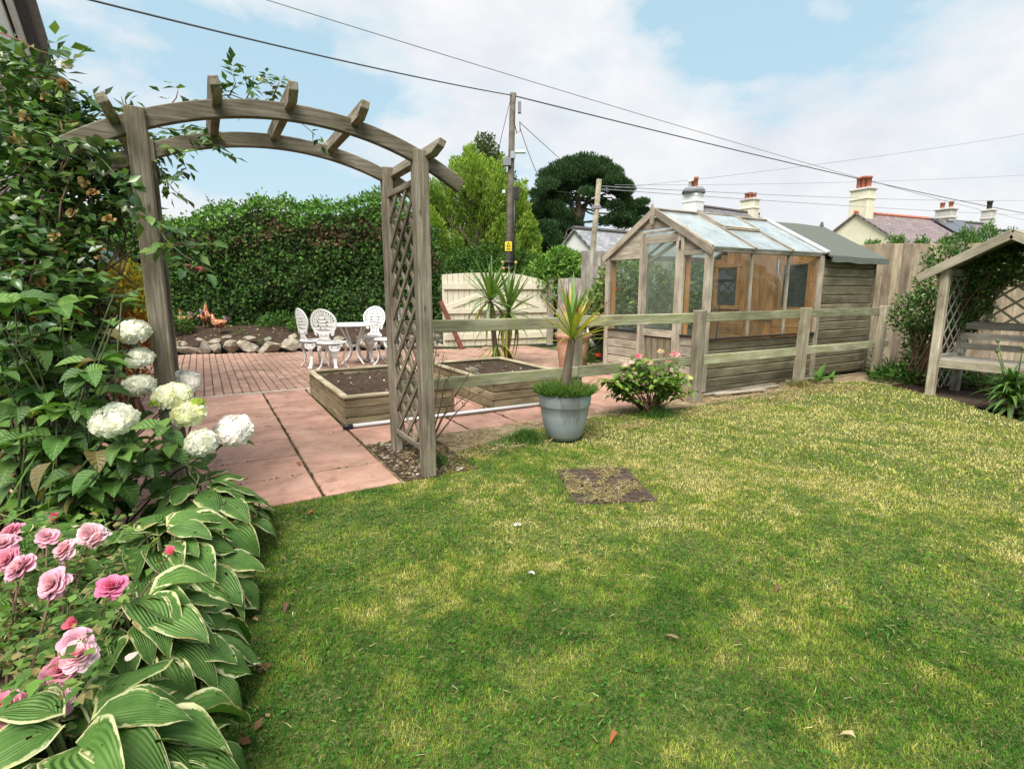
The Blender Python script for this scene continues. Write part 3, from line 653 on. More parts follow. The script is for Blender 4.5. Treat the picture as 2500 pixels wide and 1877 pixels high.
def lattice(parent, O, U, Wd, z0, z1, th, sp, mat, ang=R(42), lath=.034, thick=.012, frame=True, fr=.04, U2=(0, 0, 1)):
    """diagonal trellis in the plane spanned by unit U (horizontal) and up; O = lower corner"""
    O, U = Vector(O), Vector(U).normalized(); Nn = U.cross(Vector((0, 0, 1))); H = z1-z0
    if frame:
        bar('top_rail', O+Vector((0, 0, H)), O+U*Wd+Vector((0, 0, H)), .035, fr, mat, parent); bar('bottom_rail', O, O+U*Wd, .035, fr, mat, parent)
        for q in (0.015, Wd-.015): bar('stile', O+U*q+Vector((0, 0, .02)), O+U*q+Vector((0, 0, H-.02)), .03, .034, mat, parent, up=tuple(Nn))
    for sgn in (1, -1):
        tn = math.tan(ang)*sgn; c = -Wd*math.tan(ang) if sgn > 0 else 0.0
        top = H+Wd*math.tan(ang); k = c
        while k < top:
            pts = []
            for u in (0, Wd):
                v = k+tn*u; pts.append([u, v])
            (u0, v0), (u1, v1) = pts
            def clip(u0, v0, u1, v1):
                for lim, cmp in ((0, 1), (H, -1)):
                    d0, d1 = (v0-lim)*cmp, (v1-lim)*cmp
                    if d0 < 0 and d1 < 0: return None
                    if d0 < 0: t = d0/(d0-d1); u0 += (u1-u0)*t; v0 += (v1-v0)*t
                    elif d1 < 0: t = d0/(d0-d1); u1 = u0+(u1-u0)*t; v1 = v0+(v1-v0)*t
                return u0, v0, u1, v1
            r = clip(u0, v0, u1, v1)
            if r and math.hypot(r[2]-r[0], r[3]-r[1]) > .06:
                off = Nn*(.006*sgn); bar('lath', O+U*r[0]+Vector((0, 0, r[1]))+off, O+U*r[2]+Vector((0, 0, r[3]))+off, thick, lath, mat, parent, up=tuple(Vector((0, 0, 1))), bev=.002)
            k += sp
lattice(arch, (AX1, AY0+.045, .17), (0, 1, 0), AY1-AY0-.085, .17, 1.93, .03, .175, MT['arch'])
lattice(arch, (AX0, AY0+.045, .17), (0, 1, 0), AY1-AY0-.085, .17, 1.93, .03, .175, MT['arch'])

# ================================================================ POST AND RAIL FENCE
fence = thing('rail_fence', 'mossy grey two-rail timber fence between lawn and patio', 'fence', (4.8, 4.2, 0))
FY = 4.2
for x, tp, tilt in ((3.16, 1.01, 0), (4.78, 1.035, .004), (6.72, 1.03, .03), (8.62, 1.03, .06)):
    bar('post', (x, FY+(.05 if x < 4 else -.045), -.05), (x+tilt, FY+(.05 if x < 4 else -.045), tp), .10 if x < 4 else .12, .10, MT['fpost'], fence, up=(0, 1, 0), bev=.008, jit=.003)
for z in (.95, .465):
    for (xa, xb) in ((1.29, 3.14), (3.15, 4.74), (4.75, 6.74), (6.75, 8.98)):
        dz = random.uniform(-.006, .006); bar('rail', (xa, FY, z+dz), (xb, FY, z-dz), .035, .105, MT['rail'], fence, bev=.004, jit=.003)

# ================================================================ GREENHOUSE SHED
GX0, GX1, GX2, GY0, GY1, SILL, EAVE, RIDGE = 5.24, 7.47, 8.88, 4.46, 6.27, .66, 1.72, 2.235
GYM = (GY0+GY1)/2
gh = thing('greenhouse_shed', 'weathered timber greenhouse with glazed roof joined to a felt-roofed shed', 'greenhouse', ((GX0+GX2)/2, GYM, 0))
def gbar(name, p0, p1, wv, hv, mat='cladl', up=(0, 0, 1), bev=.003, parent=None): return bar(name, p0, p1, wv, hv, MT[mat], parent or gh, up, bev, .0015)
def clad_x(y, x0, x1, z0, z1, rows, mat, sgn=-1):       # boards on a wall facing -y / +y
    h = (z1-z0)/rows
    for i in range(rows):
        zc = z0+h*(i+.5); o = gbar('cladding_board', (x0, y+sgn*.004, zc), (x1, y+sgn*.004, zc), .022, h-.010, mat, bev=.007); o.rotation_euler.rotate_axis('X', 0.10*(1 if sgn < 0 else -1))
def clad_y(x, y0, y1, z0, z1, rows, mat):
    h = (z1-z0)/rows
    for i in range(rows):
        zc = z0+h*(i+.5); gbar('cladding_board', (x-.004, y1, zc), (x-.004, y0, zc), .022, h-.010, mat, bev=.007)
# floor, low walls
obj('floor', box_mesh('floor', GX2-GX0-.06, GY1-GY0-.06, .06, .004), MT['clad'], gh, T((GX0+GX2)/2, GYM, .05))
clad_x(GY0, GX0+.06, GX1-.02, .06, SILL-.02, 5, 'clad'); clad_x(GY1, GX0+.06, GX1-.02, .06, SILL-.02, 5, 'clad', 1)
obj('lining', box_mesh('lining', GX1-GX0-.1, .012, SILL-.1, .002), MT['clad'], gh, T((GX0+GX1)/2, GY0+.022, SILL/2)); obj('lining', box_mesh('lining', GX1-GX0-.1, .012, SILL-.1, .002), MT['clad'], gh, T((GX0+GX1)/2, GY1-.022, SILL/2))
DY0, DY1 = 4.88, 5.55                                      # door opening on the gable end
clad_y(GX0, GY0+.05, DY0-.05, .06, SILL+.02, 5, 'cladl'); clad_y(GX0, DY1+.05, GY1-.04, .06, SILL+.02, 5, 'cladl')
gbar('base_skirt', (GX0, GY0-.01, .03), (GX1, GY0-.01, .03), .05, .06, 'clad'); gbar('base_skirt', (GX0-.01, GY0+.04, .03), (GX0-.01, GY1, .03), .05, .06, 'cladl')
for (x, y) in ((GX0, GY0), (GX0, GY1)): gbar('corner_post', (x, y, .02), (x, y, EAVE), .075, .075, 'cladl', up=(0, 1, 0))
for y in (GY0, GY1): gbar('corner_post', (GX1, y, .02), (GX1, y, EAVE), .06, .07, 'cladl', up=(0, 1, 0)); gbar('corner_post', (GX2, y, .02), (GX2, y, EAVE-.03), .05, .05, 'clad', up=(0, 1, 0))
for y, s_ in ((GY0, -1), (GY1, 1)):
    gbar('sill', (GX0+.04, y+s_*.012, SILL), (GX1-.03, y+s_*.012, SILL), .06, .022, 'black')
    gbar('eave_beam', (GX0+.03, y, EAVE+.02), (GX1+.03, y, EAVE+.02), .055, .075, 'cladl')
    for x in (6.02, 6.76): gbar('glazing_bar', (x, y, SILL+.01), (x, y, EAVE-.01), .03, .04, 'cladl', up=(0, 1, 0), bev=.004)
    for xa, xb in ((GX0+.04, 6.0), (6.04, 6.74), (6.78, GX1-.03)): obj('window_pane', box_mesh('window_pane', xb-xa, .004, EAVE-SILL-.03, 0), MT['glass'], gh, T((xa+xb)/2, y, (EAVE+SILL)/2))
for ya, yb in ((GY0+.04, DY0-.05), (DY1+.05, GY1-.04)):
    gbar('sill', (GX0-.012, ya, SILL+.03), (GX0-.012, yb, SILL+.03), .05, .02, 'black'); gbar('window_head', (GX0, ya, EAVE-.02), (GX0, yb, EAVE-.02), .045, .05, 'cladl')
    obj('window_pane', box_mesh('window_pane', .004, yb-ya, EAVE-SILL-.06, 0), MT['glass'], gh, T(GX0, (ya+yb)/2, (EAVE+SILL)/2-.01))
    gbar('reveal', (GX0+.05, ya+.015, SILL+.03), (GX0+.05, ya+.015, EAVE-.04), .03, .06, 'orange', up=(0, 1, 0)); gbar('reveal', (GX0+.05, yb-.015, SILL+.03), (GX0+.05, yb-.015, EAVE-.04), .03, .06, 'orange', up=(0, 1, 0))
# door
DT = 1.955
for y in (DY0-.025, DY1+.025): gbar('door_jamb', (GX0-.012, y, .05), (GX0-.012, y, DT+.03), .05, .05, 'cladl', up=(0, 1, 0))
door = obj('door', box_mesh('door', .012, DY1-DY0-.02, .60, .002), MT['clad'], gh, T(GX0+.006, (DY0+DY1)/2, .36))
for i in range(6): y = DY0+.06+i*(DY1-DY0-.12)/5; gbar('door_plank', (GX0-.006, y, .08), (GX0-.006, y, .62), .012, .098, 'clad', up=(0, 1, 0), parent=door)
for y in (DY0+.045, DY1-.045): gbar('door_stile', (GX0-.018, y, .08), (GX0-.018, y, DT), .022, .075, 'cladl', up=(0, 1, 0), parent=door)
for z, hh in ((.69, .09), (DT-.05, .10)): gbar('door_rail', (GX0-.02, DY0+.06, z), (GX0-.02, DY1-.06, z), .022, hh, 'cladl', parent=door)
gbar('door_brace', (GX0+.004, DY0+.08, 1.86), (GX0+.004, DY1-.08, 1.62), .018, .05, 'cladl', parent=door)
obj('door_pane', box_mesh('door_pane', .004, DY1-DY0-.13, DT-.75, 0), MT['gdirty'], door, T(GX0-.012, (DY0+DY1)/2, (DT+.65)/2))
gbar('latch', (GX0-.035, DY0+.01, 1.76), (GX0-.035, DY0+.01, 1.86), .02, .03, 'dkmetal', up=(0, 1, 0), parent=door); gbar('door_knob', (GX0-.05, DY1-.045, .86), (GX0-.02, DY1-.045, .86), .025, .025, 'dkmetal', parent=door)
# gable boards over door and windows
def roof_z(y, lift=0): return EAVE+.02+(RIDGE-EAVE-.02)*(1-abs(y-GYM)/((GY1-GY0)/2))+lift
for i, (za, zb) in enumerate(((EAVE+.01, EAVE+.165), (EAVE+.17, EAVE+.315), (EAVE+.32, RIDGE-.05))):
    def yat(z): return (1-(z-EAVE-.02)/(RIDGE-EAVE-.02))*(GY1-GY0)/2
    for sg in (-1, 1):
        inner = 0.0 if za > DT-.02 else None
        yi = (GYM if inner is not None else ((DY0-.05) if sg < 0 else (DY1+.05))); o1, o2 = GYM+sg*max(0, yat(za)), GYM+sg*max(0, yat(zb))
        if za <= DT and zb > DT: pass
        if sg*(o2-yi) < 0: o2 = yi
        pl = [(yi, za), (o1, za), (o2, zb), (yi, zb)]
        extrude_poly('gable_board', [(p[0], p[1]) for p in pl], -.011, .011, MT['cladl'], gh, T(GX0-.001*i, 0, 0) @ RZ(math.pi/2), .002)
extrude_poly('gable_board', [(DY0-.05, DT+.035), (DY1+.05, DT+.035), (DY1+.05, DT+.06), (DY0-.05, DT+.06)], -.014, .014, MT['cladl'], gh, T(GX0-.004, 0, 0) @ RZ(math.pi/2), .002)
for sg in (-1, 1):
    ye = GYM+sg*((GY1-GY0)/2+.09); gbar('bargeboard', (GX0-.045, GYM, RIDGE+.03), (GX0-.045, ye, roof_z(ye)-.0), .022, .085, 'cladl')
extrude_poly('finial', [(-.028, RIDGE-.14), (0, RIDGE-.16), (.028, RIDGE-.14), (.04, RIDGE+.0), (.03, RIDGE+.06), (0, RIDGE+.13), (-.03, RIDGE+.06), (-.04, RIDGE)], -.012, .012, MT['cladl'], gh, T(GX0-.068, GYM, 0) @ RZ(math.pi/2), .003)
# glazed roof
sl = math.atan2(RIDGE-EAVE-.02, (GY1-GY0)/2)
def rpt(x, t, sg, lift=0):                                  # t 0 at eave .. 1 at ridge
    y = GYM+sg*((GY1-GY0)/2+.06)*(1-t); return Vector((x, y, roof_z(y)+lift+.045))
for sg in (-1, 1):
    nrm_ = (0, sg*math.sin(sl), math.cos(sl)); xs = [GX0-.03, 6.0, 6.75, GX1+.02]
    for i, x in enumerate(xs): gbar('roof_bar', rpt(x, .0, sg), rpt(x, 1, sg), .035, .045, 'cladl', up=nrm_)
    gbar('roof_rail', rpt(xs[0], 0.985, sg, .012), rpt(xs[-1], .985, sg, .012), .04, .04, 'cladl', up=nrm_)
    for i in range(3):
        xa, xb = xs[i]+.018, xs[i+1]-.018
        rng_ = [(0.005, .97)] if i != 1 else [(0.005, .52), (.56, .97)]
        for (ta, tb) in rng_:
            a, b, c, d = rpt(xa, ta, sg), rpt(xb, ta, sg), rpt(xb, tb, sg), rpt(xa, tb, sg); up_ = Vector(nrm_)*.004
            if i == 1 and ta > .5:
                lf = Vector(nrm_)*.03; q = [a+lf, b+lf, c+lf, d+lf]
                vent = obj('roof_vent', pymesh('roof_vent', [*(p for p in q), *(p+up_ for p in q)], [(3, 2, 1, 0), (4, 5, 6, 7), (0, 1, 5, 4), (1, 2, 6, 5), (2, 3, 7, 6), (3, 0, 4, 7)]), MT['groof'], gh)
                for (m0, m1) in ((q[0], q[1]), (q[1], q[2]), (q[2], q[3]), (q[3], q[0])): gbar('vent_frame', m0, m1, .035, .03, 'cladl', up=nrm_, parent=vent)
            else: obj('roof_pane', pymesh('roof_pane', [a, b, c, d, a+up_, b+up_, c+up_, d+up_], [(3, 2, 1, 0), (4, 5, 6, 7), (0, 1, 5, 4), (1, 2, 6, 5), (2, 3, 7, 6), (3, 0, 4, 7)]), MT['groof'], gh)
    gbar('vent_sill', rpt(xs[1], .54, sg, .01), rpt(xs[2], .54, sg, .01), .04, .04, 'cladl', up=nrm_)
    gbar('capping_strip', rpt(GX1+.03, -.03, sg, .028), rpt(GX1+.03, 1.0, sg, .028), .07, .03, 'pipe', up=nrm_)
# partition wall with door and windows, seen through the glass
for i in range(14):
    y = GY0+.07+i*.125
    if y < GY1-.03: gbar('partition_board', (GX1-.03, y, .07), (GX1-.03, y, min(2.15, roof_z(y)-.06)), .012, .122, 'orange', up=(0, 1, 0))
for (ya, yb) in ((4.56, 4.98), (5.72, 6.14)):
    wn = obj('shed_window', box_mesh('shed_window', .006, yb-ya, .60, 0), MT['shedpane'], gh, T(GX1-.043, (ya+yb)/2, 1.31))
    for y in (ya, yb): gbar('window_frame', (GX1-.05, y, .96), (GX1-.05, y, 1.66), .025, .06, 'orange', up=(0, 1, 0), parent=wn)
    for z in (.98, 1.64): gbar('window_frame', (GX1-.052, ya-.05, z), (GX1-.052, yb+.05, z), .03, .055, 'orange', parent=wn)
    for k in range(5): gbar('lower_board', (GX1-.045, ya-.10, .17+k*.155), (GX1-.045, yb+.10, .17+k*.155), .016, .148, 'orange')
for z in (.82,): gbar('tee_hinge', (GX1-.055, 5.06, z), (GX1-.055, 5.40, z), .006, .035, 'metal'); gbar('door_bolt', (GX1-.055, 5.60, .83), (GX1-.055, 5.75, .83), .02, .035, 'metal')
tube('tool_handle', [(7.0, 5.75, .12), (7.36, 6.0, 1.0)], .012, MT['dkmetal'], gh, 8)
tube('hanging_cord', [(7.38, 5.02, 1.70), (7.36, 5.0, 1.5), (7.37, 4.94, 1.36), (7.36, 4.93, 1.1)], .006, MT['pipe'], gh, 6)
# shed
clad_x(GY0, GX1+.02, GX2, .05, EAVE-.03, 13, 'clad'); clad_x(GY1, GX1+.02, GX2, .05, EAVE-.03, 13, 'clad', 1)
obj('lining', box_mesh('lining', GX2-GX1-.08, .012, EAVE-.12, .002), MT['clad'], gh, T((GX1+GX2)/2, GY0+.03, EAVE/2)); obj('lining', box_mesh('lining', GX2-GX1-.08, .012, EAVE-.12, .002), MT['clad'], gh, T((GX1+GX2)/2, GY1-.03, EAVE/2))
extrude_poly('end_wall', [(GY0, .05), (GY1, .05), (GY1, EAVE), (GYM, RIDGE-.02), (GY0, EAVE)], -.012, .012, MT['clad'], gh, T(GX2-.02, 0, 0) @ RZ(math.pi/2))
gbar('corner_strip', (GX1+.03, GY0-.02, .05), (GX1+.03, GY0-.02, EAVE), .02, .05, 'cladl', up=(0, 1, 0))
for sg in (-1, 1):
    nrm_ = Vector((0, sg*math.sin(sl), math.cos(sl))); ye = GYM+sg*((GY1-GY0)/2+.13); th = nrm_*.02
    q = [Vector((GX1+.05, ye, roof_z(ye)+.045)), Vector((GX2+.12, ye, roof_z(ye)+.035)), Vector((GX2+.12, GYM, RIDGE+.05)), Vector((GX1+.05, GYM, RIDGE+.055))]
    V = []; nn = 12
    for i in range(nn+1):
        for j in range(5):
            t, s_ = i/nn, j/4; p = q[0].lerp(q[1], t).lerp(q[3].lerp(q[2], t), s_); V.append(p+Vector((0, 0, .004*math.sin(t*9+s_*3))))
    V2 = [v-th for v in V]; Fc = []; tot = len(V)
    for i in range(nn):
        for j in range(4): k = i*5+j; Fc += [(k, k+5, k+6, k+1), (tot+k+1, tot+k+6, tot+k+5, tot+k)]
    ring = [i*5 for i in range(nn+1)]+[nn*5+j for j in range(1, 5)]+[i*5+4 for i in range(nn-1, -1, -1)]+[3, 2, 1]
    for a, b in zip(ring, ring[1:]+ring[:1]): Fc.append((a, b, tot+b, tot+a))
    me = pymesh('felt_roof', V+V2, Fc); bm = bmesh.new(); bm.from_mesh(me); bmesh.ops.recalc_face_normals(bm, faces=bm.faces); bm.to_mesh(me); bm.free()
    felt = obj('felt_roof', me, MT['felt'], gh)
    # felt folded down over the eave
    V, Fc = [], []
    for i in range(nn+1):
        t = i/nn; p = q[0].lerp(q[1], t)+Vector((0, sg*.006,   .004*math.sin(t*9)+.004)); dz = .085+.006*math.sin(t*17); V += [p, p+Vector((0, sg*.008, -dz)), p+Vector((0, -sg*.006, -dz)), p+Vector((0, -sg*.014, 0))]
    for i in range(nn):
        for k in range(4): Fc.append((i*4+k, i*4+(k+1) % 4, (i+1)*4+(k+1) % 4, (i+1)*4+k))
    obj('felt_edge', pymesh('felt_edge', V, Fc), MT['felt'], felt)
extrude_poly('ridge_knob', [(-.03, RIDGE+.05), (.03, RIDGE+.05), (0, RIDGE+.12)], -.02, .02, MT['felt'], gh, T(GX2+.05, GYM, 0))
# timber offcuts at its foot
for i, (xa, ya, xb, yb) in enumerate(((5.1, 4.30, 6.5, 4.34), (5.5, 4.20, 6.45, 4.24), (5.2, 4.22, 6.0, 4.13), (6.75, 4.33, 7.5, 4.36))):
    o = bar('timber_offcut', (xa, ya, .02+.008*i), (xb, yb, .03), .05, .025, MT['cladl'], None, bev=.004, jit=.003); tag(o, ['long grey timber offcut lying against the greenhouse foot', 'thin split timber lying on the straw before the greenhouse', 'short pale splintered batten nearest the fence corner post', 'dark batten lying at the shed foot right of the leaning post'][i], 'timber', 'timber offcuts at the greenhouse foot')

# ================================================================ BACK FENCES
def board_fence(name, label, p0, p1, hgt, bw, mat, base=0.0, lean=0):
    p0, p1 = Vector(p0), Vector(p1); U = (p1-p0).normalized(); Ln = (p1-p0).length; Nn = Vector((U.y, -U.x, 0))
    t = thing(name, label, 'fence', tuple((p0+p1)/2)); n = int(Ln/bw)
    for z in (base+.35, base+hgt*.55, base+hgt-.3): bar('fence_rail', p0+Vector((0, 0, z))-Nn*.04, p1+Vector((0, 0, z))-Nn*.04, .05, .08, MT[mat], t)
    ml = [box_mesh('board', hgt, bw*1.08, .018, .004, .002) for _ in range(5)]
    for me in ml: me.materials.append(MT[mat])
    for i in range(n):
        c = p0+U*(bw*(i+.5))+Vector((0, 0, base+hgt/2+random.uniform(-.008, .008)))
        M = Matrix((Vector((0, 0, 1)), U, Nn)).transposed().to_4x4(); M = T(*c) @ M @ Matrix.Rotation(.17+random.uniform(-.03, .03), 4, 'X')
        obj('board', random.choice(ml), None, t, M)
    return t
a = D(2040, 700, 8.75); b = D(2900, 700, 8.3)
bf = board_fence('board_fence', 'tall tan close-board fence behind the shed and arbour', (a[0], a[1], 0), (b[0], b[1], 0), 1.97, .135, 'fence')
board_fence('board_fence', 'grey narrow-board fence behind the greenhouse', (6.36, 8.42, 0), (9.6, 8.0, 0), 2.0, .082, 'fgrey')
board_fence('board_fence', 'short brown fence panel right of the cream gate', (6.95, 10.05, 0), (7.9, 9.55, 0), 1.52, .11, 'fgrey')

# ================================================================ CREAM GATE
ga, gb = Vector((4.52, 10.94, 0)), Vector((6.90, 10.42, 0)); gU = (gb-ga).normalized(); gL = (gb-ga).length; gN = Vector((gU.y, -gU.x, 0))
gate = thing('cream_gate', 'wide cream painted boarded gate with arched top and diagonal braces', 'gate', tuple((ga+gb)/2))
def gtop(s): return 1.63-.05*(1-min(1, s/.4))**2-.20*max(0, (s-.55)/.45)**2
nb_ = 20
for i in range(nb_):
    s0, s1 = i/nb_, (i+1)/nb_; pl = [(s0*gL+.004, .03), (s1*gL-.004, .03), (s1*gL-.004, gtop(s1)), (s0*gL+.004, gtop(s0))]
    M = Matrix((gU, -gN, Vector((0, 0, 1)))).transposed().to_4x4(); M.translation = ga
    extrude_poly('board', pl, -.012, .012, MT['gate'], gate, M, .004)
def gp(s, z, o=.036): return ga+gU*(s*gL)+gN*o+Vector((0, 0, z))
for z, hh in ((.24, .13), (.80, .10), (1.34, .13)): bar('gate_rail', gp(.01, z), gp(.99, z), .03, hh, MT['gate'], gate)
bar('gate_brace', gp(.03, .87, .020), gp(.48, 1.26, .020), .026, .11, MT['gate'], gate); bar('gate_brace', gp(.97, .87, .020), gp(.52, 1.26, .020), .026, .11, MT['gate'], gate)
bar('slide_bolt', gp(.33, .78, .05), gp(.60, .78, .05), .05, .07, MT['arbgrey'], gate)
for s_ in (.35, .40): bar('bolt_bracket', gp(s_, .77, .075), gp(s_, .85, .075), .01, .02, MT['metal'], gate, up=tuple(gU))
for (p, q, lb) in (((6.95, 10.38), 1.55, 'grey timber gatepost at the right of the cream gate'),):
    tag(bar('gatepost', (p[0], p[1], 0), (p[0], p[1], q), .12, .12, MT['fgrey'], None, up=(0, 1, 0)), lb, 'post')
a = G(1128, 852); b = D(1075, 735, float(a[0]*math.sin(HEAD)+a[1]*math.cos(HEAD)))
tag(bar('rusty_prop', (a[0], a[1], 0), (b[0], b[1], b[2]), .09, .05, MT['rust'], None, up=(0, 1, 0)), 'rusty red metal bar leaning by the hedge end beside the gate', 'metal bar')

# ================================================================ ARBOUR SEAT
AB0, AB1, ABY0, ABY1 = 7.62, 8.28, 1.86, 3.03
arb = thing('arbour_seat', 'wooden arbour seat with pitched roof, slatted bench and trellis back', 'arbour', (7.95, 2.45, 0))
for (x, y, mt) in ((AB0, ABY1, 'arbour'), (AB0, ABY0, 'arbour'), (AB1, ABY1, 'arbgrey'), (AB1, ABY0, 'arbgrey')):
    bar('post', (x, y, -.02), (x, y, 1.50), .09, .09, MT[mt], arb, up=(0, 1, 0), bev=.012)
ym = (ABY0+ABY1)/2
for x, m_ in ((AB0-.11, 'arbour'), (AB1+.04, 'arbgrey')):
    for sg in (-1, 1): bar('roof_fascia', (x, ym, 1.84), (x, ym+sg*.83, 1.385), .03, .10, MT[m_], arb, bev=.004)
for sg in (-1, 1):
    for i in range(9):
        t = (i+.5)/9; y = ym+sg*.80*t; z = 1.875-.455*t; bar('roof_board', (AB0-.10, y, z+.012), (AB1+.05, y, z+.012), .10, .014, MT['arbgrey'], arb, up=(0, sg*.48, .87))
for y in (ABY0, ABY1): bar('side_beam', (AB0, y, 1.46), (AB1, y, 1.46), .04, .08, MT['arbgrey'], arb); bar('arm_rail', (AB0, y, .45), (AB1, y, .45), .04, .07, MT['arbgrey'], arb)
for y in (ABY0, ABY1): lattice(arb, (AB0+.05, y, .06), (1, 0, 0), AB1-AB0-.10, .06, 1.40, .03, .20, MT['arbgrey'], R(48), .022, .008, False)
lattice(arb, (AB1, ABY0+.05, .86), (0, 1, 0), ABY1-ABY0-.10, .86, 1.40, .03, .19, MT['arbour'], R(38), .026, .010, False)
for z in (.84, 1.42): bar('back_rail', (AB1-.01, ABY0, z), (AB1-.01, ABY1, z), .035, .06, MT['arbgrey'], arb)
bar('seat_front_rail', (AB0+.05, ABY0, .385), (AB0+.05, ABY1, .385), .03, .10, MT['arbour'], arb)
for k in range(5): bar('seat_slat', (AB0+.10+k*.10, ABY0, .435), (AB0+.10+k*.10, ABY1, .435), .085, .02, MT['arbgrey'], arb)
for k, z in enumerate((.58, .70, .82)): bar('back_slat', (AB1-.17+k*.035, ABY0+.06, z), (AB1-.17+k*.035, ABY1-.06, z), .02, .075, MT['arbgrey'], arb)

# ================================================================ HOUSE AT THE LEFT EDGE
hl = thing('white_cottage', 'white rendered cottage gable end with dark slate verge at far left', 'house', (-3.6, 7.0, 0))
HXW = -1.46; pr = [(5.1, 0), (8.86, 0), (8.86, 3.25), (6.98, 4.52), (5.1, 3.25)]
extrude_poly('wall', pr, 0, 4.5, MT['wallw'], hl, T(HXW, 0, 0) @ RZ(math.pi/2))
for sg in (-1, 1):
    e = Vector((0, 6.98+sg*2.10, 3.13)); r_ = Vector((0, 6.98, 4.60)); nn_ = Vector((0, sg*.56, .83))
    V = []
    for x in (HXW+.16, HXW-4.6): V += [Vector((x, e.y, e.z)), Vector((x, r_.y, r_.z)), Vector((x, r_.y, r_.z))+nn_*.05, Vector((x, e.y, e.z))+nn_*.05]
    obj('roof_slope', pymesh('roof_slope', V, [(0, 1, 2, 3), (7, 6, 5, 4), (0, 4, 5, 1), (1, 5, 6, 2), (2, 6, 7, 3), (3, 7, 4, 0)]), MT['slatedk'], hl)
    bar('bargeboard', (HXW+.05, e.y-sg*.03, e.z+.0), (HXW+.05, r_.y, r_.z-.04), .04, .20, MT['upvc'], hl)
    # slate edges along the verge
    for k in range(12): t = (k+.5)/12; p = e.lerp(r_, t)+nn_*.055; bar('verge_slate', Vector((HXW+.19, p.y, p.z))-Vector((0, sg*.15, -.10)), Vector((HXW+.19, p.y, p.z))+Vector((0, sg*.15, -.10)), .12, .02, MT['leadgrey'], hl, up=tuple(nn_))
bar('fascia', (HXW+.1, 9.02, 3.10), (HXW-4.4, 9.02, 3.10), .03, .18, MT['upvc'], hl)

# ================================================================ OIL TANK behind the gold shrub
tk = D(215, 640, 10.2); tank = thing('oil_tank', 'rounded dark green plastic oil tank beside the hedge', 'tank', (tk[0], tk[1], 0))
V, Fc = [], []; rows = [(0.35, .93), (.5, 1.0), (1.1, 1.0), (1.5, .98), (1.75, .88), (1.92, .70), (2.02, .45), (2.06, .0)]
for z, s_ in rows:
    for k in range(28):
        a = 2*math.pi*k/28; ca, sa = math.cos(a), math.sin(a); q = (abs(ca)**4+abs(sa)**4)**-.25; V.append((tk[0]+.62*s_*q*ca, tk[1]+.55*s_*q*sa, z))
for i in range(len(rows)-1):
    for k in range(28): k2 = (k+1) % 28; Fc.append((i*28+k, i*28+k2, (i+1)*28+k2, (i+1)*28+k))
obj('tank_body', pymesh('tank_body', V, Fc), MT['tank'], tank, None, True)
for q in (-.4, .4): obj('tank_plinth', box_mesh('tank_plinth', .3, 1.0, .36, .01), MT['chimg'], tank, T(tk[0]+q, tk[1], .18))

# ================================================================ HOUSES BEYOND
def uvroof(name, q, mat, parent, th=.06):
    """q: eave-left, eave-right, ridge-right, ridge-left"""
    q = [Vector(p) for p in q]; nn_ = (q[1]-q[0]).cross(q[3]-q[0]).normalized()*th
    me = pymesh(name, [*q, *(p-nn_ for p in q)], [(0, 1, 2, 3), (7, 6, 5, 4), (0, 4, 5, 1), (1, 5, 6, 2), (2, 6, 7, 3), (3, 7, 4, 0)])
    uv = me.uv_layers.new(name='UVMap'); U = (q[1]-q[0]).normalized(); Vv = nn_.normalized().cross(U)
    for l in me.loops: p = me.vertices[l.vertex_index].co-q[0]; uv.data[l.index].uv = (p.dot(U), p.dot(Vv))
    return obj(name, me, MT[mat], parent)
def house(name, label, apex, length, half, drop, wallm, slate, ridge, ang=0.0, over=.12):
    """gable house: apex = ridge end nearest the camera-left; ridge runs along local +x"""
    A = Vector(apex); t = thing(name, label, 'house', (A.x, A.y, 0)); M = T(A.x, A.y, 0) @ RZ(ang)
    ze = A.z-drop
    extrude_poly('wall', [(-half, 0), (half, 0), (half, ze-.05), (0, A.z-.08), (-half, ze-.05)], -length, 0, MT[wallm], t, M @ RZ(math.pi/2))
    rf = None
    for sg in (-1, 1):
        s = 1 if sg < 0 else -1
        q = [(-over, sg*(half+.15), ze-.15*drop/half), (length+over, sg*(half+.15), ze-.15*drop/half), (length+over, 0, A.z), (-over, 0, A.z)]
        if sg > 0: q = [q[1], q[0], q[3], q[2]]
        o = uvroof('roof', [M @ Vector(p) for p in q], slate, t); rf = rf or o
    k = 0.0; V, Fc = [], []
    while k < length+over:
        v, f = tube_geo([M @ Vector((k-over, 0, A.z+.02)), M @ Vector((k-over+.42, 0, A.z+.02))], [.09, .085], 6); b = len(V); V += v; Fc += [tuple(i+b for i in g) for g in f]; k += .44
    obj('ridge_tiles', pymesh('ridge_tiles', V, Fc), MT[ridge], rf)
    return t, M, rf
def chimney(parent, M, x, y, z0, z1, sx, sy, mat, pots, cap='chimg', flare=.10):
    c = obj('chimney', box_mesh('chimney', sx, sy, z1-z0, .02), MT[mat], parent, M @ T(x, y, (z0+z1)/2))
    obj('chimney_band', box_mesh('chimney_band', sx+flare, sy+flare, .10, .02), MT[mat], c, M @ T(x, y, z1-.38)); obj('chimney_cap', box_mesh('chimney_cap', sx+flare*1.5, sy+flare*1.5, .12, .03), MT[cap], c, M @ T(x, y, z1+.05))
    for (dx, dy, h, r, m_) in pots: lathe('chimney_pot', [(r, 0), (r*.86, .05), (r*.92, h*.8), (r*1.08, h*.82), (r*1.08, h), (r*.8, h), (r*.8, h*.5)], MT[m_], c, 12, M @ T(x+dx, y+dy, z1+.1))
    return c
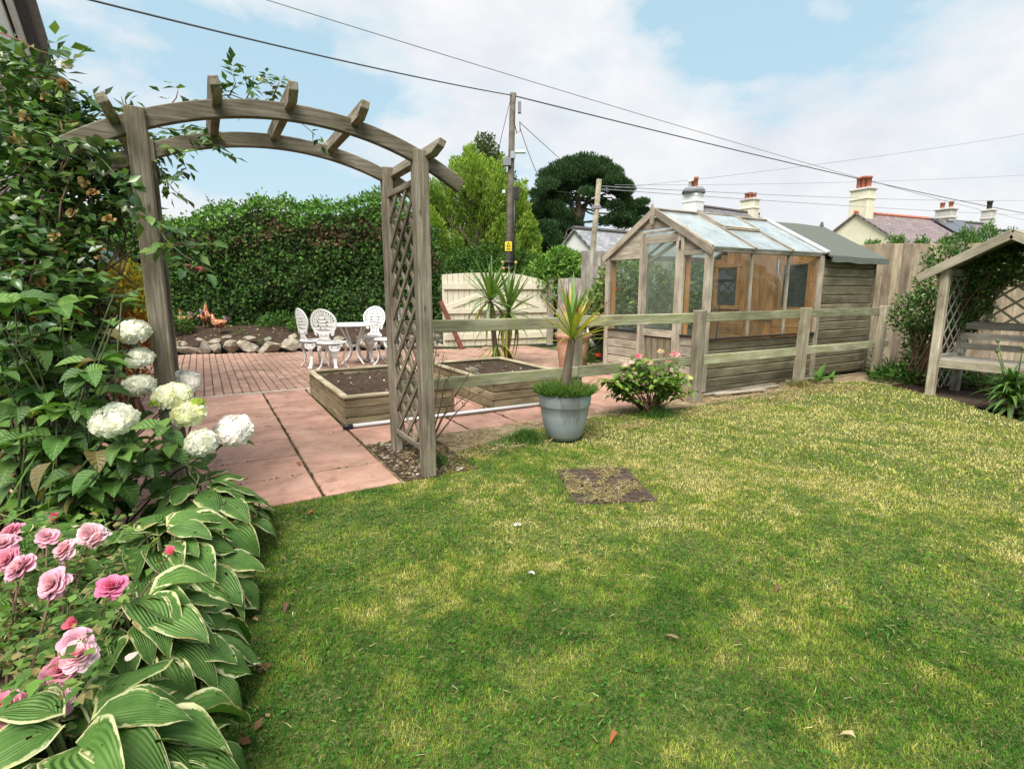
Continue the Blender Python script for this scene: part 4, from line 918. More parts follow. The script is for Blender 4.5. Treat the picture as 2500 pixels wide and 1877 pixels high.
# cottage with cream gable and purple slates
ap = D(2092, 520, 26); h1, M1, rf1 = house('cream_cottage', 'cream cottage gable with purple slate roof and cream chimney behind the fence', tuple(ap), 5.4, 2.9, 1.95, 'wallc', 'slate_p', 'ridge_r', R(-6))
chimney(h1, M1, .28, .0, ap[2]-.6, ap[2]+1.0, .5, .88, 'wallc', [(-.05, -.26, .50, .12, 'cpot'), (0, 0, .55, .12, 'cpot'), (.05, .26, .55, .12, 'cpot')], 'chimg', .07)
ap2 = (M1 @ Vector((5.4, 0, ap[2]))); h2, M2, rf2 = house('grey_chimney_cottage', 'cottage roof with solar panels and grey chimney at far right', (ap2.x, ap2.y, ap[2]-.02), 5.0, 2.9, 1.95, 'chimg', 'slate_d', 'ridge_g', R(-6))
chimney(h2, M2, 1.9, .2, ap[2]-.8, ap[2]+.55, .5, .75, 'chimg', [(0, -.2, .32, .11, 'cpot'), (0, .2, .32, .11, 'cpot')], 'chimg', .08)
for k in range(2):
    for j in range(2):
        def rp(x, t, lift): return M2 @ Vector((x, -2.9*t, ap[2]-1.95*t+lift))
        x0_, t0_ = .15+k*1.35, .06+j*.42; q = [rp(x0_, t0_+.40, .12), rp(x0_+1.3, t0_+.40, .12), rp(x0_+1.3, t0_, .12), rp(x0_, t0_, .12)]
        uvroof('solar_panel', q, 'solar', h2, .05)
# white chimney cottage
ap = D(1690, 502, 27); h3, M3, rf3 = house('white_chimney_cottage', 'dark slate cottage roof with white chimney behind the greenhouse ridge', tuple(ap), 5.2, 2.8, 1.9, 'wallw', 'slate_d', 'ridge_g', R(4))
cc_ = chimney(h3, M3, .05, .0, ap[2]-1.0, ap[2]+.55, .62, .80, 'wallw', [(-.12, -.2, .62, .10, 'cpot'), (.02, .05, .52, .10, 'cpot'), (.1, .25, .58, .13, 'wallw')], 'dkmetal', .05)
lathe('rounded_cap', [(.0, .0), (.42, .02), (.52, .09), (.52, .20), (.42, .30), (.0, .33)], MT['leadgrey'], cc_, 24, M3 @ T(.05, 0, ap[2]+.52))
chimney(h3, M3, 4.7, .0, ap[2]-1.0, ap[2]+.62, .5, .78, 'wallc', [(0, -.22, .28, .11, 'cpot'), (.0, .0, .34, .11, 'cpot'), (0, .22, .34, .11, 'cpot')], 'chimg', .07)
# low white outbuilding
ap = D(1405, 558, 21); h4, M4, rf4 = house('white_outbuilding', 'small white gabled outbuilding with grey slates under the pine tree', tuple(ap), 5.0, 1.7, 1.35, 'wallw', 'slate_g', 'ridge_g', R(6), .1)
# stand-alone far chimney
ap = D(2398, 560, 30); h5, M5, rf5 = house('far_cottage', 'far cottage with slim white chimney beyond the conifer tops', (ap[0], ap[1], ap[2]), 4.0, 2.5, 1.6, 'chimg', 'slate_d', 'ridge_g', R(-4))
chimney(h5, M5, .4, 0, ap[2]-.4, ap[2]+.95, .42, .48, 'chimg', [(0, 0, .45, .13, 'dkmetal')], 'chimg', .06)

# ================================================================ POLES AND WIRES
pt = D(1252, 232, 18); pole = thing('utility_pole', 'tall wooden utility pole with boxes and yellow warning plate behind the gate', 'utility pole', (pt[0]-.03, pt[1], 0))
pb = D(1238, 667, 18); PB = Vector((pb[0], pb[1], 0)); PT = Vector((pt[0], pt[1], pt[2]+.05)); PB = PT+(PB-PT)*1.0
tube('pole_shaft', [PB, PB.lerp(PT, .5), PT], [.125, .11, .09], MT['polew'], pole, 14)
cr = Vector(tuple(_r)); cf = Vector((math.sin(HEAD), math.cos(HEAD), 0))
def onpole(py): t = (667-py)/(667-232.0); zb = pb[2]; return PB.lerp(PT, (zb+(PT.z-zb)*t)/PT.z)
def pbox(name, py, dx, sx, sy, sz, mat, lab=None):
    p = onpole(py)+cr*dx-cf*.12; M = T(*p) @ RZ(-HEAD); return obj(name, box_mesh(name, sx, sy, sz, .01), MT[mat], pole, M)
pbox('junction_box', 395, -.13, .26, .14, .24, 'leadgrey'); pbox('lamp_arm', 378, .05, .16, .08, .22, 'metal'); pbox('lamp_head', 371, .28, .34, .16, .08, 'pipe')
pbox('cable_box', 268, .22, .10, .12, .34, 'leadgrey'); pbox('black_box', 470, .20, .16, .14, .38, 'black'); pbox('small_box', 466, -.21, .10, .08, .10, 'pipe')
sg_ = pbox('warning_plate', 600, -.02, .22, .02, .30, 'yellow'); p = onpole(600)+cr*-.02-cf*.14
for (pa, pb2) in (((-.06, -.02), (.06, -.02)), ((-.06, -.02), (0, .10)), ((.06, -.02), (0, .10))): bar('warning_triangle', p+cr*pa[0]+Vector((0, 0, pa[1]+.02)), p+cr*pb2[0]+Vector((0, 0, pb2[1]+.02)), .012, .014, MT['black'], sg_)
bar('warning_line', p+cr*-.07+Vector((0, 0, -.08)), p+cr*.07+Vector((0, 0, -.08)), .012, .02, MT['black'], sg_)
tube('pole_cable', [onpole(236)+cr*.1-cf*.15, onpole(300)+cr*.05-cf*.18, onpole(330)+cr*.16-cf*.18, onpole(322)+cr*.26-cf*.12, onpole(300)+cr*.24-cf*.1], .014, MT['black'], pole, 6)
tube('pole_cable', [onpole(480)+cr*.14-cf*.15, onpole(560)+cr*.15-cf*.17, onpole(667)+cr*.16-cf*.18], .03, MT['black'], pole, 6)
tube('stay_rod', [onpole(240)+cr*-.05, onpole(330)+cr*-.32, onpole(420)+cr*-.55], .011, MT['wire'], pole, 6)
for py in (640, 655): tube('strap_band', [onpole(py)+cr*(.2*math.cos(a))-cf*(.2*math.sin(a)) for a in np.linspace(0, math.pi, 9)], .05, MT['black'], pole, 6)
for dx, py in ((-.20, 640), (.23, 641), (-.16, 656)):
    lb = lathe('string_light', [(0, -.06), (.04, -.04), (.05, 0), (.035, .04), (0, .05)], MT['beak'], pole, 10, T(*(onpole(py)+cr*dx-cf*.25)))
p2t, p2b = D(1463, 438, 15), D(1447, 612, 15)
p2 = thing('short_pole', 'short pale timber pole behind the grey fence near the greenhouse', 'pole', (p2b[0]-.25, p2b[1], 0))
d2 = (Vector(p2t)-Vector(p2b)); P2B = Vector(p2b)-d2*(p2b[2]/d2.z)
tube('pole_shaft', [P2B, Vector(p2t)], [.085, .07], MT['fpost'], p2, 12); obj('insulator_block', box_mesh('insulator_block', .24, .08, .10, .01), MT['leadgrey'], p2, T(p2t[0]-.08, p2t[1], p2t[2]-.72) @ RZ(-HEAD))
def wire(label, a, b, sag, r, mat, n=28):
    a, b = Vector(tuple(a)), Vector(tuple(b)); pts = []
    for i in range(n+1): t = i/n; p = a.lerp(b, t); p.z -= sag*4*t*(1-t); pts.append(p)
    tag(tube('overhead_wire', pts, r, MT[mat], None, 5), label, 'wire', 'overhead wires')
top = Vector((pt[0], pt[1], pt[2]-.02))
lf = Vector(tuple(D(255, -4, 9.0))); wire('thick dark wire from the pole top to the upper left corner', lf+(lf-top)*.25, top, .12, .017, 'wire')
rt = Vector(tuple(D(2500, 516, 42))); wire('thick dark wire from the pole top down to the right edge', top, rt+(rt-top)*.2, .25, .022, 'wire')
wire('thin pale wire sloping across the clouds above the pole', D(560, -28, 13), D(2560, 550, 46), .35, .012, 'wirel')
wire('thin wire rising to the right edge above the cottages', D(1500, 460, 32), D(2560, 318, 38), .2, .012, 'wirel')
wire('thin level wire crossing above the clay chimney pots', D(1500, 452, 30), D(2560, 424, 40), .2, .010, 'wirel')
wire('upper of two thin wires passing the far chimneys', D(1470, 455, 16), D(2560, 488, 44), .2, .010, 'wirel')
wire('lower of two thin wires passing the far chimneys', D(1470, 462, 16), D(2560, 527, 44), .1, .010, 'wirel')
wire('thin stay wire from the pole down to the pine crown', onpole(300)+cr*.25, D(1385, 405, 24), .0, .011, 'wire')
wire('steep thin wire from the pole to the pine edge', onpole(312)+cr*.25, D(1325, 452, 22), .12, .011, 'wire')

# ================================================================ RAISED BEDS
def raised_bed(label, x0, x1, y0, y1, h):
    t = thing('raised_bed', label, 'raised bed', ((x0+x1)/2, (y0+y1)/2, 0), 'raised timber beds on the patio'); n = 3; bh = (h-.02)/n
    for i in range(n):
        z = bh*(i+.5); e = .0 if i % 2 else .022
        bar('board', (x0-.02+e, y0, z), (x1+.02-e, y0, z), .035, bh-.006, MT['bed'], t, bev=.005, jit=.002); bar('board', (x0-.02+e, y1, z), (x1+.02-e, y1, z), .035, bh-.006, MT['bed'], t, bev=.005, jit=.002)
        bar('board', (x0, y0+.018-e, z), (x0, y1-.018+e, z), .035, bh-.006, MT['bed'], t, bev=.005, jit=.002); bar('board', (x1, y0+.018-e, z), (x1, y1-.018+e, z), .035, bh-.006, MT['bed'], t, bev=.005, jit=.002)
    for (a, b) in (((x0-.03, y0), (x1+.03, y0)), ((x0-.03, y1), (x1+.03, y1))): bar('cap_rail', (*a, h-.005), (*b, h-.005), .065, .03, MT['bedcap'], t, bev=.008)
    for x in (x0, x1): bar('cap_rail', (x, y0+.034, h-.006), (x, y1-.034, h-.006), .065, .03, MT['bedcap'], t, bev=.008)
    V, Fc, nx, ny = [], [], 40, 60
    for i in range(nx+1):
        for j in range(ny+1):
            x, y = x0+.02+(x1-x0-.04)*i/nx, y0+.02+(y1-y0-.04)*j/ny; V.append((x, y, h-.055+.07*float(fbm(x*6, y*6, 3)-.5)+.06*float(fbm(x*19, y*19, 5)-.5)))
    for i in range(nx):
        for j in range(ny): k = i*(ny+1)+j; Fc.append((k, k+ny+1, k+ny+2, k+1))
    obj('soil', pymesh('soil', V, Fc), MT['soil'], t, None, True)
    n = 70; P = np.stack([RNG.uniform(x0+.06, x1-.06, n), RNG.uniform(y0+.06, y1-.06, n), np.full(n, h-.025)], 1)
    kind(cloud('soil_crumbs', P, rdir(n)*np.array([1, 1, .3]), rdir(n)+np.array([0, 0, 1]), RNG.uniform(.01, .03, n), .8, pick([(.4, .33, .22), (.25, .12, .06), (.12, .2, .05), (.5, .45, .38)], n), MT['straw'], t), 'stuff')
    return t
raised_bed('raised timber bed of bare soil nearest the garden arch', 1.07, 2.13, 4.95, 6.80, .285)
raised_bed('raised timber bed behind the fence beside the white pole end', 2.60, 3.64, 4.93, 6.70, .30)
wp = thing('long_pole', 'long pale grey pole with black end lying before the raised beds', 'pole', (2.1, 4.86, 0))
tube('pole_shaft', [(1.10, 4.872, .022), (3.5, 4.835, .022)], .019, MT['pipe'], wp, 12); tube('end_cap', [(1.015, 4.873, .022), (1.10, 4.872, .022)], .024, MT['black'], wp, 12)

# ================================================================ CAST METAL TABLE AND CHAIRS
def curve_plate(name, loops, depth, mat, parent, bend=None, M=None):
    cu = bpy.data.curves.new(name, 'CURVE'); cu.dimensions = '2D'; cu.fill_mode = 'BOTH'; cu.extrude = depth/2; cu.bevel_depth = .0
    for lp in loops:
        s = cu.splines.new('POLY'); s.points.add(len(lp)-1); s.use_cyclic_u = True
        for p, q in zip(s.points, lp): p.co = (q[0], q[1], 0, 1)
    tmp = bpy.data.objects.new('tmp', cu); COL.objects.link(tmp); dg = bpy.context.evaluated_depsgraph_get()
    me = bpy.data.meshes.new_from_object(tmp.evaluated_get(dg)); bpy.data.objects.remove(tmp); bpy.data.curves.remove(cu); me.name = name; me.materials.clear()
    if bend:
        for v in me.vertices: v.co = bend(v.co)
        me.update()
    return obj(name, me, mat, parent, M)
def circ(cx, cy, r, n=12, ry=None, rot=0): return [(cx+r*math.cos(2*math.pi*k/n)*math.cos(rot)-(ry or r)*math.sin(2*math.pi*k/n)*math.sin(rot), cy+r*math.cos(2*math.pi*k/n)*math.sin(rot)+(ry or r)*math.sin(2*math.pi*k/n)*math.cos(rot)) for k in range(n)]
def make_chair():
    t = thing('garden_chair', 'x', 'chair')
    SH, SR = .415, .205
    # back outline: balloon top, scrolled lower corners, narrow waist
    right = []
    for k in range(17): a = math.pi/2-k/16*math.radians(128); right.append((.215*math.cos(a), .285+.185*math.sin(a)))
    right += [(.155, .105), (.125, .095), (.112, .118), (.125, .135), (.115, .145), (.088, .12), (.080, .07), (.100, .035), (.145, .012), (.14, -.01), (.06, -.012)]
    outline = [(-x, y) for x, y in right][::-1]+right[1:]
    holes = []
    for k in range(17): a = R(-18+k*216/16); holes.append(circ(.178*math.cos(a), .287+.150*math.sin(a), .016, 8, .012, a))
    for k in range(13): a = R(-12+k*204/12); holes.append(circ(.143*math.cos(a), .285+.118*math.sin(a), .010, 7, .009, a))
    for sx in (-1, 1): holes += [circ(sx*.050, .345, .022, 9, .010, sx*.9), circ(sx*.075, .295, .024, 9, .011, sx*.4), circ(sx*.075, .245, .022, 9, .012, -sx*.3), circ(sx*.045, .20, .020, 9, .011, -sx*.8), circ(sx*.040, .105, .020, 8, .010, sx*.5), circ(sx*.03, .045, .014, 8, .009, 0), circ(sx*.022, .40, .016, 8, .008, sx*1.2)]
    def bend(c): x, y = c.x, c.y; return Vector((x*.98, -.175+c.z-.10*y-.02*y*y+1.3*x*x*.55, SH+.012+y))
    back = curve_plate('backrest', [outline]+holes, .012, MT['white'], t, bend)
    rim = [bend(Vector((x, y, 0))) for x, y in outline[9:len(outline)-9]]; tube('back_rim', rim, .009, MT['white'], back, 6)
    # seat
    holes = [circ(.055*math.cos(a), .055*math.sin(a), .014, 8) for a in np.linspace(0, 2*math.pi, 9)[:-1]]+[circ(.11*math.cos(a), .11*math.sin(a), .018, 8) for a in np.linspace(.2, 2*math.pi+.2, 13)[:-1]]+[circ(.16*math.cos(a), .16*math.sin(a), .013, 8) for a in np.linspace(0, 2*math.pi, 25)[:-1]]
    seat = curve_plate('seat', [circ(0, 0, SR, 40)]+holes, .012, MT['white'], t, lambda c: Vector((c.x, c.y, SH+c.z)))
    tube('seat_rim', [(SR*math.cos(a), SR*math.sin(a), SH-.006) for a in np.linspace(0, 2*math.pi, 41)], .012, MT['white'], seat, 6)
    # legs: cabriole plates with pierced roundels at the knee
    for k in range(4):
        a = R(45+90*k); M = RZ(a)
        prof = [(-.075, 0), (.075, 0), (.082, -.05), (.070, -.085), (.045, -.10), (.030, -.14), (.024, -.22), (.020, -.32), (.026, -.375), (.034, -.40), (-.034, -.40), (-.026, -.375), (-.020, -.32), (-.024, -.22), (-.030, -.14), (-.045, -.10), (-.070, -.085), (-.082, -.05)]
        hl_ = [circ(-.048, -.052, .019, 10), circ(.048, -.052, .019, 10)]
        def lb(c): z = c.y; out_ = .03*math.sin(min(1, -z/.14)*math.pi/2)-.055*max(0, math.sin(max(0, (-z-.10))/.30*math.pi)) + .03*max(0, (-z-.30)/.10); return Vector((SR-.03+out_-c.x*c.x*1.9+c.z, c.x, SH-.012+z))
        lg = curve_plate('leg', [prof]+hl_, .016, MT['white'], t, lb, M)
        for sx in (-1, 1): tube('roundel', [M @ Vector((SR-.004-.0046, sx*.048+.013*math.cos(q), SH-.064+.013*math.sin(q))) for q in np.linspace(0, 2*math.pi, 9)], .003, MT['white'], lg, 4)
        lathe('foot', [(0, -.004), (.022, .0), (.026, .012), (.014, .03), (0, .034)], MT['white'], lg, 10, M @ T(SR+.012, 0, 0.004))
    return t
ch0 = make_chair()
TBX, TBY = 2.20, 9.30
spots = [((1.55, 9.25), 'white cast metal chair at far left of the table, mostly behind another chair'), ((1.72, 8.72), 'white cast metal chair nearest the camera at the left, its back towards us'),
         ((2.52, 9.52), 'white cast metal chair behind the table with its back fully seen'), ((2.66, 8.86), 'white cast metal chair half hidden behind the arch lattice')]
for i, ((x, y), lab) in enumerate(spots):
    c = ch0 if i == 0 else copy_tree(ch0)
    ang = math.atan2(TBY-y, TBX-x)-math.pi/2
    c.matrix_basis = T(x, y, .004) @ Matrix.Scale(1.07, 4) @ RZ(ang+(.15, -.1, .1, -.2)[i]); c['label'] = lab; c['group'] = 'white chairs around the patio table'
tb = thing('garden_table', 'round white cast metal garden table on the block paving', 'table', (TBX, TBY, .004))
hol = [circ(r_*math.cos(a), r_*math.sin(a), .012, 7) for r_, n_ in ((.12, 10), (.2, 16), (.28, 22), (.34, 28)) for a in np.linspace(0, 2*math.pi, n_+1)[:-1]]
tp_ = curve_plate('table_top', [circ(0, 0, .40, 56)]+hol, .016, MT['white'], tb, lambda c: Vector((c.x, c.y, .685+c.z)), T(TBX, TBY, 0))
tube('table_rim', [(TBX+.40*math.cos(a), TBY+.40*math.sin(a), .675) for a in np.linspace(0, 2*math.pi, 57)], .016, MT['white'], tp_, 6)
for k in range(4):
    a = R(20+90*k); pts = [(.26, .67), (.17, .50), (.085, .33), (.07, .24), (.12, .13), (.22, .05), (.27, .012)]
    tube('leg', [(TBX+r_*math.cos(a), TBY+r_*math.sin(a), z) for r_, z in pts], [.014, .015, .017, .017, .016, .014, .018], MT['white'], tb, 8)
lathe('leg_collar', [(.05, .30), (.085, .31), (.085, .33), (.05, .34)], MT['white'], tb, 16, T(TBX, TBY, 0))

# ================================================================ POT WITH CORDYLINE
PX_, PY_ = 2.58, 3.61
pot = thing('planter_pot', 'large grey blue plastic pot full of grass on the lawn edge', 'pot', (PX_, PY_, 0))
lathe('pot_body', [(.0, .012), (.125, .012), (.15, .05), (.178, .13), (.196, .22), (.204, .292), (.2115, .300), (.2155, .308), (.219, .36), (.222, .42), (.214, .423), (.208, .41), (.204, .36), (0, .355)], MT['pot'], pot, 56, T(PX_, PY_, 0))
obj('pot_soil', pymesh('pot_soil', [(PX_, PY_, .42)]+[(PX_+.207*math.cos(a), PY_+.207*math.sin(a), .395) for a in np.linspace(0, 2*math.pi, 33)[:-1]], [(0, 1+k, 1+(k+1) % 32) for k in range(32)]), MT['soil'], pot)
n = 6500; a = RNG.uniform(0, 6.283, n); r_ = .232*np.sqrt(RNG.random(n)); px_, py_ = PX_+r_*np.cos(a), PY_+r_*np.sin(a)
hh = RNG.uniform(.03, .085, n)*(.7+.8*fbm(px_*14, py_*14, 8)); tall = RNG.random(n) < .035; hh[tall] = RNG.uniform(.10, .19, int(tall.sum()))
cols = pick([(.06, .15, .025), (.09, .20, .03), (.05, .12, .02), (.13, .22, .04)], n); cols[tall] = pick([(.26, .28, .10), (.15, .22, .06)], int(tall.sum()))
dr = np.stack([np.cos(a)*r_/.23*.9, np.sin(a)*r_/.23*.9, np.ones(n)], 1)+RNG.normal(0, .35, (n, 3))
kind(cloud('pot_grass', np.stack([px_, py_, np.full(n, .405)+.02*(1-r_/.23)], 1), dr, rdir(n), hh, .004/hh*1.5, cols, MT['leafm'], pot, TB), 'stuff')
# trailing roots over the rim
tubes('trailing_roots', [([(PX_+.215*math.cos(q), PY_+.215*math.sin(q), .425), (PX_+.228*math.cos(q+.05), PY_+.228*math.sin(q+.05), .36), (PX_+.216*math.cos(q+.09), PY_+.216*math.sin(q+.09), random.uniform(.16, .30))], [.002, .0015, .001]) for q in np.linspace(3.9, 4.6, 16)], MT['dead'], pot, 4)['kind'] = 'stuff'
def sword_mesh(name, ca, cb, w=.06, droop=.5, tipc=None, nu=7):
    V, Fc, C = [], [], []
    for i in range(nu+1):
        u = i/nu; wd = w*(.55+.9*u if u < .5 else 1.0-(u-.5)*1.98)*.9
        y, z = u-droop*.28*u*u, -droop*u*u*.75
        c = np.array(ca)*(1-u)+np.array(cb)*u
        if tipc is not None and u > .62: c = np.array(tipc)
        for s in (-1, 0, 1): V.append((s*wd*.5, y, z+abs(s)*wd*.16)); C.append(c*(1+.12*(s == 0)))
    for i in range(nu):
        for j in range(2): k = i*3+j; Fc.append((k, k+1, k+4, k+3))
    me = pymesh(name, V, Fc); setcol(me, np.array(C)); me.materials.append(MT['leaf']); me.polygons.foreach_set('use_smooth', [True]*len(me.polygons)); return me
def rosette(parent, top, n, ln, kinds, spread=(5, 100), axis=(0, 0, 1), fill=1.0):
    top, axis = Vector(tuple(top)), Vector(axis).normalized()
    for i in range(n):
        t = (i+.5)/n; el = R(spread[0]+(spread[1]-spread[0])*t**1.15+random.uniform(-7, 7)); a = i*2.39996+random.uniform(-.2, .2)
        d = (axis*math.cos(el)+Vector((math.cos(a), math.sin(a), 0))*math.sin(el)).normalized(); nn_ = (axis*math.sin(el)-Vector((math.cos(a), math.sin(a), 0))*math.cos(el))
        me = kinds(t); L_ = ln*random.uniform(.8, 1.08); obj('leaf', me, None, parent, leaf_M(top+axis*(.06*(1-t)), d, nn_, L_))
gr_ = [sword_mesh('leaf', (.14, .24, .05), (.12, .23, .05), .085, q) for q in (.08, .2, .35)]
ye_ = [sword_mesh('leaf', (.22, .28, .05), (.55, .38, .06), .08, q, tc_) for q, tc_ in ((.1, None), (.15, (.22, .07, .035)), (.3, (.28, .10, .04)))]
br_ = [sword_mesh('leaf', (.30, .24, .08), (.30, .13, .05), .035, q) for q in (.25, .6)]
cord = thing('potted_cordyline', 'palm-like cordyline with yellow and brown leaf tips growing in the grey pot', 'cordyline', (PX_+.02, PY_, .42))
tube('trunk', [(PX_-.005, PY_+.005, .38), (PX_+.012, PY_+.003, .50), (PX_+.03, PY_, .66), (PX_+.055, PY_-.01, .85)], [.047, .042, .036, .030], MT['bark'], cord, 12)
rosette(cord, (PX_+.055, PY_-.01, .83), 40, .54, lambda t: random.choice(gr_+ye_[:1]) if t < .35 else (random.choice(gr_[:1]+ye_*2) if t < .70 else random.choice(ye_+br_*2)), (5, 84), (.03, 0, 1))

# ================================================================ CORDYLINES BEHIND THE FENCE, TERRACOTTA POT
gl_ = [sword_mesh('leaf', (.13, .21, .045), (.10, .19, .045), .085, q) for q in (.08, .25, .5, .95)]
gy_ = [sword_mesh('leaf', (.17, .22, .05), (.34, .27, .06), .07, q) for q in (.7, 1.2)]
c1_ = G(1215, 893); cA = thing('cordyline', 'taller green cordyline standing before the cream gate', 'cordyline', tuple(c1_), 'cordylines before the gate')
dA = float(c1_[0]*math.sin(HEAD)+c1_[1]*math.cos(HEAD)); tA, tB = Vector(tuple(D(1197, 738, dA))), Vector(tuple(D(1243, 768, dA)))
tube('trunk', [Vector(tuple(c1_)), Vector(tuple(D(1207, 830, dA))), tA], [.06, .045, .038], MT['bark'], cA, 10)
def mixk(t): return random.choice(gl_[:2]) if t < .55 else (random.choice(gl_[1:]) if t < .8 else random.choice(gy_+gl_[3:]))
rosette(cA, tA, 46, .84, mixk, (3, 120))
rosette(cA, Vector(tuple(D(1213, 850, dA))), 26, .62, lambda t: random.choice(gl_[2:]+gy_), (70, 150))
c2_ = G(1250, 889); cB = thing('cordyline', 'shorter green cordyline with drooping leaves right of the taller one', 'cordyline', tuple(c2_), 'cordylines before the gate')
tube('trunk', [Vector(tuple(c2_)), Vector(tuple(D(1237, 855, dA))), tB-Vector((0, 0, .05))], [.055, .05, .045], MT['bark'], cB, 10)
rosette(cB, tB, 50, .88, mixk, (3, 150))
g_ = G(1398, 902); tp2 = thing('terracotta_pot', 'large terracotta pot behind the fence post beside the greenhouse', 'pot', tuple(g_))
lathe('pot_body', [(0, .01), (.20, .01), (.215, .05), (.255, .40), (.262, .50), (.285, .51), (.29, .58), (.265, .585), (.25, .50), (0, .48)], MT['terra'], tp2, 40, T(*g_))
yu = thing('potted_yucca', 'spiky pale green yucca growing in the terracotta pot', 'yucca', (g_[0], g_[1], .5))
pv = [sword_mesh('leaf', (.24, .30, .10), (.30, .32, .12), .095, q) for q in (.1, .4, .8)]
rosette(yu, (g_[0], g_[1], .60), 30, .46, lambda t: random.choice(pv), (5, 115))
tube('stem', [(g_[0], g_[1], .45), (g_[0], g_[1], .66)], [.04, .03], MT['bark'], yu, 8)

# ================================================================ MANHOLE COVER
mc = np.array(hole).mean(0); cover = thing('inspection_cover', 'rusty iron inspection cover half buried in lawn clippings', 'cover', (mc[0], mc[1], 0))
ux = Vector((.46, -.20, 0)).normalized(); uy = Vector((-.33, -.56, 0)).normalized(); uy = (uy-ux*uy.dot(ux)).normalized()
MM = Matrix((ux, -uy, Vector((0, 0, 1)))).transposed().to_4x4(); MM.translation = (mc[0], mc[1], .004)
obj('cover_plate', box_mesh('cover_plate', .50, .62, .012, .003), MT['tyre'], cover, MM)
for i in range(6):
    for j in range(8):
        a = R(35 if (i+j) % 2 else -35); obj('raised_tread', box_mesh('raised_tread', .055, .014, .010, .003), MT['tyre'], cover, MM @ T(-.20+i*.08, -.27+j*.077, .010) @ RZ(a))
n = 6500; x = RNG.uniform(1.82, 2.62, n); y = RNG.uniform(2.2, 2.98, n); k = inpoly(x, y, hole) & (fbm(x*7, y*7, 99) > .49); x, y = x[k], y[k]; n = len(x); a = RNG.uniform(0, 6.283, n)
cl_ = cloud('clippings', np.stack([x, y, RNG.uniform(.014, .03, n)], 1), np.stack([np.cos(a), np.sin(a), RNG.normal(.05, .2, n)], 1), rdir(n)*.5+np.array([0, 0, 1]), RNG.uniform(.02, .05, n), .09, pick([(.42, .36, .18), (.30, .27, .10), (.24, .17, .08)], n), MT['straw'], None, TB)
tag(cl_, 'dry grass clippings strewn over the iron cover', 'clippings')

# ================================================================ HENS
def make_hen(label, pos, ang, pose, s=1.0):
    t = thing('hen', label, 'hen', pos, 'hens on the earth bed'); M = T(*pos) @ RZ(ang) @ Matrix.Scale(s, 4)
    if pose == 'back': pth = [(-.10, .24, .02), (-.07, .22, .06), (-.02, .20, .095), (.05, .20, .105), (.11, .23, .085), (.13, .29, .055), (.13, .36, .04), (.135, .41, .034), (.15, .435, .028), (.17, .435, .012)]
    else: pth = [(-.16, .27, .015), (-.13, .25, .045), (-.07, .215, .085), (0, .20, .105), (.07, .205, .10), (.12, .25, .075), (.135, .31, .05), (.14, .355, .037), (.15, .385, .034), (.175, .39, .022), (.19, .385, .008)]
    V, Fc = tube_geo([(x, 0, z) for x, z, r in pth], [r for x, z, r in pth], 14); body = obj('body', pymesh('body', V, Fc), MT['hen'], t, M, True)
    hx, hz = (.15, .435) if pose == 'back' else (.155, .385)
    extrude_poly('comb', [(hx-.04, hz+.02), (hx+.03, hz+.02), (hx+.03, hz+.045), (hx+.012, hz+.035), (hx+.004, hz+.06), (hx-.012, hz+.04), (hx-.025, hz+.055), (hx-.04, hz+.03)], -.006, .006, MT['comb'], t, M)
    lathe('wattle', [(0, -.04), (.014, -.03), (.012, -.01), (0, 0)], MT['comb'], t, 8, M @ T(hx+.02, 0, hz-.012)); lathe('beak', [(.012, 0), (.006, .02), (0, .032)], MT['beak'], t, 8, M @ T(hx+.025, 0, hz) @ Matrix.Rotation(R(95), 4, 'Y'))
    for sy in (-1, 1):
        V, Fc = tube_geo([(-.12, sy*.075, .24), (-.05, sy*.098, .22), (.03, sy*.102, .21), (.08, sy*.085, .215)], [.006, .035, .045, .015], 8); obj('wing', pymesh('wing', V, Fc), MT['hen'], t, M, True)
        tube('leg', [M @ Vector((.0, sy*.035, .12)), M @ Vector((.01, sy*.035, .05)), M @ Vector((.0, sy*.035, .0))], [.012*s, .008*s, .007*s], MT['beak'], t, 6)
        for q in (-.5, 0, .5): tube('toe', [M @ Vector((.0, sy*.035, .006)), M @ Vector((.045*math.cos(q), sy*.035+.045*math.sin(q), .004))], .005*s, MT['beak'], t, 5)
    for k in range(5):
        a = R(35+k*14); bar('tail_feather', M @ Vector((-.12, (k-2)*.012, .25)), M @ Vector((-.12-.13*math.cos(a), (k-2)*.025, .25+.13*math.sin(a))), .03*s, .008*s, MT['hengrey'], t)
def hz_(px, py, d): p = D(px, py, d); return (p[0], p[1], hb_z(p[0], p[1])+.02)
make_hen('speckled brown hen at left, facing left beside the green weeds', hz_(455, 792, 11.95), math.pi-HEAD-.2, 'side', 1.0)
make_hen('speckled brown hen in the middle stretching its neck upright', hz_(501, 785, 12.15), math.pi/2-HEAD*.5, 'back', 1.12)
make_hen('speckled brown hen at right, standing lowest on the bare soil', hz_(538, 800, 11.7), math.pi-HEAD+.1, 'side', .95)

# ================================================================ TREES
def limb(a, b, r0, r1, wob=.15, n=6):
    a, b = Vector(tuple(a)), Vector(tuple(b)); L_ = (b-a).length; pts = []
    for i in range(n+1):
        t = i/n; w_ = Vector((random.uniform(-1, 1), random.uniform(-1, 1), random.uniform(-.5, .5)))*wob*L_*.12*math.sin(t*math.pi); pts.append(a.lerp(b, t)+w_)
    return pts, [r0+(r1-r0)*i/n for i in range(n+1)]
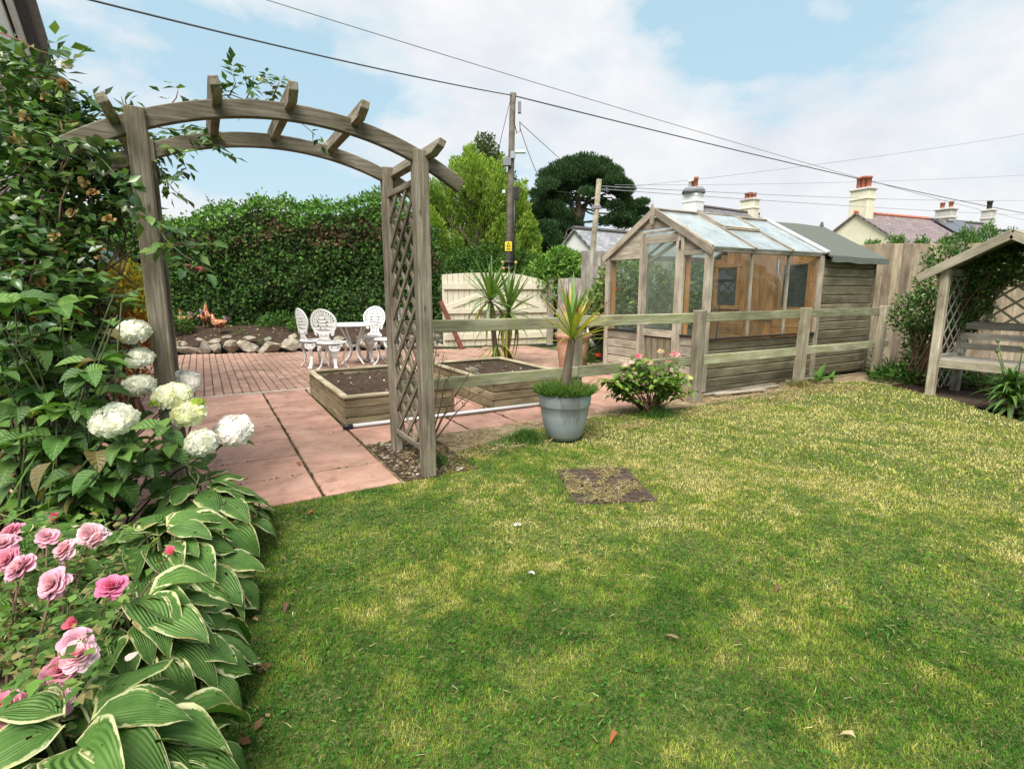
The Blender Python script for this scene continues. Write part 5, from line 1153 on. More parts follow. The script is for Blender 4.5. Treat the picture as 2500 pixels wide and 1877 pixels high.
# --- light green feathery conifer behind the gate
base = D(1165, 690, 20.0); con = thing('feathery_conifer', 'tall bright yellow-green feathery conifer behind the cream gate', 'conifer', (base[0], base[1], 0))
tube('trunk', [(base[0], base[1], 0), (base[0]+.05, base[1], 2.6), (base[0], base[1], 5.0)], [.26, .17, .05], MT['bark'], con, 10)
plumes = []
right = Vector(tuple(_r)); toc = -cf
specs = [(1165, 435, 1.2), (1125, 450, 1.15), (1200, 455, 1.1), (1075, 505, 1.1), (1255, 515, 1.1), (1290, 590, 1.0), (1045, 600, 1.0), (1105, 480, 1.2), (1150, 480, 1.3), (1225, 500, 1.25), (1190, 510, 1.2), (1090, 540, 1.2), (1130, 545, 1.2), (1170, 565, 1.2), (1245, 545, 1.2), (1265, 580, 1.1), (1210, 580, 1.2), (1285, 620, 1.0), (1080, 600, 1.1), (1120, 620, 1.1), (1160, 630, 1.1), (1200, 640, 1.1), (1245, 640, 1.1), (1060, 560, 1.0), (1055, 640, 1.0), (1290, 655, .8), (1150, 425, 1.0)]
P, Dr, S, C = [], [], [], []; br_l = []
for (px, py, sc) in specs:
    for rep in range(3):
        d = 20.0+random.uniform(-1.1, .5)+(.7 if rep else 0); sc *= 1.0; c = D(px+random.uniform(-14, 14), py+random.uniform(-12, 12), d); n = 900
        lean = right*((px-1165)/260.0)+toc*random.uniform(-.1, .3)
        ax = (Vector((0, 0, 1))+lean*.9+Vector((random.uniform(-.2, .2), random.uniform(-.2, .2), 0))).normalized(); ax = np.array(ax); L_ = sc*random.uniform(1.25, 1.9)
        u = RNG.beta(1.4, 1.3, n); rr = .31*sc*np.sin(np.pi*np.clip(u**.75*.93+.05, 0, 1))**.9; off = rdir(n); off -= (off@ax)[:, None]*ax; off = nrm(off)*(rr*np.sqrt(RNG.uniform(.25, 1, n)))[:, None]
        pp = np.asarray(c)+ax*((u-.5)*L_)[:, None]+off+RNG.normal(0, .035, (n, 3)); P.append(pp); Dr.append(ax*1.2+nrm(off)*.8+RNG.normal(0, .35, (n, 3))); S.append(RNG.uniform(.07, .17, n))
        hue = random.random(); cc = pick([(.21, .31, .05), (.30, .39, .07), (.15, .24, .035)] if hue > .4 else [(.09, .17, .03), (.13, .22, .04), (.19, .27, .05)], n, .15); tipm = (u > .6)[:, None]; C.append(np.where(tipm, cc*1.25, cc))
        br_l.append(limb((base[0], base[1], max(.6, c[2]-1.6)), c, .06, .015))
cloud('crown', np.concatenate(P), np.concatenate(Dr), rdir(sum(map(len, P))), np.concatenate(S), .34, np.concatenate(C), MT['leafm'], con, T2); tubes('limbs', br_l, MT['bark'], con, 5)
# --- dark broadleaf tree just behind it
b2 = D(1190, 690, 23); dk = thing('dark_broadleaf_tree', 'dark leafed tree top showing behind the feathery conifer', 'tree', (b2[0], b2[1], 0))
tube('trunk', [(b2[0], b2[1], 0), (b2[0], b2[1], 3.5), tuple(D(1190, 400, 23))], [.22, .16, .06], MT['bark'], dk, 8)
P, C = [], []; ll = []
for (px, py) in ((1185, 345), (1175, 365), (1200, 372), (1195, 400), (1212, 395), (1215, 430), (1230, 470), (1225, 500), (1075, 470), (1085, 520), (1238, 440)):
    c = D(px, py, 23+random.uniform(-.5, .5)); p, _ = ell(420, c, (.44, .44, .38), .3); P.append(p); ll.append(limb((b2[0], b2[1], 3.2), c, .06, .012))
P = np.concatenate(P); n = len(P); cloud('crown', P, rdir(n), rdir(n), RNG.uniform(.06, .14, n), .7, pick([(.045, .075, .025), (.06, .095, .03), (.09, .12, .04)], n), MT['leafm'], dk); tubes('limbs', ll, MT['bark'], dk, 5)
# --- pine
pbase = D(1418, 640, 34); pine = thing('dark_pine', 'dark spreading pine with umbrella crown beyond the outbuilding', 'pine tree', (pbase[0], pbase[1], 0))
fork = D(1415, 545, 34); tr_ = [limb((pbase[0], pbase[1], 0), fork, .42, .30, .1), limb(fork, D(1412, 430, 34), .26, .07, .2), limb(fork, D(1370, 440, 33.6), .16, .05, .3), limb(fork, D(1455, 440, 34.4), .18, .05, .3)]
tubes('trunk', tr_, MT['bark'], pine, 9)
clumps = [(1400, 402, 1.0), (1430, 396, 1.1), (1460, 405, 1.0), (1375, 415, 1.0), (1345, 430, 1.0), (1490, 420, .9), (1500, 440, .8), (1335, 455, .9), (1360, 445, .9), (1400, 430, 1.0), (1440, 425, 1.1), (1470, 435, .9), (1420, 450, .9), (1385, 465, .8), (1340, 480, .8), (1330, 470, .7), (1518, 455, .8), (1535, 465, .6), (1510, 470, .6), (1525, 480, .5), (1320, 500, .9), (1350, 505, .9), (1310, 515, .8), (1292, 520, .7), (1300, 535, .8), (1335, 530, 1.0), (1370, 525, .9), (1395, 520, .6), (1400, 545, .8), (1360, 550, 1.0), (1330, 560, 1.0), (1300, 560, .9), (1345, 580, .9), (1380, 570, .8), (1470, 500, .6), (1500, 500, .8), (1530, 495, .7), (1552, 505, .7), (1565, 490, .5), (1572, 515, .5), (1545, 525, .8), (1510, 530, .8), (1480, 540, .7), (1520, 550, .8), (1550, 545, .7), (1320, 590, .9), (1365, 598, .9), (1450, 470, .5), (1300, 600, .9), (1330, 620, .9), (1365, 630, .9), (1410, 620, .9), (1420, 410, 1.0), (1445, 415, 1.0), (1385, 425, 1.0), (1455, 450, .8), (1480, 455, .8), (1360, 470, .9), (1375, 490, .8), (1435, 470, .7), (1315, 480, .7), (1500, 430, .8)]
P, C, Dr = [], [], []; ll = []
for (px, py, sc) in clumps:
    for rep in range(2):
        c = np.array(D(px+random.uniform(-6, 6), py+random.uniform(-5, 5), 34+random.uniform(-2.0, 2.0))); n = int(760*sc); p, dd = ell(n, c, (.74*sc, .74*sc, .36*sc), .35); P.append(p); Dr.append(dd*.7+np.array([0, 0, .9])+RNG.normal(0, .4, (n, 3)))
        k = random.uniform(.8, 1.2); C.append(pick([(.028, .062, .026), (.04, .085, .033), (.055, .105, .04)], n, .15)*k)
    src = random.choice(tr_[1:])[0]; q = min(src, key=lambda v: (v-Vector(tuple(c))).length+random.uniform(0, 1.2)); ll.append(limb(q, c, .07, .02, .5, 7))
P = np.concatenate(P); n = len(P); cloud('crown', P, np.concatenate(Dr), rdir(n), RNG.uniform(.12, .26, n), .30, np.concatenate(C), MT['leafm'], pine, T2); tubes('limbs', ll, MT['bark'], pine, 6)
# --- bushes and hedge-top conifers
def bush(name, label, cat, blobs, n_each, cols, size, wd, mat='leafm', tm=T4, trunk=None, core=None, up=.35, parent=None, d_=None):
    c0 = blobs[0][0]; t = parent or thing(name, label, cat, (c0[0], c0[1], 0)); P, Dd = [], []
    for (c, r_, k) in blobs:
        n = int(n_each*k); p, dd = ell(n, c, r_, .62); P.append(p); Dd.append(dd)
    P, Dd = np.concatenate(P), np.concatenate(Dd); P += RNG.normal(0, .02, P.shape); n = len(P); keep = P[:, 2] > .02; P, Dd = P[keep], Dd[keep]; n = len(P)
    cloud('foliage', P, Dd*.6+RNG.normal(0, .5, (n, 3))+np.array([0, 0, up]), Dd+RNG.normal(0, .45, (n, 3))+np.array([0, 0, .4]), RNG.uniform(.7, 1.25, n)*size, wd, pick(cols, n), MT[mat], t, tm)
    st = [limb((c0[0]+random.uniform(-.1, .1), c0[1]+random.uniform(-.1, .1), 0), np.array(c)+np.array([random.uniform(-.4, .4)*r_[0], random.uniform(-.4, .4)*r_[1], random.uniform(-.2, .5)*r_[2]]), .022, .006, .4) for (c, r_, k) in blobs for _ in range(3)]
    tubes('stems', st, MT[trunk or 'cane'], t, 5)
    return t
def Dl(px, py, d): return tuple(D(px, py, d))
bush('round_bush', 'light green rounded bush between the utility pole and grey fence', 'bush', [(Dl(1360, 660, 13), (.62, .62, .42), 1.3), (Dl(1325, 675, 12.8), (.4, .4, .35), 1), (Dl(1400, 665, 13.2), (.45, .4, .45), 1), (Dl(1350, 700, 12.8), (.6, .5, .5), 1), (Dl(1370, 635, 13), (.35, .35, .28), .8), (Dl(1310, 700, 12.8), (.4, .4, .5), 1)], 1500, [(.13, .25, .04), (.10, .20, .035), (.17, .30, .05), (.07, .15, .03)], .10, .45)
bush('dark_bush', 'dark green bushes low behind the cream gate and pole foot', 'bush', [(Dl(1130, 690, 18.9), (1.2, .5, 1.1), 1.4), (Dl(1210, 680, 18.9), (1.2, .5, 1.0), 1.3), (Dl(1275, 680, 18.9), (1.0, .5, 1.0), 1.2), (Dl(1180, 650, 19.0), (.9, .4, .8), 1)], 1700, [(.06, .13, .03), (.045, .10, .025), (.09, .17, .035)], .13, .5)
# shrubs seen through the greenhouse glass
bush('variegated_shrub', 'pale green leafy shrub seen through the greenhouse end window', 'shrub', [((6.55, 7.55, 1.15), (.5, .4, .7), 1.5), ((7.1, 7.5, 1.2), (.5, .4, .6), 1.3), ((6.3, 7.7, .8), (.4, .4, .6), 1)], 1300, [(.12, .20, .05), (.20, .27, .08), (.08, .15, .04), (.30, .33, .14)], .09, .5)
bush('dark_shrub', 'dark green bushy shrub behind the far side of the greenhouse', 'shrub', [((8.0, 7.3, 1.1), (.6, .4, .8), 1.6), ((8.5, 7.4, 1.4), (.5, .4, .6), 1.3), ((7.5, 7.2, .9), (.4, .35, .6), 1)], 1200, [(.07, .14, .03), (.12, .22, .04), (.05, .10, .025)], .10, .5)
bush('yellow_shrub', 'yellow-green sprigs rising above the shed roof', 'shrub', [((10.6, 8.7, 2.35), (.35, .25, .25), .5), ((10.2, 8.7, 2.35), (.3, .2, .3), .25), ((11.0, 8.6, 2.3), (.3, .2, .35), .25), ((10.6, 8.7, 1.6), (.5, .4, .7), 1)], 420, [(.40, .36, .05), (.28, .30, .05), (.15, .22, .04)], .10, .55)
# clipped conifers over the tan fence
for i, (px, py, rr, lab) in enumerate(((2130, 592, .32, 'first green conifer tip over the tan fence beside the shed roof'), (2190, 588, .34, 'second green conifer tip over the tan fence'), (2250, 584, .36, 'third green conifer tip over the tan fence'), (2310, 580, .36, 'fourth green conifer tip over the tan fence'), (2362, 572, .40, 'fifth green conifer tip left of the slim chimney'), (2415, 556, .48, 'tall conifer tip below the slim white chimney'), (2470, 566, .42, 'rightmost conifer tip behind the arbour roof'))):
    c = D(px, py, 10.2); t = thing('clipped_conifer', lab, 'conifer', (c[0], c[1], 0), 'conifer row behind the tan fence')
    n = 2600; u = RNG.random(n); a = RNG.uniform(0, 6.283, n); top_z = c[2]-.02+random.uniform(-.05, .05); zz_ = u*(top_z-.9)+.9; r2 = (.42*(1-((zz_-.9)/(top_z-.9))**3)+.04)*np.sqrt(RNG.uniform(.3, 1, n))
    P = np.stack([c[0]+r2*np.cos(a), c[1]+r2*np.sin(a), zz_+RNG.normal(0, .06, n)], 1)
    cloud('crown', P, np.stack([np.cos(a)*.5, np.sin(a)*.5, np.ones(n)], 1)+RNG.normal(0, .3, (n, 3)), rdir(n), RNG.uniform(.04, .10, n), .30, pick([(.06, .14, .03), (.09, .19, .04), (.13, .24, .05)], n), MT['leafm'], t, T2)
    tube('trunk', [(c[0], c[1], 0), (c[0], c[1], top_z-.3)], [.06, .02], MT['bark'], t, 6)
# evergreen growing through the arbour
def arb_b(px, py, d, r_, k): return (Dl(px, py, d), r_, k)
bush('evergreen_shrub', 'dark glossy evergreen shrub growing up and through the arbour', 'shrub', [arb_b(2260, 760, 7.2, (.25, .25, .32), 1.3), arb_b(2225, 770, 7.4, (.26, .26, .3), 1.2), arb_b(2250, 850, 7.3, (.24, .22, .35), 1.2), arb_b(2235, 910, 7.3, (.26, .22, .22), .8), arb_b(2300, 630, 7.4, (.2, .2, .16), .7), arb_b(2335, 600, 7.5, (.15, .15, .14), .4), arb_b(2280, 690, 7.3, (.22, .22, .22), .9), arb_b(2370, 780, 7.0, (.20, .2, .17), 1.0), arb_b(2345, 720, 7.1, (.22, .2, .2), 1.0), arb_b(2400, 700, 7.2, (.22, .18, .14), .7), arb_b(2450, 665, 7.2, (.25, .18, .12), .6), arb_b(2390, 650, 7.3, (.2, .16, .1), .5), arb_b(2340, 800, 7.1, (.18, .18, .2), .8), arb_b(2385, 650, 6.6, (.16, .16, .12), .9), arb_b(2440, 635, 6.4, (.17, .16, .12), .9), arb_b(2495, 630, 6.3, (.18, .16, .12), .9), arb_b(2350, 715, 6.75, (.16, .15, .16), .9), arb_b(2335, 785, 6.8, (.15, .15, .16), .9), arb_b(2410, 695, 6.6, (.17, .14, .12), .8), arb_b(2470, 680, 6.45, (.16, .14, .1), .6), arb_b(2390, 745, 6.65, (.15, .14, .13), .7), arb_b(2330, 930, 6.9, (.2, .2, .16), .7), arb_b(2420, 945, 6.7, (.25, .2, .14), .8), arb_b(2500, 950, 6.5, (.25, .2, .14), .7)], 620, [(.04, .10, .022), (.06, .14, .03), (.09, .19, .04), (.03, .07, .02), (.15, .25, .06)], .055, .5, 'leaf')
weed(2215, 925, 7.35, 'ground_cover', 'low dark green ground cover between shed end and arbour', 1100, .48, .24, GRN+[(.03, .07, .02)], .07, zoff=0.0)
weed(2330, 935, 7.25, 'ground_cover', 'shaded greenery under the arbour bench', 500, .35, .2, [(.03, .07, .02), (.04, .09, .02)], .07, zoff=0.0)
sw = [sword_mesh('leaf', (.05, .10, .025), (.07, .13, .03), .05, q) for q in (.3, .7, 1.1)]; swd = [sword_mesh('leaf', (.36, .25, .10), (.45, .32, .14), .05, .9)]
g_ = G(2135, 908); t = thing('strappy_plant', 'dark strap-leaved plant with withered yellow leaves at the fence end', 'plant', tuple(g_)); rosette(t, (g_[0], g_[1], .03), 60, .42, lambda q: random.choice(sw*6+swd), (8, 85))
g_ = G(2168, 915); t = thing('strappy_plant', 'dark strap-leaved tuft right of the last fence post', 'plant', tuple(g_)); rosette(t, (g_[0], g_[1], .02), 40, .36, lambda q: random.choice(sw*6+swd), (8, 80))
dk_l = grid_leaf('leaf', (.09, .19, .04), None, 4, 2, .34, 1, .5, .15); dk_l.materials.append(MT['leafm'])
for (px, py, n_, ln, lab) in ((1998, 938, 7, .26, 'single bright green dock weed at the foot of the shed wall'), (2030, 935, 10, .14, 'small bright green seedling weeds right of the dock')):
    g_ = G(px, py); t = thing('dock_weed', lab, 'weed', tuple(g_)); rosette(t, (g_[0], g_[1], .01), n_, ln, lambda q: dk_l, (8, 65))
# agapanthus at the right edge
ag_l = [grid_leaf('leaf', c, None, 6, 2, .17, 1, dr_, .2, power=.6) for c, dr_ in (((.075, .16, .035), .5), ((.11, .21, .05), .9), ((.06, .13, .03), .3), ((.15, .24, .06), 1.1))]
for m_ in ag_l: m_.materials.append(MT['leaf'])
for (px, py, n_, lab) in ((2470, 1003, 130, 'leafy agapanthus clump with budded stalks before the arbour bench'), (2560, 1030, 90, 'leafy agapanthus clump cut by the right edge of the view')):
    g_ = G(px, py); t = thing('agapanthus', lab, 'agapanthus', tuple(g_), 'agapanthus clumps by the arbour')
    for lv in range(5): rosette(t, (g_[0]+random.uniform(-.1, .1), g_[1]+random.uniform(-.1, .1), .04+lv*.06), n_//5, .36-.03*lv, lambda q: random.choice(ag_l), (15, 95))
    for k in range(6):
        a = random.uniform(0, 6.28); b_ = Vector((g_[0]+.06*math.cos(a), g_[1]+.06*math.sin(a), .1)); tp_v = b_+Vector((.16*math.cos(a), .16*math.sin(a), random.uniform(.42, .66))); st = tube('flower_stalk', [b_, b_.lerp(tp_v, .5)+Vector((0, 0, .06)), tp_v], [.008, .007, .006], MT['stem'], t, 6)
        lathe('bud', [(0, -.025), (.014, -.012), (.018, .004), (.008, .024), (0, .036)], MT['stem'], st, 8, T(*tp_v))
# golden shrub behind the left arch post
g0_ = Vector(tuple(D(300, 715, 5.4))); 
bush('golden_shrub', 'golden yellow shrub with rusty lower leaves behind the left arch post', 'shrub', [((g0_.x, g0_.y, 1.32), (.22, .2, .2), 1.2), ((g0_.x-.12, g0_.y, 1.15), (.2, .2, .2), 1), ((g0_.x+.08, g0_.y, 1.1), (.2, .2, .2), 1)], 800, [(.55, .42, .05), (.45, .36, .05), (.32, .30, .05)], .06, .45)
bush('bronze_shrub', 'rust brown shrub below the golden one behind the hydrangea', 'shrub', [((g0_.x-.02, g0_.y-.05, .85), (.26, .22, .25), 1.4), ((g0_.x-.1, g0_.y, .5), (.3, .25, .35), 1)], 800, [(.33, .12, .03), (.22, .07, .02), (.42, .22, .05)], .06, .4)
# red-flowered plant beside the greenhouse corner
lg = [sword_mesh('leaf', (.10, .20, .04), (.13, .23, .05), .04, q) for q in (.5, .9, 1.3)]
g_ = np.array([5.15, 6.75, 0]); t = thing('red_flowered_plant', 'arching strap-leaved plant with red flowers at the greenhouse back corner', 'plant', tuple(g_)); rosette(t, (g_[0], g_[1], .05), 80, .55, lambda q: random.choice(lg), (8, 70))
for (px, py) in ((1509, 704), (1572, 718), (1460, 866)):
    p = D(px, py, 8.0); f_ = tube('flower_stalk', [tuple(g_+np.array([0, 0, .1])), tuple((g_+p)/2+np.array([0, 0, .15])), tuple(p)], [.005, .004, .003], MT['stem'], t, 5)
    n = 26; cloud('red_flower', np.tile(p, (n, 1))+RNG.normal(0, .012, (n, 3)), rdir(n), rdir(n), RNG.uniform(.03, .05, n), .5, pick([(.55, .03, .025), (.65, .08, .03)], n), MT['petal'], f_, T4, False)
tag(tube('curved_horn_branch', [tuple(D(1448, 845, 9.2)), tuple(D(1437, 825, 9.2)), tuple(D(1434, 800, 9.2))], [.05, .035, .01], MT['pipe'], None, 7), 'pale bleached branch standing beside the greenhouse behind the fence', 'branch')
gb_ = D(1440, 830, 9.6); blk = thing('black_tub', 'black tub in the corner behind the fence post', 'tub', (gb_[0], gb_[1], 0)); lathe('tub_body', [(0, .01), (.30, .01), (.38, .60), (.40, .61), (.40, .66), (.36, .66), (.33, .1), (0, .1)], MT['black'], blk, 28, T(gb_[0], gb_[1], 0))
# grass tufts
def tuft(label, x, y, n, r_, h, cols): 
    a = RNG.uniform(0, 6.283, n); q = r_*np.abs(RNG.normal(0, .5, n)); hh = h*RNG.uniform(.4, 1.1, n)*np.exp(-(q/r_)**2*.9)+.02; me = blades('tuft', np.stack([x+q*np.cos(a), y+q*np.sin(a), np.full(n, -.003)], 1), hh, np.full(n, .0045), pick(cols, n), .55)
    tag(kind(obj('grass_tuft', me, MT['leafm']), 'stuff'), label, 'grass tuft')
tuft('lush green grass tuft beside the grey pot', 2.27, 3.72, 1500, .20, .12, GRN); tuft('dark green grass around the pink hydrangea foot', 3.88, 3.86, 1400, .22, .13, GRN); tuft('dry grass tuft around the leaning fence post foot', 6.70, 4.12, 900, .22, .13, [(.36, .28, .12), (.25, .22, .08), (.15, .18, .05)])
tuft('thin weeds growing beside the arch front post', 1.36, 3.52, 500, .13, .10, GRN)

# ================================================================ PINK LACECAP HYDRANGEA ON THE LAWN
def floret_mesh(n, cpt, rad, cols, size, dome=1.0, four=True):
    P, Dr, Nn, C = [], [], [], []
    for i in range(n):
        z = 1-(i+.5)/n*dome*1.15; z = max(-.25, z); a = i*2.39996; s = math.sqrt(max(0, 1-z*z)); nn_ = Vector((s*math.cos(a), s*math.sin(a), z)); c = Vector(cpt)+Vector((nn_.x*rad, nn_.y*rad, nn_.z*rad*.66))
        nn_ = (nn_+Vector((random.gauss(0, .28), random.gauss(0, .28), random.gauss(0, .2)))).normalized(); t1 = nn_.orthogonal().normalized(); t2 = nn_.cross(t1); o_ = random.random()*6; col = random.choice(cols); k = random.uniform(.9, 1.06)
        for q in range(4):
            b = o_+q*math.pi/2; d = t1*math.cos(b)+t2*math.sin(b)+nn_*.22; P.append(c+nn_*.004); Dr.append(d); Nn.append(nn_); C.append([x*k for x in col])
    m_ = len(P); me = cloud_mesh('flower_head', np.array([tuple(p) for p in P]), np.array([tuple(d) for d in Dr]), np.array([tuple(d) for d in Nn]), RNG.uniform(.85, 1.15, m_)*size, 1.0, np.array(C), TP); me.materials.append(MT['petal']); return me
TP = (np.array([[-.12, 0, 0], [.12, 0, 0], [-.46, .45, .05], [0, .5, -.03], [.46, .45, .05], [-.36, .86, .02], [0, .95, -.02], [.36, .86, .02]], float), [(0, 3, 2), (0, 1, 3), (1, 4, 3), (2, 3, 6, 5), (3, 4, 7, 6)])
hb = G(1590, 1012); hyp = thing('pink_hydrangea', 'small pink-flowered hydrangea bush by the fence corner post', 'hydrangea', tuple(hb)); hd = float(hb[0]*math.sin(HEAD)+hb[1]*math.cos(HEAD))
hl_v = [grid_leaf('leaf', c, None, 4, 2, .72, 1, dp, .2, wave=.05) for c, dp in (((.14, .25, .045), .5), ((.19, .30, .05), .4), ((.10, .19, .035), .7), ((.24, .32, .06), .3), ((.08, .15, .03), .6))]
for m_ in hl_v: m_.materials.append(MT['leafm'])
stems = []
for i in range(42):
    px, py = random.uniform(1470, 1690), random.uniform(865, 975); k = (px-1580)/110.0
    if py < 865+70*k*k: py = 865+70*k*k+random.uniform(0, 30)
    e = Vector(tuple(D(px, py, hd+random.uniform(-.28, .28)))); b_ = Vector(tuple(hb))+Vector((random.uniform(-.07, .07), random.uniform(-.05, .05), 0)); mid = b_.lerp(e, .5)+Vector((0, 0, .03)); stems.append(([b_, mid, e], [.006, .005, .003]))
    for q in range(5):
        p = mid.lerp(e, .25+.75*q/4.0+random.uniform(-.05, .05))
        for sgn in (0, math.pi):
            a = q*1.57+sgn+random.uniform(-.3, .3); obj('leaf', random.choice(hl_v), None, hyp, leaf_M(p, (math.cos(a), math.sin(a), random.uniform(-.1, .45)), (0, 0, 1), random.uniform(.075, .125)))
tubes('stems', stems+[([Vector(tuple(hb))+Vector((random.uniform(-.12, .12), random.uniform(-.1, .1), 0)), Vector(tuple(hb))+Vector((random.uniform(-.18, .18), random.uniform(-.14, .14), random.uniform(.1, .28)))], [.004, .002]) for _ in range(70)], MT['cane'], hyp, 4)
for (px, py, r_, cl) in ((1560, 872, .048, [(.60, .10, .16), (.68, .22, .25), (.72, .45, .42)]), (1648, 868, .055, [(.62, .12, .18), (.70, .28, .30), (.75, .5, .45)]), (1613, 860, .035, [(.7, .6, .35), (.66, .4, .3)]), (1585, 888, .036, [(.7, .35, .3), (.74, .55, .4)]), (1527, 893, .04, [(.75, .6, .5), (.7, .4, .38)]), (1633, 888, .036, [(.7, .3, .3)]), (1684, 924, .03, [(.66, .66, .32)]), (1650, 940, .022, [(.6, .62, .25)]), (1540, 886, .03, [(.76, .66, .58)])):
    p = D(px, py, hd-.12); obj('flower_head', floret_mesh(34, (0, 0, 0), r_*.85, cl, .015, .7), None, hyp, T(*p))

# ================================================================ BARE ROSE BUSH BY THE ARCH
rb = np.array([1.47, 3.92, 0]); rose2 = thing('sparse_rose_bush', 'thin nearly leafless rose bush with a few white blooms right of the arch', 'rose bush', tuple(rb)); tw = []; wl = []
for (px, py) in ((1062, 800), (1155, 895), (1110, 900), (1085, 860), (1150, 960), (1190, 950), (1020, 830), (1070, 830), (985, 880), (1000, 810)):
    e = Vector(tuple(D(px, py, 4.25+random.uniform(-.15, .2)))); b_ = Vector(tuple(rb)); m1 = b_.lerp(e, .4)+Vector((random.uniform(-.03, .03), 0, .08)); m2 = b_.lerp(e, .75)+Vector((random.uniform(-.03, .03), 0, .05)); tw.append(([b_, m1, m2, e], [.008, .006, .004, .002]))
    for q in range(6):
        p = m1.lerp(e, random.random()); tw.append(([p, p+Vector((random.uniform(-.1, .1), random.uniform(-.1, .1), random.uniform(.02, .12)))], [.002, .001]))
        if random.random() < .55: wl.append(p+Vector((random.uniform(-.05, .05), random.uniform(-.05, .05), random.uniform(.0, .08))))
tubes('twigs', tw, MT['cane'], rose2, 5); n = len(wl)
cloud('leaves', np.array([tuple(p) for p in wl]), rdir(n), rdir(n)+np.array([0, 0, 1]), RNG.uniform(.02, .035, n), .6, pick([(.12, .2, .05), (.2, .22, .06)], n), MT['leafm'], rose2)
def rose_mesh(cols, R_=.04, n=26, open_=1.0):
    P, Dr, Nn, S, C = [], [], [], [], []
    for i in range(n):
        t = (i+.5)/n; a = i*2.39996; el = R(8+78*t*open_); d = Vector((math.sin(el)*math.cos(a), math.sin(el)*math.sin(a), math.cos(el)+.05)); nn_ = Vector((-math.cos(el)*math.cos(a), -math.cos(el)*math.sin(a), math.sin(el)))
        P.append(Vector((math.cos(a), math.sin(a), 0))*R_*.28*t+Vector((0, 0, -R_*.15*t))); Dr.append(d+Vector((random.gauss(0, .2), random.gauss(0, .2), random.gauss(0, .2)))); Nn.append(nn_); S.append(R_*(.50+.38*t)*random.uniform(.85, 1.15)); c = np.array(cols[0])*(1-t)+np.array(cols[1])*t; C.append(c*random.uniform(.85, 1.1))
    me = cloud_mesh('bloom', np.array([tuple(p) for p in P]), np.array([tuple(p) for p in Dr]), np.array([tuple(p) for p in Nn]), np.array(S), 1.0, np.clip(np.array(C), 0, 1), TP2); me.materials.append(MT['petal']); me.polygons.foreach_set('use_smooth', [True]*len(me.polygons)); return me
TP2 = (np.array([[-.14, 0, 0], [.14, 0, 0], [-.40, .40, .08], [0, .42, -.04], [.40, .40, .08], [-.46, .75, .06], [0, .80, -.05], [.46, .75, .06], [-.26, .98, -.06], [.05, 1.02, -.12], [.28, .96, -.06]], float), [(0, 3, 2), (0, 1, 3), (1, 4, 3), (2, 3, 6, 5), (3, 4, 7, 6), (5, 6, 9, 8), (6, 7, 10, 9)])
wr = rose_mesh([(.78, .74, .52), (.80, .79, .70)], .055, 22)
for (px, py) in ((1062, 824), (1154, 905), (962, 842)):
    p = D(px, py, 4.2); obj('bloom', wr, None, rose2, T(*p) @ RZ(random.random()*6) @ Matrix.Rotation(R(35), 4, 'X'))

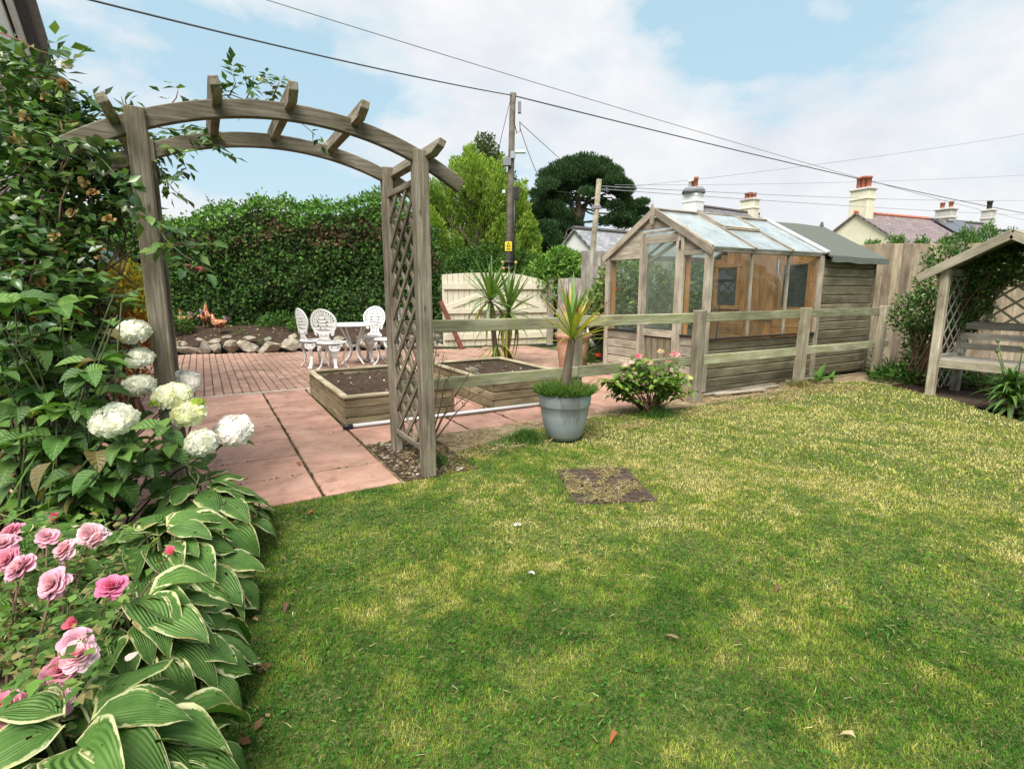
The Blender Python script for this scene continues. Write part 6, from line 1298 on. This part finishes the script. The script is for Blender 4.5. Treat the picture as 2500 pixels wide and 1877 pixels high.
# ================================================================ HOSTAS
def M_hosta():
    m, nt, p = newmat('hosta_leaf'); tc = nt.nodes.new('ShaderNodeTexCoord'); sp = nt.nodes.new('ShaderNodeSeparateXYZ'); nt.links.new(tc.outputs['UV'], sp.inputs[0])
    def mth(op, a, b=None):
        n = nt.nodes.new('ShaderNodeMath'); n.operation = op
        for i, v in enumerate((a, b)):
            if v is None: continue
            if isinstance(v, (int, float)): n.inputs[i].default_value = v
            else: nt.links.new(v, n.inputs[i])
        return n.outputs[0]
    c = coords(nt, (1, 1, 1)); n1 = nd(nt, 'ShaderNodeTexNoise', Scale=5.5, Detail=4, Roughness=.6); nt.links.new(c, n1.inputs[0])
    n2 = nd(nt, 'ShaderNodeTexNoise', Scale=2.0, Detail=3); nt.links.new(c, n2.inputs[0])
    green = ramp(nt, n2.outputs[0], [(.3, (.055, .135, .026)), (.5, (.09, .19, .038)), (.7, (.135, .25, .055))])
    ab = mth('ABSOLUTE', sp.outputs[1]); e = mth('ADD', ab, mth('MULTIPLY', mth('SUBTRACT', n1.outputs[0], .5), .62)); tipu = mth('MULTIPLY', mth('MAXIMUM', mth('SUBTRACT', sp.outputs[0], .86), 0.0), 1.6); e = mth('ADD', e, tipu)
    vein = mth('SINE', mth('MULTIPLY', sp.outputs[1], 34.0)); vr = ramp(nt, mth('MULTIPLY', mth('ADD', vein, 1), .5), [(.0, (.86, .88, .83)), (.28, (1.03, 1.03, 1.0))])
    green = mixc(nt, 1.0, green, vr, 'MULTIPLY'); mid = ramp(nt, ab, [(.015, (.5, .5, .5)), (.05, (0, 0, 0))]); green = mixc(nt, mid, green, (.17, .26, .09))
    n3 = nd(nt, 'ShaderNodeTexNoise', Scale=3.0, Detail=5); nt.links.new(c, n3.inputs[0]); cream = ramp(nt, n3.outputs[0], [(.34, (.36, .25, .10)), (.42, (.50, .50, .22)), (.65, (.62, .63, .38))])
    col = mixc(nt, ramp(nt, e, [(.85, (0, 0, 0)), (.91, (1, 1, 1))]), green, cream)
    nt.links.new(col, p.inputs['Base Color']); p.inputs['Roughness'].default_value = .55; p.inputs['Specular IOR Level'].default_value = .3
    hb_ = mth('ADD', vein, mth('MULTIPLY', n1.outputs[0], 2.0)); bump(nt, p, hb_, .45, .010)
    tr = nt.nodes.new('ShaderNodeBsdfTranslucent'); nt.links.new(mixc(nt, 1.0, col, (1.2, 1.3, .5), 'MULTIPLY'), tr.inputs[0]); ms = nt.nodes.new('ShaderNodeMixShader'); ms.inputs[0].default_value = .22; nt.links.new(p.outputs[0], ms.inputs[1]); nt.links.new(tr.outputs[0], ms.inputs[2])
    # slug holes
    n4 = nd(nt, 'ShaderNodeTexNoise', Scale=9.0, Detail=2); nt.links.new(c, n4.inputs[0]); hf = ramp(nt, n4.outputs[0], [(.70, (0, 0, 0)), (.71, (1, 1, 1))]); tp_ = nt.nodes.new('ShaderNodeBsdfTransparent'); m2 = nt.nodes.new('ShaderNodeMixShader')
    nt.links.new(hf, m2.inputs[0]); nt.links.new(ms.outputs[0], m2.inputs[1]); nt.links.new(tp_.outputs[0], m2.inputs[2]); nt.links.new(m2.outputs[0], nt.nodes['Material Output'].inputs[0]); return m
MT['hosta'] = M_hosta()
hm = [grid_leaf('leaf', (.08, .17, .03), None, 9, 4, wv, 1, dp, fo, cu, wa, 0, .20, .05, .66) for wv, dp, fo, cu, wa in ((.66, .55, .22, .15, .25), (.60, .75, .28, .25, .35), (.72, .35, .15, .1, .2), (.58, .95, .3, .2, .3), (.64, .5, .4, .0, .25), (.70, .65, .1, .35, .4))]
for m_ in hm: m_.materials.append(MT['hosta'])
for (x, y, n_, lab) in ((-.36, .86, 56, 'cream-edged hosta clump nearest the camera at the bottom edge'), (-.30, 1.30, 72, 'cream-edged hosta clump under the lowest pink roses'), (-.25, 1.78, 76, 'cream-edged hosta clump right of the pink rose bush'), (-.20, 2.28, 76, 'cream-edged hosta clump in the middle of the border edge'), (-.08, 2.80, 66, 'darker hosta clump touching the patio corner'), (-.60, 2.45, 52, 'hosta clump in the border below the white hydrangea')):
    t = thing('hosta_plant', lab, 'hosta', (x, y, 0), 'hostas along the border edge'); pet = []
    for i in range(n_):
        ring = i/n_; a = i*2.39996+random.uniform(-.3, .3); rr = .05+.19*ring; h = .36-.20*ring+random.uniform(-.04, .04); b_ = Vector((x+rr*math.cos(a), y+rr*math.sin(a), h)); dn = .25-.75*ring+random.uniform(-.15, .15)
        d = Vector((math.cos(a)+.25, math.sin(a)-.05, dn)).normalized(); tilt = Vector((random.gauss(0, .18), random.gauss(0, .18), 1)); s_ = random.uniform(.12, .205)*(1.0 if y > 1.0 else .88)
        obj('leaf', random.choice(hm), None, t, leaf_M(b_, d, tilt, s_, random.uniform(.92, 1.12))); pet.append(([Vector((x, y, 0)), Vector((x+rr*.5*math.cos(a), y+rr*.5*math.sin(a), h*.6)), b_], [.006, .005, .004]))
    tubes('petioles', pet, MT['stem'], t, 5)

# ================================================================ WHITE HYDRANGEA
wh = thing('white_hydrangea', 'large-leaved hydrangea with white mophead blooms at the left arch post', 'hydrangea', (-.62, 2.95, 0))
hw_v = [grid_leaf('leaf', c, None, 5, 3, wv, 1, dp, .22, wave=.06, power=.8) for c, wv, dp in (((.07, .165, .03), .66, .45), ((.11, .22, .038), .62, .35), ((.055, .125, .027), .70, .6), ((.14, .26, .048), .58, .3), ((.08, .155, .033), .64, .8), ((.05, .11, .025), .66, .5), ((.15, .12, .045), .62, .6))]
def M_hyleaf():
    m = M_leaf('hydrangea_leaf', .25, .48, .4); nt = m.node_tree; tc = nt.nodes.new('ShaderNodeTexCoord'); sp = nt.nodes.new('ShaderNodeSeparateXYZ'); nt.links.new(tc.outputs['UV'], sp.inputs[0]); p = nt.nodes['Principled BSDF']
    def mth(op, a, b):
        n = nt.nodes.new('ShaderNodeMath'); n.operation = op
        for i, v in enumerate((a, b)):
            if isinstance(v, (int, float)): n.inputs[i].default_value = v
            else: nt.links.new(v, n.inputs[i])
        return n.outputs[0]
    ab = mth('ABSOLUTE', sp.outputs[1], 0); w_ = mth('SINE', mth('MULTIPLY', mth('SUBTRACT', sp.outputs[0], mth('MULTIPLY', ab, .22)), 44.0), 0); old = p.inputs['Base Color'].links[0].from_socket
    v = mixc(nt, ramp(nt, w_, [(.93, (0, 0, 0)), (1.0, (.35, .35, .35))]), old, (.20, .28, .10)); v = mixc(nt, ramp(nt, ab, [(.03, (.6, .6, .6)), (.075, (0, 0, 0))]), v, (.20, .28, .10)); nt.links.new(v, p.inputs['Base Color']); bump(nt, p, w_, .35, .006); return m
MT['hyleaf'] = M_hyleaf()
for m_ in hw_v: m_.materials.append(MT['hyleaf'])
def proj(p):
    v = np.array([p[0], p[1], p[2]])-_C; z = v@_f; return 1250+1305*(v@_r)/z, 938.5-1305*(v@_u)/z, z
blooms = [(326, 811, 2.66, .078, 0), (338, 874, 2.66, .066, 0), (340, 941, 2.64, .074, 0), (278, 1026, 2.12, .088, 0), (450, 935, 2.9, .088, 2), (421, 968, 2.5, .088, 1), (460, 1008, 2.48, .080, 1), (571, 1051, 2.6, .098, 2), (490, 1080, 2.42, .070, 0)]
def hides_bloom(p):
    qx, qy, qz = proj(p)
    if 238 < qx < 330 and 640 < qy < 780: return True
    return any(math.hypot(qx-bx_, qy-by_) < 1305*br3/bd*1.25 and qz < bd+.05 for bx_, by_, bd, br3, _ in blooms)
ends = []
for i in range(52):
    py = random.uniform(700, 1210); mxp = 300 if py < 900 else 470-.35*max(0, 1000-py); ends.append((random.uniform(-70, mxp), py, random.uniform(2.05, 2.75)))
for (px, py, d, r_, k) in blooms: ends.append((px, py+18, d))
stems = []
for (px, py, d) in ends:
    e = Vector(tuple(D(px, py, d))); b_ = Vector((-.62+random.uniform(-.18, .22), 2.95+random.uniform(-.2, .15), 0)); mid = b_.lerp(e, .55)+Vector((0, 0, .08)); stems.append(([b_, mid, e], [.006, .0045, .003]))
    o_ = random.random()*3
    if (px, py-18, d) not in [b3[:3] for b3 in blooms]:
        for q in range(4):
            a = o_+.8+q*1.57+random.uniform(-.3, .3)
            if hides_bloom(e+Vector((math.cos(a), math.sin(a), .1))*.06): continue
            obj('leaf', random.choice(hw_v[:6]), None, wh, leaf_M(e, (math.cos(a), math.sin(a), random.uniform(-.1, .5)), (random.gauss(0, .2), random.gauss(0, .2)-.3, 1), random.uniform(.08, .13)))
    for q in range(4 if py < 1060 or px > 200 else 3):
        p = mid.lerp(e, -.25+1.23*q/3.0)
        for sgn in (0, math.pi):
            a = o_+q*1.57+sgn+random.uniform(-.3, .3); big = random.uniform(.095, .155)*(1.0 if q < 3 else .75); up_ = random.uniform(-.45, .35); p2 = p-Vector((0, 0, .02 if q == 3 else 0))
            if hides_bloom(p2+Vector((math.cos(a), math.sin(a), .1))*.07) or hides_bloom(p2): continue
            obj('leaf', random.choice(hw_v[:6]*3+hw_v[6:]), None, wh, leaf_M(p2+Vector((math.cos(a), math.sin(a), .1))*.018, (math.cos(a), math.sin(a), up_), (random.gauss(0, .2), random.gauss(0, .2)-.15, 1), big))
MT['dkstem'] = M_plain('dark_stem', (.055, .065, .028), .7, 0, .2, .3); tubes('stems', stems, MT['dkstem'], wh, 6)
pal = [[(.90, .90, .82), (.92, .92, .86), (.87, .89, .76)], [(.89, .89, .70), (.82, .86, .52), (.91, .91, .80)], [(.93, .88, .87), (.94, .91, .90), (.93, .92, .88)]]
for (px, py, d, r_, k) in blooms:
    p = D(px, py, d); tilt = Matrix.Rotation(random.uniform(.15, .55), 4, (-_r).tolist() and Vector(tuple(_r))); obj('flower_head', floret_mesh(105, (0, 0, 0), r_*.80, pal[k], .026, 1.25), None, wh, T(*p) @ tilt)
for (px, py, d) in ((74, 1009, 2.2), (385, 985, 2.45), (480, 985, 2.5)): obj('green_bud', floret_mesh(26, (0, 0, 0), .028, [(.42, .55, .08), (.34, .46, .07)], .012, 1.0), None, wh, T(*D(px, py, d)))

# ================================================================ PINK ROSE BUSH
pr_ = thing('pink_rose_bush', 'low rose bush with pink double blooms in the near left corner', 'rose bush', (-.48, 1.55, 0))
pk = [rose_mesh(c, .047, 72, o_) for c, o_ in (([(.80, .38, .46), (.84, .36, .54)], 1.0), ([(.84, .52, .58), (.86, .50, .66)], 1.05), ([(.78, .24, .38), (.82, .27, .48)], .95), ([(.84, .50, .56), (.88, .66, .76)], 1.1))]
bud = rose_mesh([(.72, .14, .22), (.76, .20, .30)], .034, 14, .45)
bl = [(20, 1365, .50, 0), (50, 1385, .50, 1), (130, 1425, .48, 1), (272, 1432, .45, 2), (115, 1310, .49, 1), (160, 1340, .48, 3), (25, 1300, .49, 0), (220, 1305, .45, 3), (190, 1600, .42, 3), (150, 1635, .40, 0), (185, 1570, .43, 1), (137, 1716, .37, 1), (10, 1720, .36, 0), (45, 1755, .36, 1), (20, 1790, .34, 3), (62, 1760, .33, 2), (18, 1830, .32, 1), (418, 1348, .40, 4), (5, 1330, .5, 1), (55, 1810, .33, 0), (5, 1860, .32, 3), (240, 1315, .45, 3), (137, 1262, .46, 4), (182, 1525, .40, 4)]
stems = []; LP = []
for (px, py, z, k) in bl:
    p = Vector(tuple(G(px, py, z))); M = T(*p) @ Matrix.Rotation(R(random.uniform(15, 60)), 4, Vector(tuple(_r))) @ Matrix.Rotation(R(random.uniform(-28, 28)), 4, Vector(tuple(cf))) @ RZ(random.random()*6)
    obj('bloom', bud if k == 4 else pk[k], None, pr_, M @ Matrix.Scale(random.uniform(.66, .86), 4)); b_ = Vector((-.5+random.uniform(-.1, .1), 1.55+random.uniform(-.25, .25), 0)); q = b_.lerp(p, .5)+Vector((0, 0, .07)); stems.append(([b_, q, p], [.005, .004, .0025]))
    for s_ in range(9): LP.append(q.lerp(p, random.uniform(-.1, .95))+Vector((random.gauss(0, .035), random.gauss(0, .035), random.gauss(-.01, .02))))
for i in range(330):
    px, py = random.uniform(-60, 320), random.uniform(1240, 1700)
    if px > 330-(py-1300)*.25 and py > 1450: continue
    LP.append(Vector(tuple(G(px, py, random.uniform(.30, .46)))))
tubes('canes', stems, MT['cane'], pr_, 5)
rl_v = [grid_leaf('leaf', c, None, 3, 1, .62, 1, .3, .25) for c in ((.10, .19, .04), (.14, .23, .05), (.075, .15, .035), (.18, .25, .07), (.24, .19, .08))]
for m_ in rl_v: m_.materials.append(MT['leafm'])
rest = []
for i, p in enumerate(LP):
    for k in range(3):
        a = random.random()*6.28; d = (math.cos(a), math.sin(a), random.uniform(-.3, .4)); s_ = random.uniform(.022, .040)
        if i % 2 == 0 and k == 0: obj('leaf', random.choice(rl_v), None, pr_, leaf_M(p, d, (random.gauss(0, .35), random.gauss(0, .35), 1), s_))
        else: rest.append((tuple(p+Vector(d)*.012), d, s_))
n = len(rest); cloud('foliage', np.array([r_[0] for r_ in rest]), np.array([r_[1] for r_ in rest]), RNG.normal(0, .35, (n, 3))+np.array([0, 0, 1]), np.array([r_[2] for r_ in rest]), .62, pick([(.10, .19, .04), (.14, .23, .05), (.075, .15, .035), (.22, .20, .08)], n), MT['leafm'], pr_)
# fallen petals on the hosta leaves
for i, (px, py, z) in enumerate(((305, 1760, .34), (325, 1775, .34), (240, 1775, .33), (335, 1590, .36), (350, 1790, .33), (65, 1590, .33), (130, 1780, .30), (215, 1785, .33))):
    p = G(px, py, z); me = cloud_mesh('petal', np.zeros((1, 3)), np.array([[0, 1, 0.]]), np.array([[0, 0, 1.]]), .034, .8, np.array([random.choice([(.74, .50, .52), (.78, .62, .62)])]), TP2); me.materials.append(MT['petal'])
    o = obj('fallen_petal', me, None, None, T(*p) @ RZ(random.random()*6) @ Matrix.Rotation(random.uniform(-.4, .4), 4, 'X')); tag(o, 'pale pink rose petal fallen on the hosta leaves', 'petal', 'fallen rose petals on the hostas')

# ================================================================ LONG GRASS BLADES AT THE LEFT EDGE
gt = thing('tall_grass', 'long bright green grass blades standing above the pink roses', 'grass', (-.75, 1.9, 0))
lb_ = [sword_mesh('blade', (.10, .20, .04), (.14, .26, .05), .028, q, None, 9) for q in (.05, .25, .9)]
for (x0, y0, x1, y1, z0, d, k) in ((5, 1250, 90, 1095, 0, 1.75, 0), (118, 1240, 130, 1100, 0, 1.85, 0), (-10, 1250, 120, 1300, 0, 1.5, 2), (-20, 1290, 80, 1230, 0, 1.6, 1), (330, 1800, 400, 1900, 0, 1.15, 1), (-20, 1540, 150, 1590, 0, 1.4, 1), (250, 1250, 260, 1300, 0, 1.7, 1)):
    a, b = Vector(tuple(D(x0, y0, d))), Vector(tuple(D(x1, y1, d-.05))); obj('blade', lb_[k], None, gt, leaf_M(a, (b-a), tuple(-cf+Vector((0, 0, .4))), (b-a).length*(1.0 if k == 0 else 1.15), .8 if k else 1.0))

# ================================================================ CLIMBING ROSE
cr_ = thing('climbing_rose', 'big climbing rose with dry brown blooms smothering the left arch side', 'climbing rose', (-.85, 3.25, 0))
rv = [grid_leaf('leaf', c, None, 4, 2, .56, 1, dp, .2, power=.85) for c, dp in (((.045, .105, .03), .3), ((.065, .14, .035), .5), ((.09, .17, .04), .2), ((.035, .085, .028), .6), ((.13, .19, .05), .4), ((.075, .12, .05), .3))]
MT['gloss'] = M_leaf('glossy_rose_leaf', .2, .30, .55)
for m_ in rv: m_.materials.append(MT['gloss'])
COLR = [(.055, .125, .032), (.08, .165, .04), (.11, .20, .045), (.045, .10, .03), (.15, .22, .06)]
blob = [(60, 290, 3.3, .28, 1), (20, 210, 3.5, .24, .7), (130, 400, 3.2, .34, 1.3), (70, 520, 3.1, .38, 1.6), (200, 520, 3.25, .26, 1), (250, 640, 3.2, .20, .8), (30, 660, 2.8, .36, 1.4), (150, 680, 2.9, .34, 1.3), (230, 740, 2.9, .20, .7), (90, 800, 2.7, .32, 1.2), (-60, 420, 3.3, .4, 1.2), (-90, 650, 3.0, .4, 1.2), (-60, 880, 2.7, .36, 1), (60, 930, 2.75, .26, .8), (180, 840, 2.8, .22, .7), (290, 560, 3.3, .15, .4), (230, 400, 3.4, .20, .5), (200, 330, 3.5, .16, .35), (280, 460, 3.5, .16, .4), (130, 250, 3.4, .14, .25), (-40, 250, 3.6, .3, .8)]
canes = []; NP, ND = [], []
def leafspray(p, d, nl, size):
    """a compound leaf: nl leaflets along a short rachis from p in direction d"""
    qx, qy, qz = proj(p)
    if 238 < qx < 345 and 640 < qy < 800 and random.random() < .93: return
    if 212 < qx < 330 and 550 < qy < 662 and random.random() < .95: return
    p, d = Vector(tuple(p)), Vector(tuple(d)).normalized(); sd = d.cross(Vector((random.gauss(0, .4), random.gauss(0, .4), 1))).normalized()
    for k in range(nl):
        t = k/(nl-1.0) if nl > 1 else 1; 
        if k == nl-1: dd = d
        else: dd = (d*.5+sd*(1 if k % 2 else -1)).normalized()
        NP.append((tuple(p+d*size*1.6*((k//2)+.6)/((nl+1)//2)), tuple(dd+Vector((0, 0, random.uniform(-.35, .1)))), size*random.uniform(.8, 1.15)))
for (px, py, d, r_, k) in blob:
    c = np.array(D(px, py, d)); n = int(135*k)
    for i in range(n):
        q = rdir(1)[0]*np.array([r_, r_, r_*1.0])*RNG.random()**(.40); leafspray(c+q, q+np.array([random.gauss(0, .1), random.gauss(0, .1), random.gauss(-.02, .12)]), 5, random.uniform(.046, .072))
    for j in range(3): canes.append(limb((-.9+random.uniform(-.25, .25), 3.25+random.uniform(-.2, .2), 0), c+rdir(1)[0]*r_*.8, .011, .004, .8, 9))
def sprig(pts, d, step, size, cmat='redcane', nl=5, rad=.004):
    w3 = [Vector(tuple(D(x, y, d+(dd if isinstance(dd, float) else 0)))) for (x, y, *r2) in pts for dd in [r2[0] if r2 else 0]]
    sm = []
    for a, b in zip(w3, w3[1:]):
        n = max(2, int((b-a).length/.05)); sm += [a.lerp(b, i/n) for i in range(n)]
    sm.append(w3[-1]); acc = 0
    tube('cane', sm, [rad*(1-.6*i/len(sm)) for i in range(len(sm))], MT[cmat], cr_, 5)
    for a, b in zip(sm, sm[1:]):
        acc += (b-a).length
        if acc > step*.6:
            acc = 0; t_ = (b-a).normalized(); leafspray(b, t_*.6+Vector((random.gauss(0, .7), random.gauss(0, .7), random.gauss(-.1, .6))), nl, size*1.85)
sprig([(-10, 290), (100, 325), (190, 350), (250, 390), (320, 470), (370, 540), (410, 590), (450, 625), (478, 640)], 2.62, .075, .036, 'stem')
sprig([(0, 80), (50, 100), (95, 125), (140, 135), (170, 150)], 3.2, .08, .045); sprig([(60, 190), (120, 190), (160, 200), (170, 215)], 3.2, .06, .045); sprig([(120, 330), (180, 300), (215, 270), (250, 262), (290, 280)], 3.3, .06, .036); sprig([(150, 360), (210, 330), (270, 330), (300, 300)], 3.4, .05, .034)
sprig([(330, 330), (365, 345), (400, 350), (440, 370), (455, 415)], 3.45, .038, .036, 'stem'); sprig([(340, 380), (375, 390), (400, 430), (425, 465)], 3.4, .038, .034, 'stem'); sprig([(350, 320), (380, 340), (390, 400), (380, 430)], 3.45, .04, .036, 'stem'); sprig([(440, 370), (490, 330), (520, 335), (540, 370)], 3.5, .045, .032, 'stem'); sprig([(380, 310), (430, 320), (480, 310), (520, 315)], 3.6, .05, .034, 'stem')
sprig([(480, 255), (520, 236), (565, 232), (600, 245), (635, 252)], 3.5, .045, .03); sprig([(560, 235), (575, 205), (570, 185)], 3.5, .03, .034); sprig([(600, 245), (615, 215), (620, 185)], 3.5, .045, .03); sprig([(660, 255), (672, 220), (650, 195)], 3.55, .06, .026); sprig([(670, 230), (682, 200)], 3.55, .06, .026); sprig([(300, 290), (302, 260), (296, 235)], 3.4, .06, .03); sprig([(410, 265), (430, 240), (435, 220)], 3.4, .05, .034, 'redcane', 3); sprig([(700, 265), (722, 285), (735, 300), (770, 330)], 3.4, .08, .028, 'cane', 3); sprig([(350, 530), (400, 560), (430, 590), (470, 600)], 2.9, .05, .038, 'stem')
tubes('canes', canes, MT['cane'], cr_, 5)
near = sorted(range(len(NP)), key=lambda i: -NP[i][2]/(NP[i][0][0]*math.sin(HEAD)+NP[i][0][1]*math.cos(HEAD))); ind = set(near[:300]); rest = []
for i, (p, d, s_) in enumerate(NP):
    nn_ = (random.gauss(0, .45), random.gauss(-.3, .45), 1)
    if i in ind: obj('leaf', random.choice(rv), None, cr_, leaf_M(p, d, nn_, s_*1.15))
    else: rest.append((p, d, nn_, s_))
n = len(rest); kind(cloud('foliage', np.array([r_[0] for r_ in rest]), np.array([r_[1] for r_ in rest]), np.array([r_[2] for r_ in rest]), np.array([r_[3] for r_ in rest])*1.15, .56, pick(COLR, n, .2), MT['gloss'], cr_), 'stuff')
dry = [rose_mesh([(.30, .17, .05), (.46, .30, .11)], .034, 16, .9), rose_mesh([(.24, .13, .05), (.38, .22, .08)], .030, 14, 1.2), rose_mesh([(.50, .36, .16), (.55, .40, .2)], .03, 14, 1.0)]
for (px, py, d) in ((45, 330, 2.85), (155, 205, 3.1), (110, 235, 3.1), (60, 580, 2.75), (132, 575, 2.75), (205, 445, 3.0), (225, 470, 3.0), (180, 300, 3.2), (60, 285, 3.0), (30, 340, 2.9), (175, 520, 2.95), (145, 615, 2.8), (245, 630, 2.95), (185, 760, 2.5), (10, 745, 2.5), (55, 825, 2.5), (100, 690, 2.6), (265, 535, 3.0), (20, 640, 2.7), (130, 660, 2.75), (240, 610, 3.0), (90, 780, 2.6)):
    obj('withered_bloom', random.choice(dry), None, cr_, T(*D(px, py, d)) @ Matrix.Rotation(random.uniform(.5, 2.6), 4, Vector(tuple(_r))) @ RZ(random.random()*6))
obj('white_bud', rose_mesh([(.70, .68, .48), (.74, .70, .55)], .055, 16, .35), None, cr_, T(*D(160, 150, 3.1)) @ Matrix.Rotation(R(200), 4, Vector(tuple(_r))))
for (px, py) in ((470, 650), (485, 652)): obj('red_bloom', rose_mesh([(.40, .07, .08), (.45, .14, .14)], .035, 12, .75), None, cr_, T(*D(px, py, 2.6)) @ Matrix.Rotation(R(170), 4, Vector(tuple(_r))))

# ================================================================ LITTER
def dead_leaf(px, py, s_, col, lab, z=.012):
    p = G(px, py, z); me = grid_leaf('fallen_leaf', col, None, 4, 2, .45, 1, .6, .5, wave=.5); me.materials.append(MT['straw']); o = obj('fallen_leaf', me, None, None, T(*p) @ RZ(random.random()*6.28) @ Matrix.Scale(s_, 4)); tag(o, lab, 'leaf', 'fallen leaves')
dead_leaf(722, 1130, .07, (.34, .13, .05), 'curled orange-brown leaf lying on the red slabs'); dead_leaf(768, 1248, .06, (.30, .12, .05), 'brown leaf lying at the lawn edge below the slabs'); dead_leaf(1508, 1785, .042, (.30, .12, .05), 'orange leaf lying low in the middle of the lawn', .025); dead_leaf(1905, 1428, .05, (.16, .10, .06), 'dark brown leaf lying on the right half of the lawn', .025); dead_leaf(700, 1470, .05, (.14, .08, .05), 'small dark leaf on the grass near the hostas', .025); dead_leaf(2090, 1800, .05, (.5, .42, .24), 'pale dry leaf in the bottom right of the lawn', .025)
for (px, py, lab) in ((1290, 1397, 'white petal scrap on the lawn centre'), (1262, 1278, 'white petal scrap below the iron cover'), (598, 1468, 'white petal scrap at the hosta edge')):
    me = cloud_mesh('petal', np.zeros((3, 3))+RNG.normal(0, .006, (3, 3)), rdir(3)*np.array([1, 1, .2]), np.array([[0, 0, 1.]]*3), .022, .8, np.full((3, 3), .75), TP2); me.materials.append(MT['petal']); tag(obj('petal_scrap', me, None, None, T(*G(px, py, .03))), lab, 'petal')
for i, ((ax_, ay_), (bx_, by_), lab) in enumerate((((1055, 1085), (1160, 1095), 'thin dry cane lying on the ground right of the arch post'), ((1000, 1110), (1020, 1080), 'pale broken stick leaning on the arch bottom rail'), ((1625, 1550), (1655, 1557), 'short dry stick lying on the lawn'))):
    a, b = G(ax_, ay_, .02), G(bx_, by_, .03 if i != 1 else .12); tag(tube('dry_stick', [tuple(a), tuple((a+b)/2+np.array([0, 0, .005])), tuple(b)], .005, MT['dead'], None, 6), lab, 'stick')
n = 380; x = RNG.uniform(-1.3, .1, n); y = RNG.uniform(.8, 3.2, n); bl_ = cloud('border_litter', np.stack([x, y, np.full(n, .012)], 1), rdir(n)*np.array([1, 1, .3]), rdir(n)*.5+np.array([0, 0, 1]), RNG.uniform(.02, .05, n), .6, pick([(.20, .10, .05), (.34, .2, .1), (.42, .28, .16), (.12, .07, .04)], n), MT['straw'], None); tag(bl_, 'brown leaf litter on the soil of the flower border', 'leaf litter')
# moss and tiny weeds rooted in the slab joints
jp = []
for xj in (-.20, .55, 1.052, 2.02, 2.55): jp += [(xj+random.gauss(0, .006), random.uniform(3.3 if xj < 1.06 else 4.3, 7.2)) for _ in range(420)]
for yj in (3.79, 4.285, 4.83, 5.80, 7.235): jp += [(random.uniform(-1.2, 1.05), yj+random.gauss(0, .006)) for _ in range(130)]
jp = np.array(jp); k = fbm(jp[:, 0]*5, jp[:, 1]*5, 44) > .47; jp = jp[k]; n = len(jp)
jw = cloud('joint_moss', np.concatenate([jp, np.full((n, 1), -.010)], 1), rdir(n)*.6+np.array([0, 0, .8]), rdir(n), RNG.uniform(.010, .022, n), .7, pick([(.09, .11, .03), (.06, .09, .025), (.12, .10, .05), (.05, .045, .025)], n), MT['leafm'], None)
tag(jw, 'dark moss and tiny weeds growing in the slab joints', 'moss')
n = 90; jx = np.stack([RNG.uniform(-.2, 1.0, n), RNG.uniform(3.35, 7.0, n), np.full(n, .004)], 1)
tag(cloud('paving_debris', jx, rdir(n)*np.array([1, 1, .1]), rdir(n)*.2+np.array([0, 0, 1]), RNG.uniform(.006, .018, n), .7, pick([(.55, .48, .40), (.22, .13, .08), (.14, .09, .06), (.70, .66, .60)], n), MT['straw'], None), 'small bits of leaf and petal debris on the red slabs', 'debris')
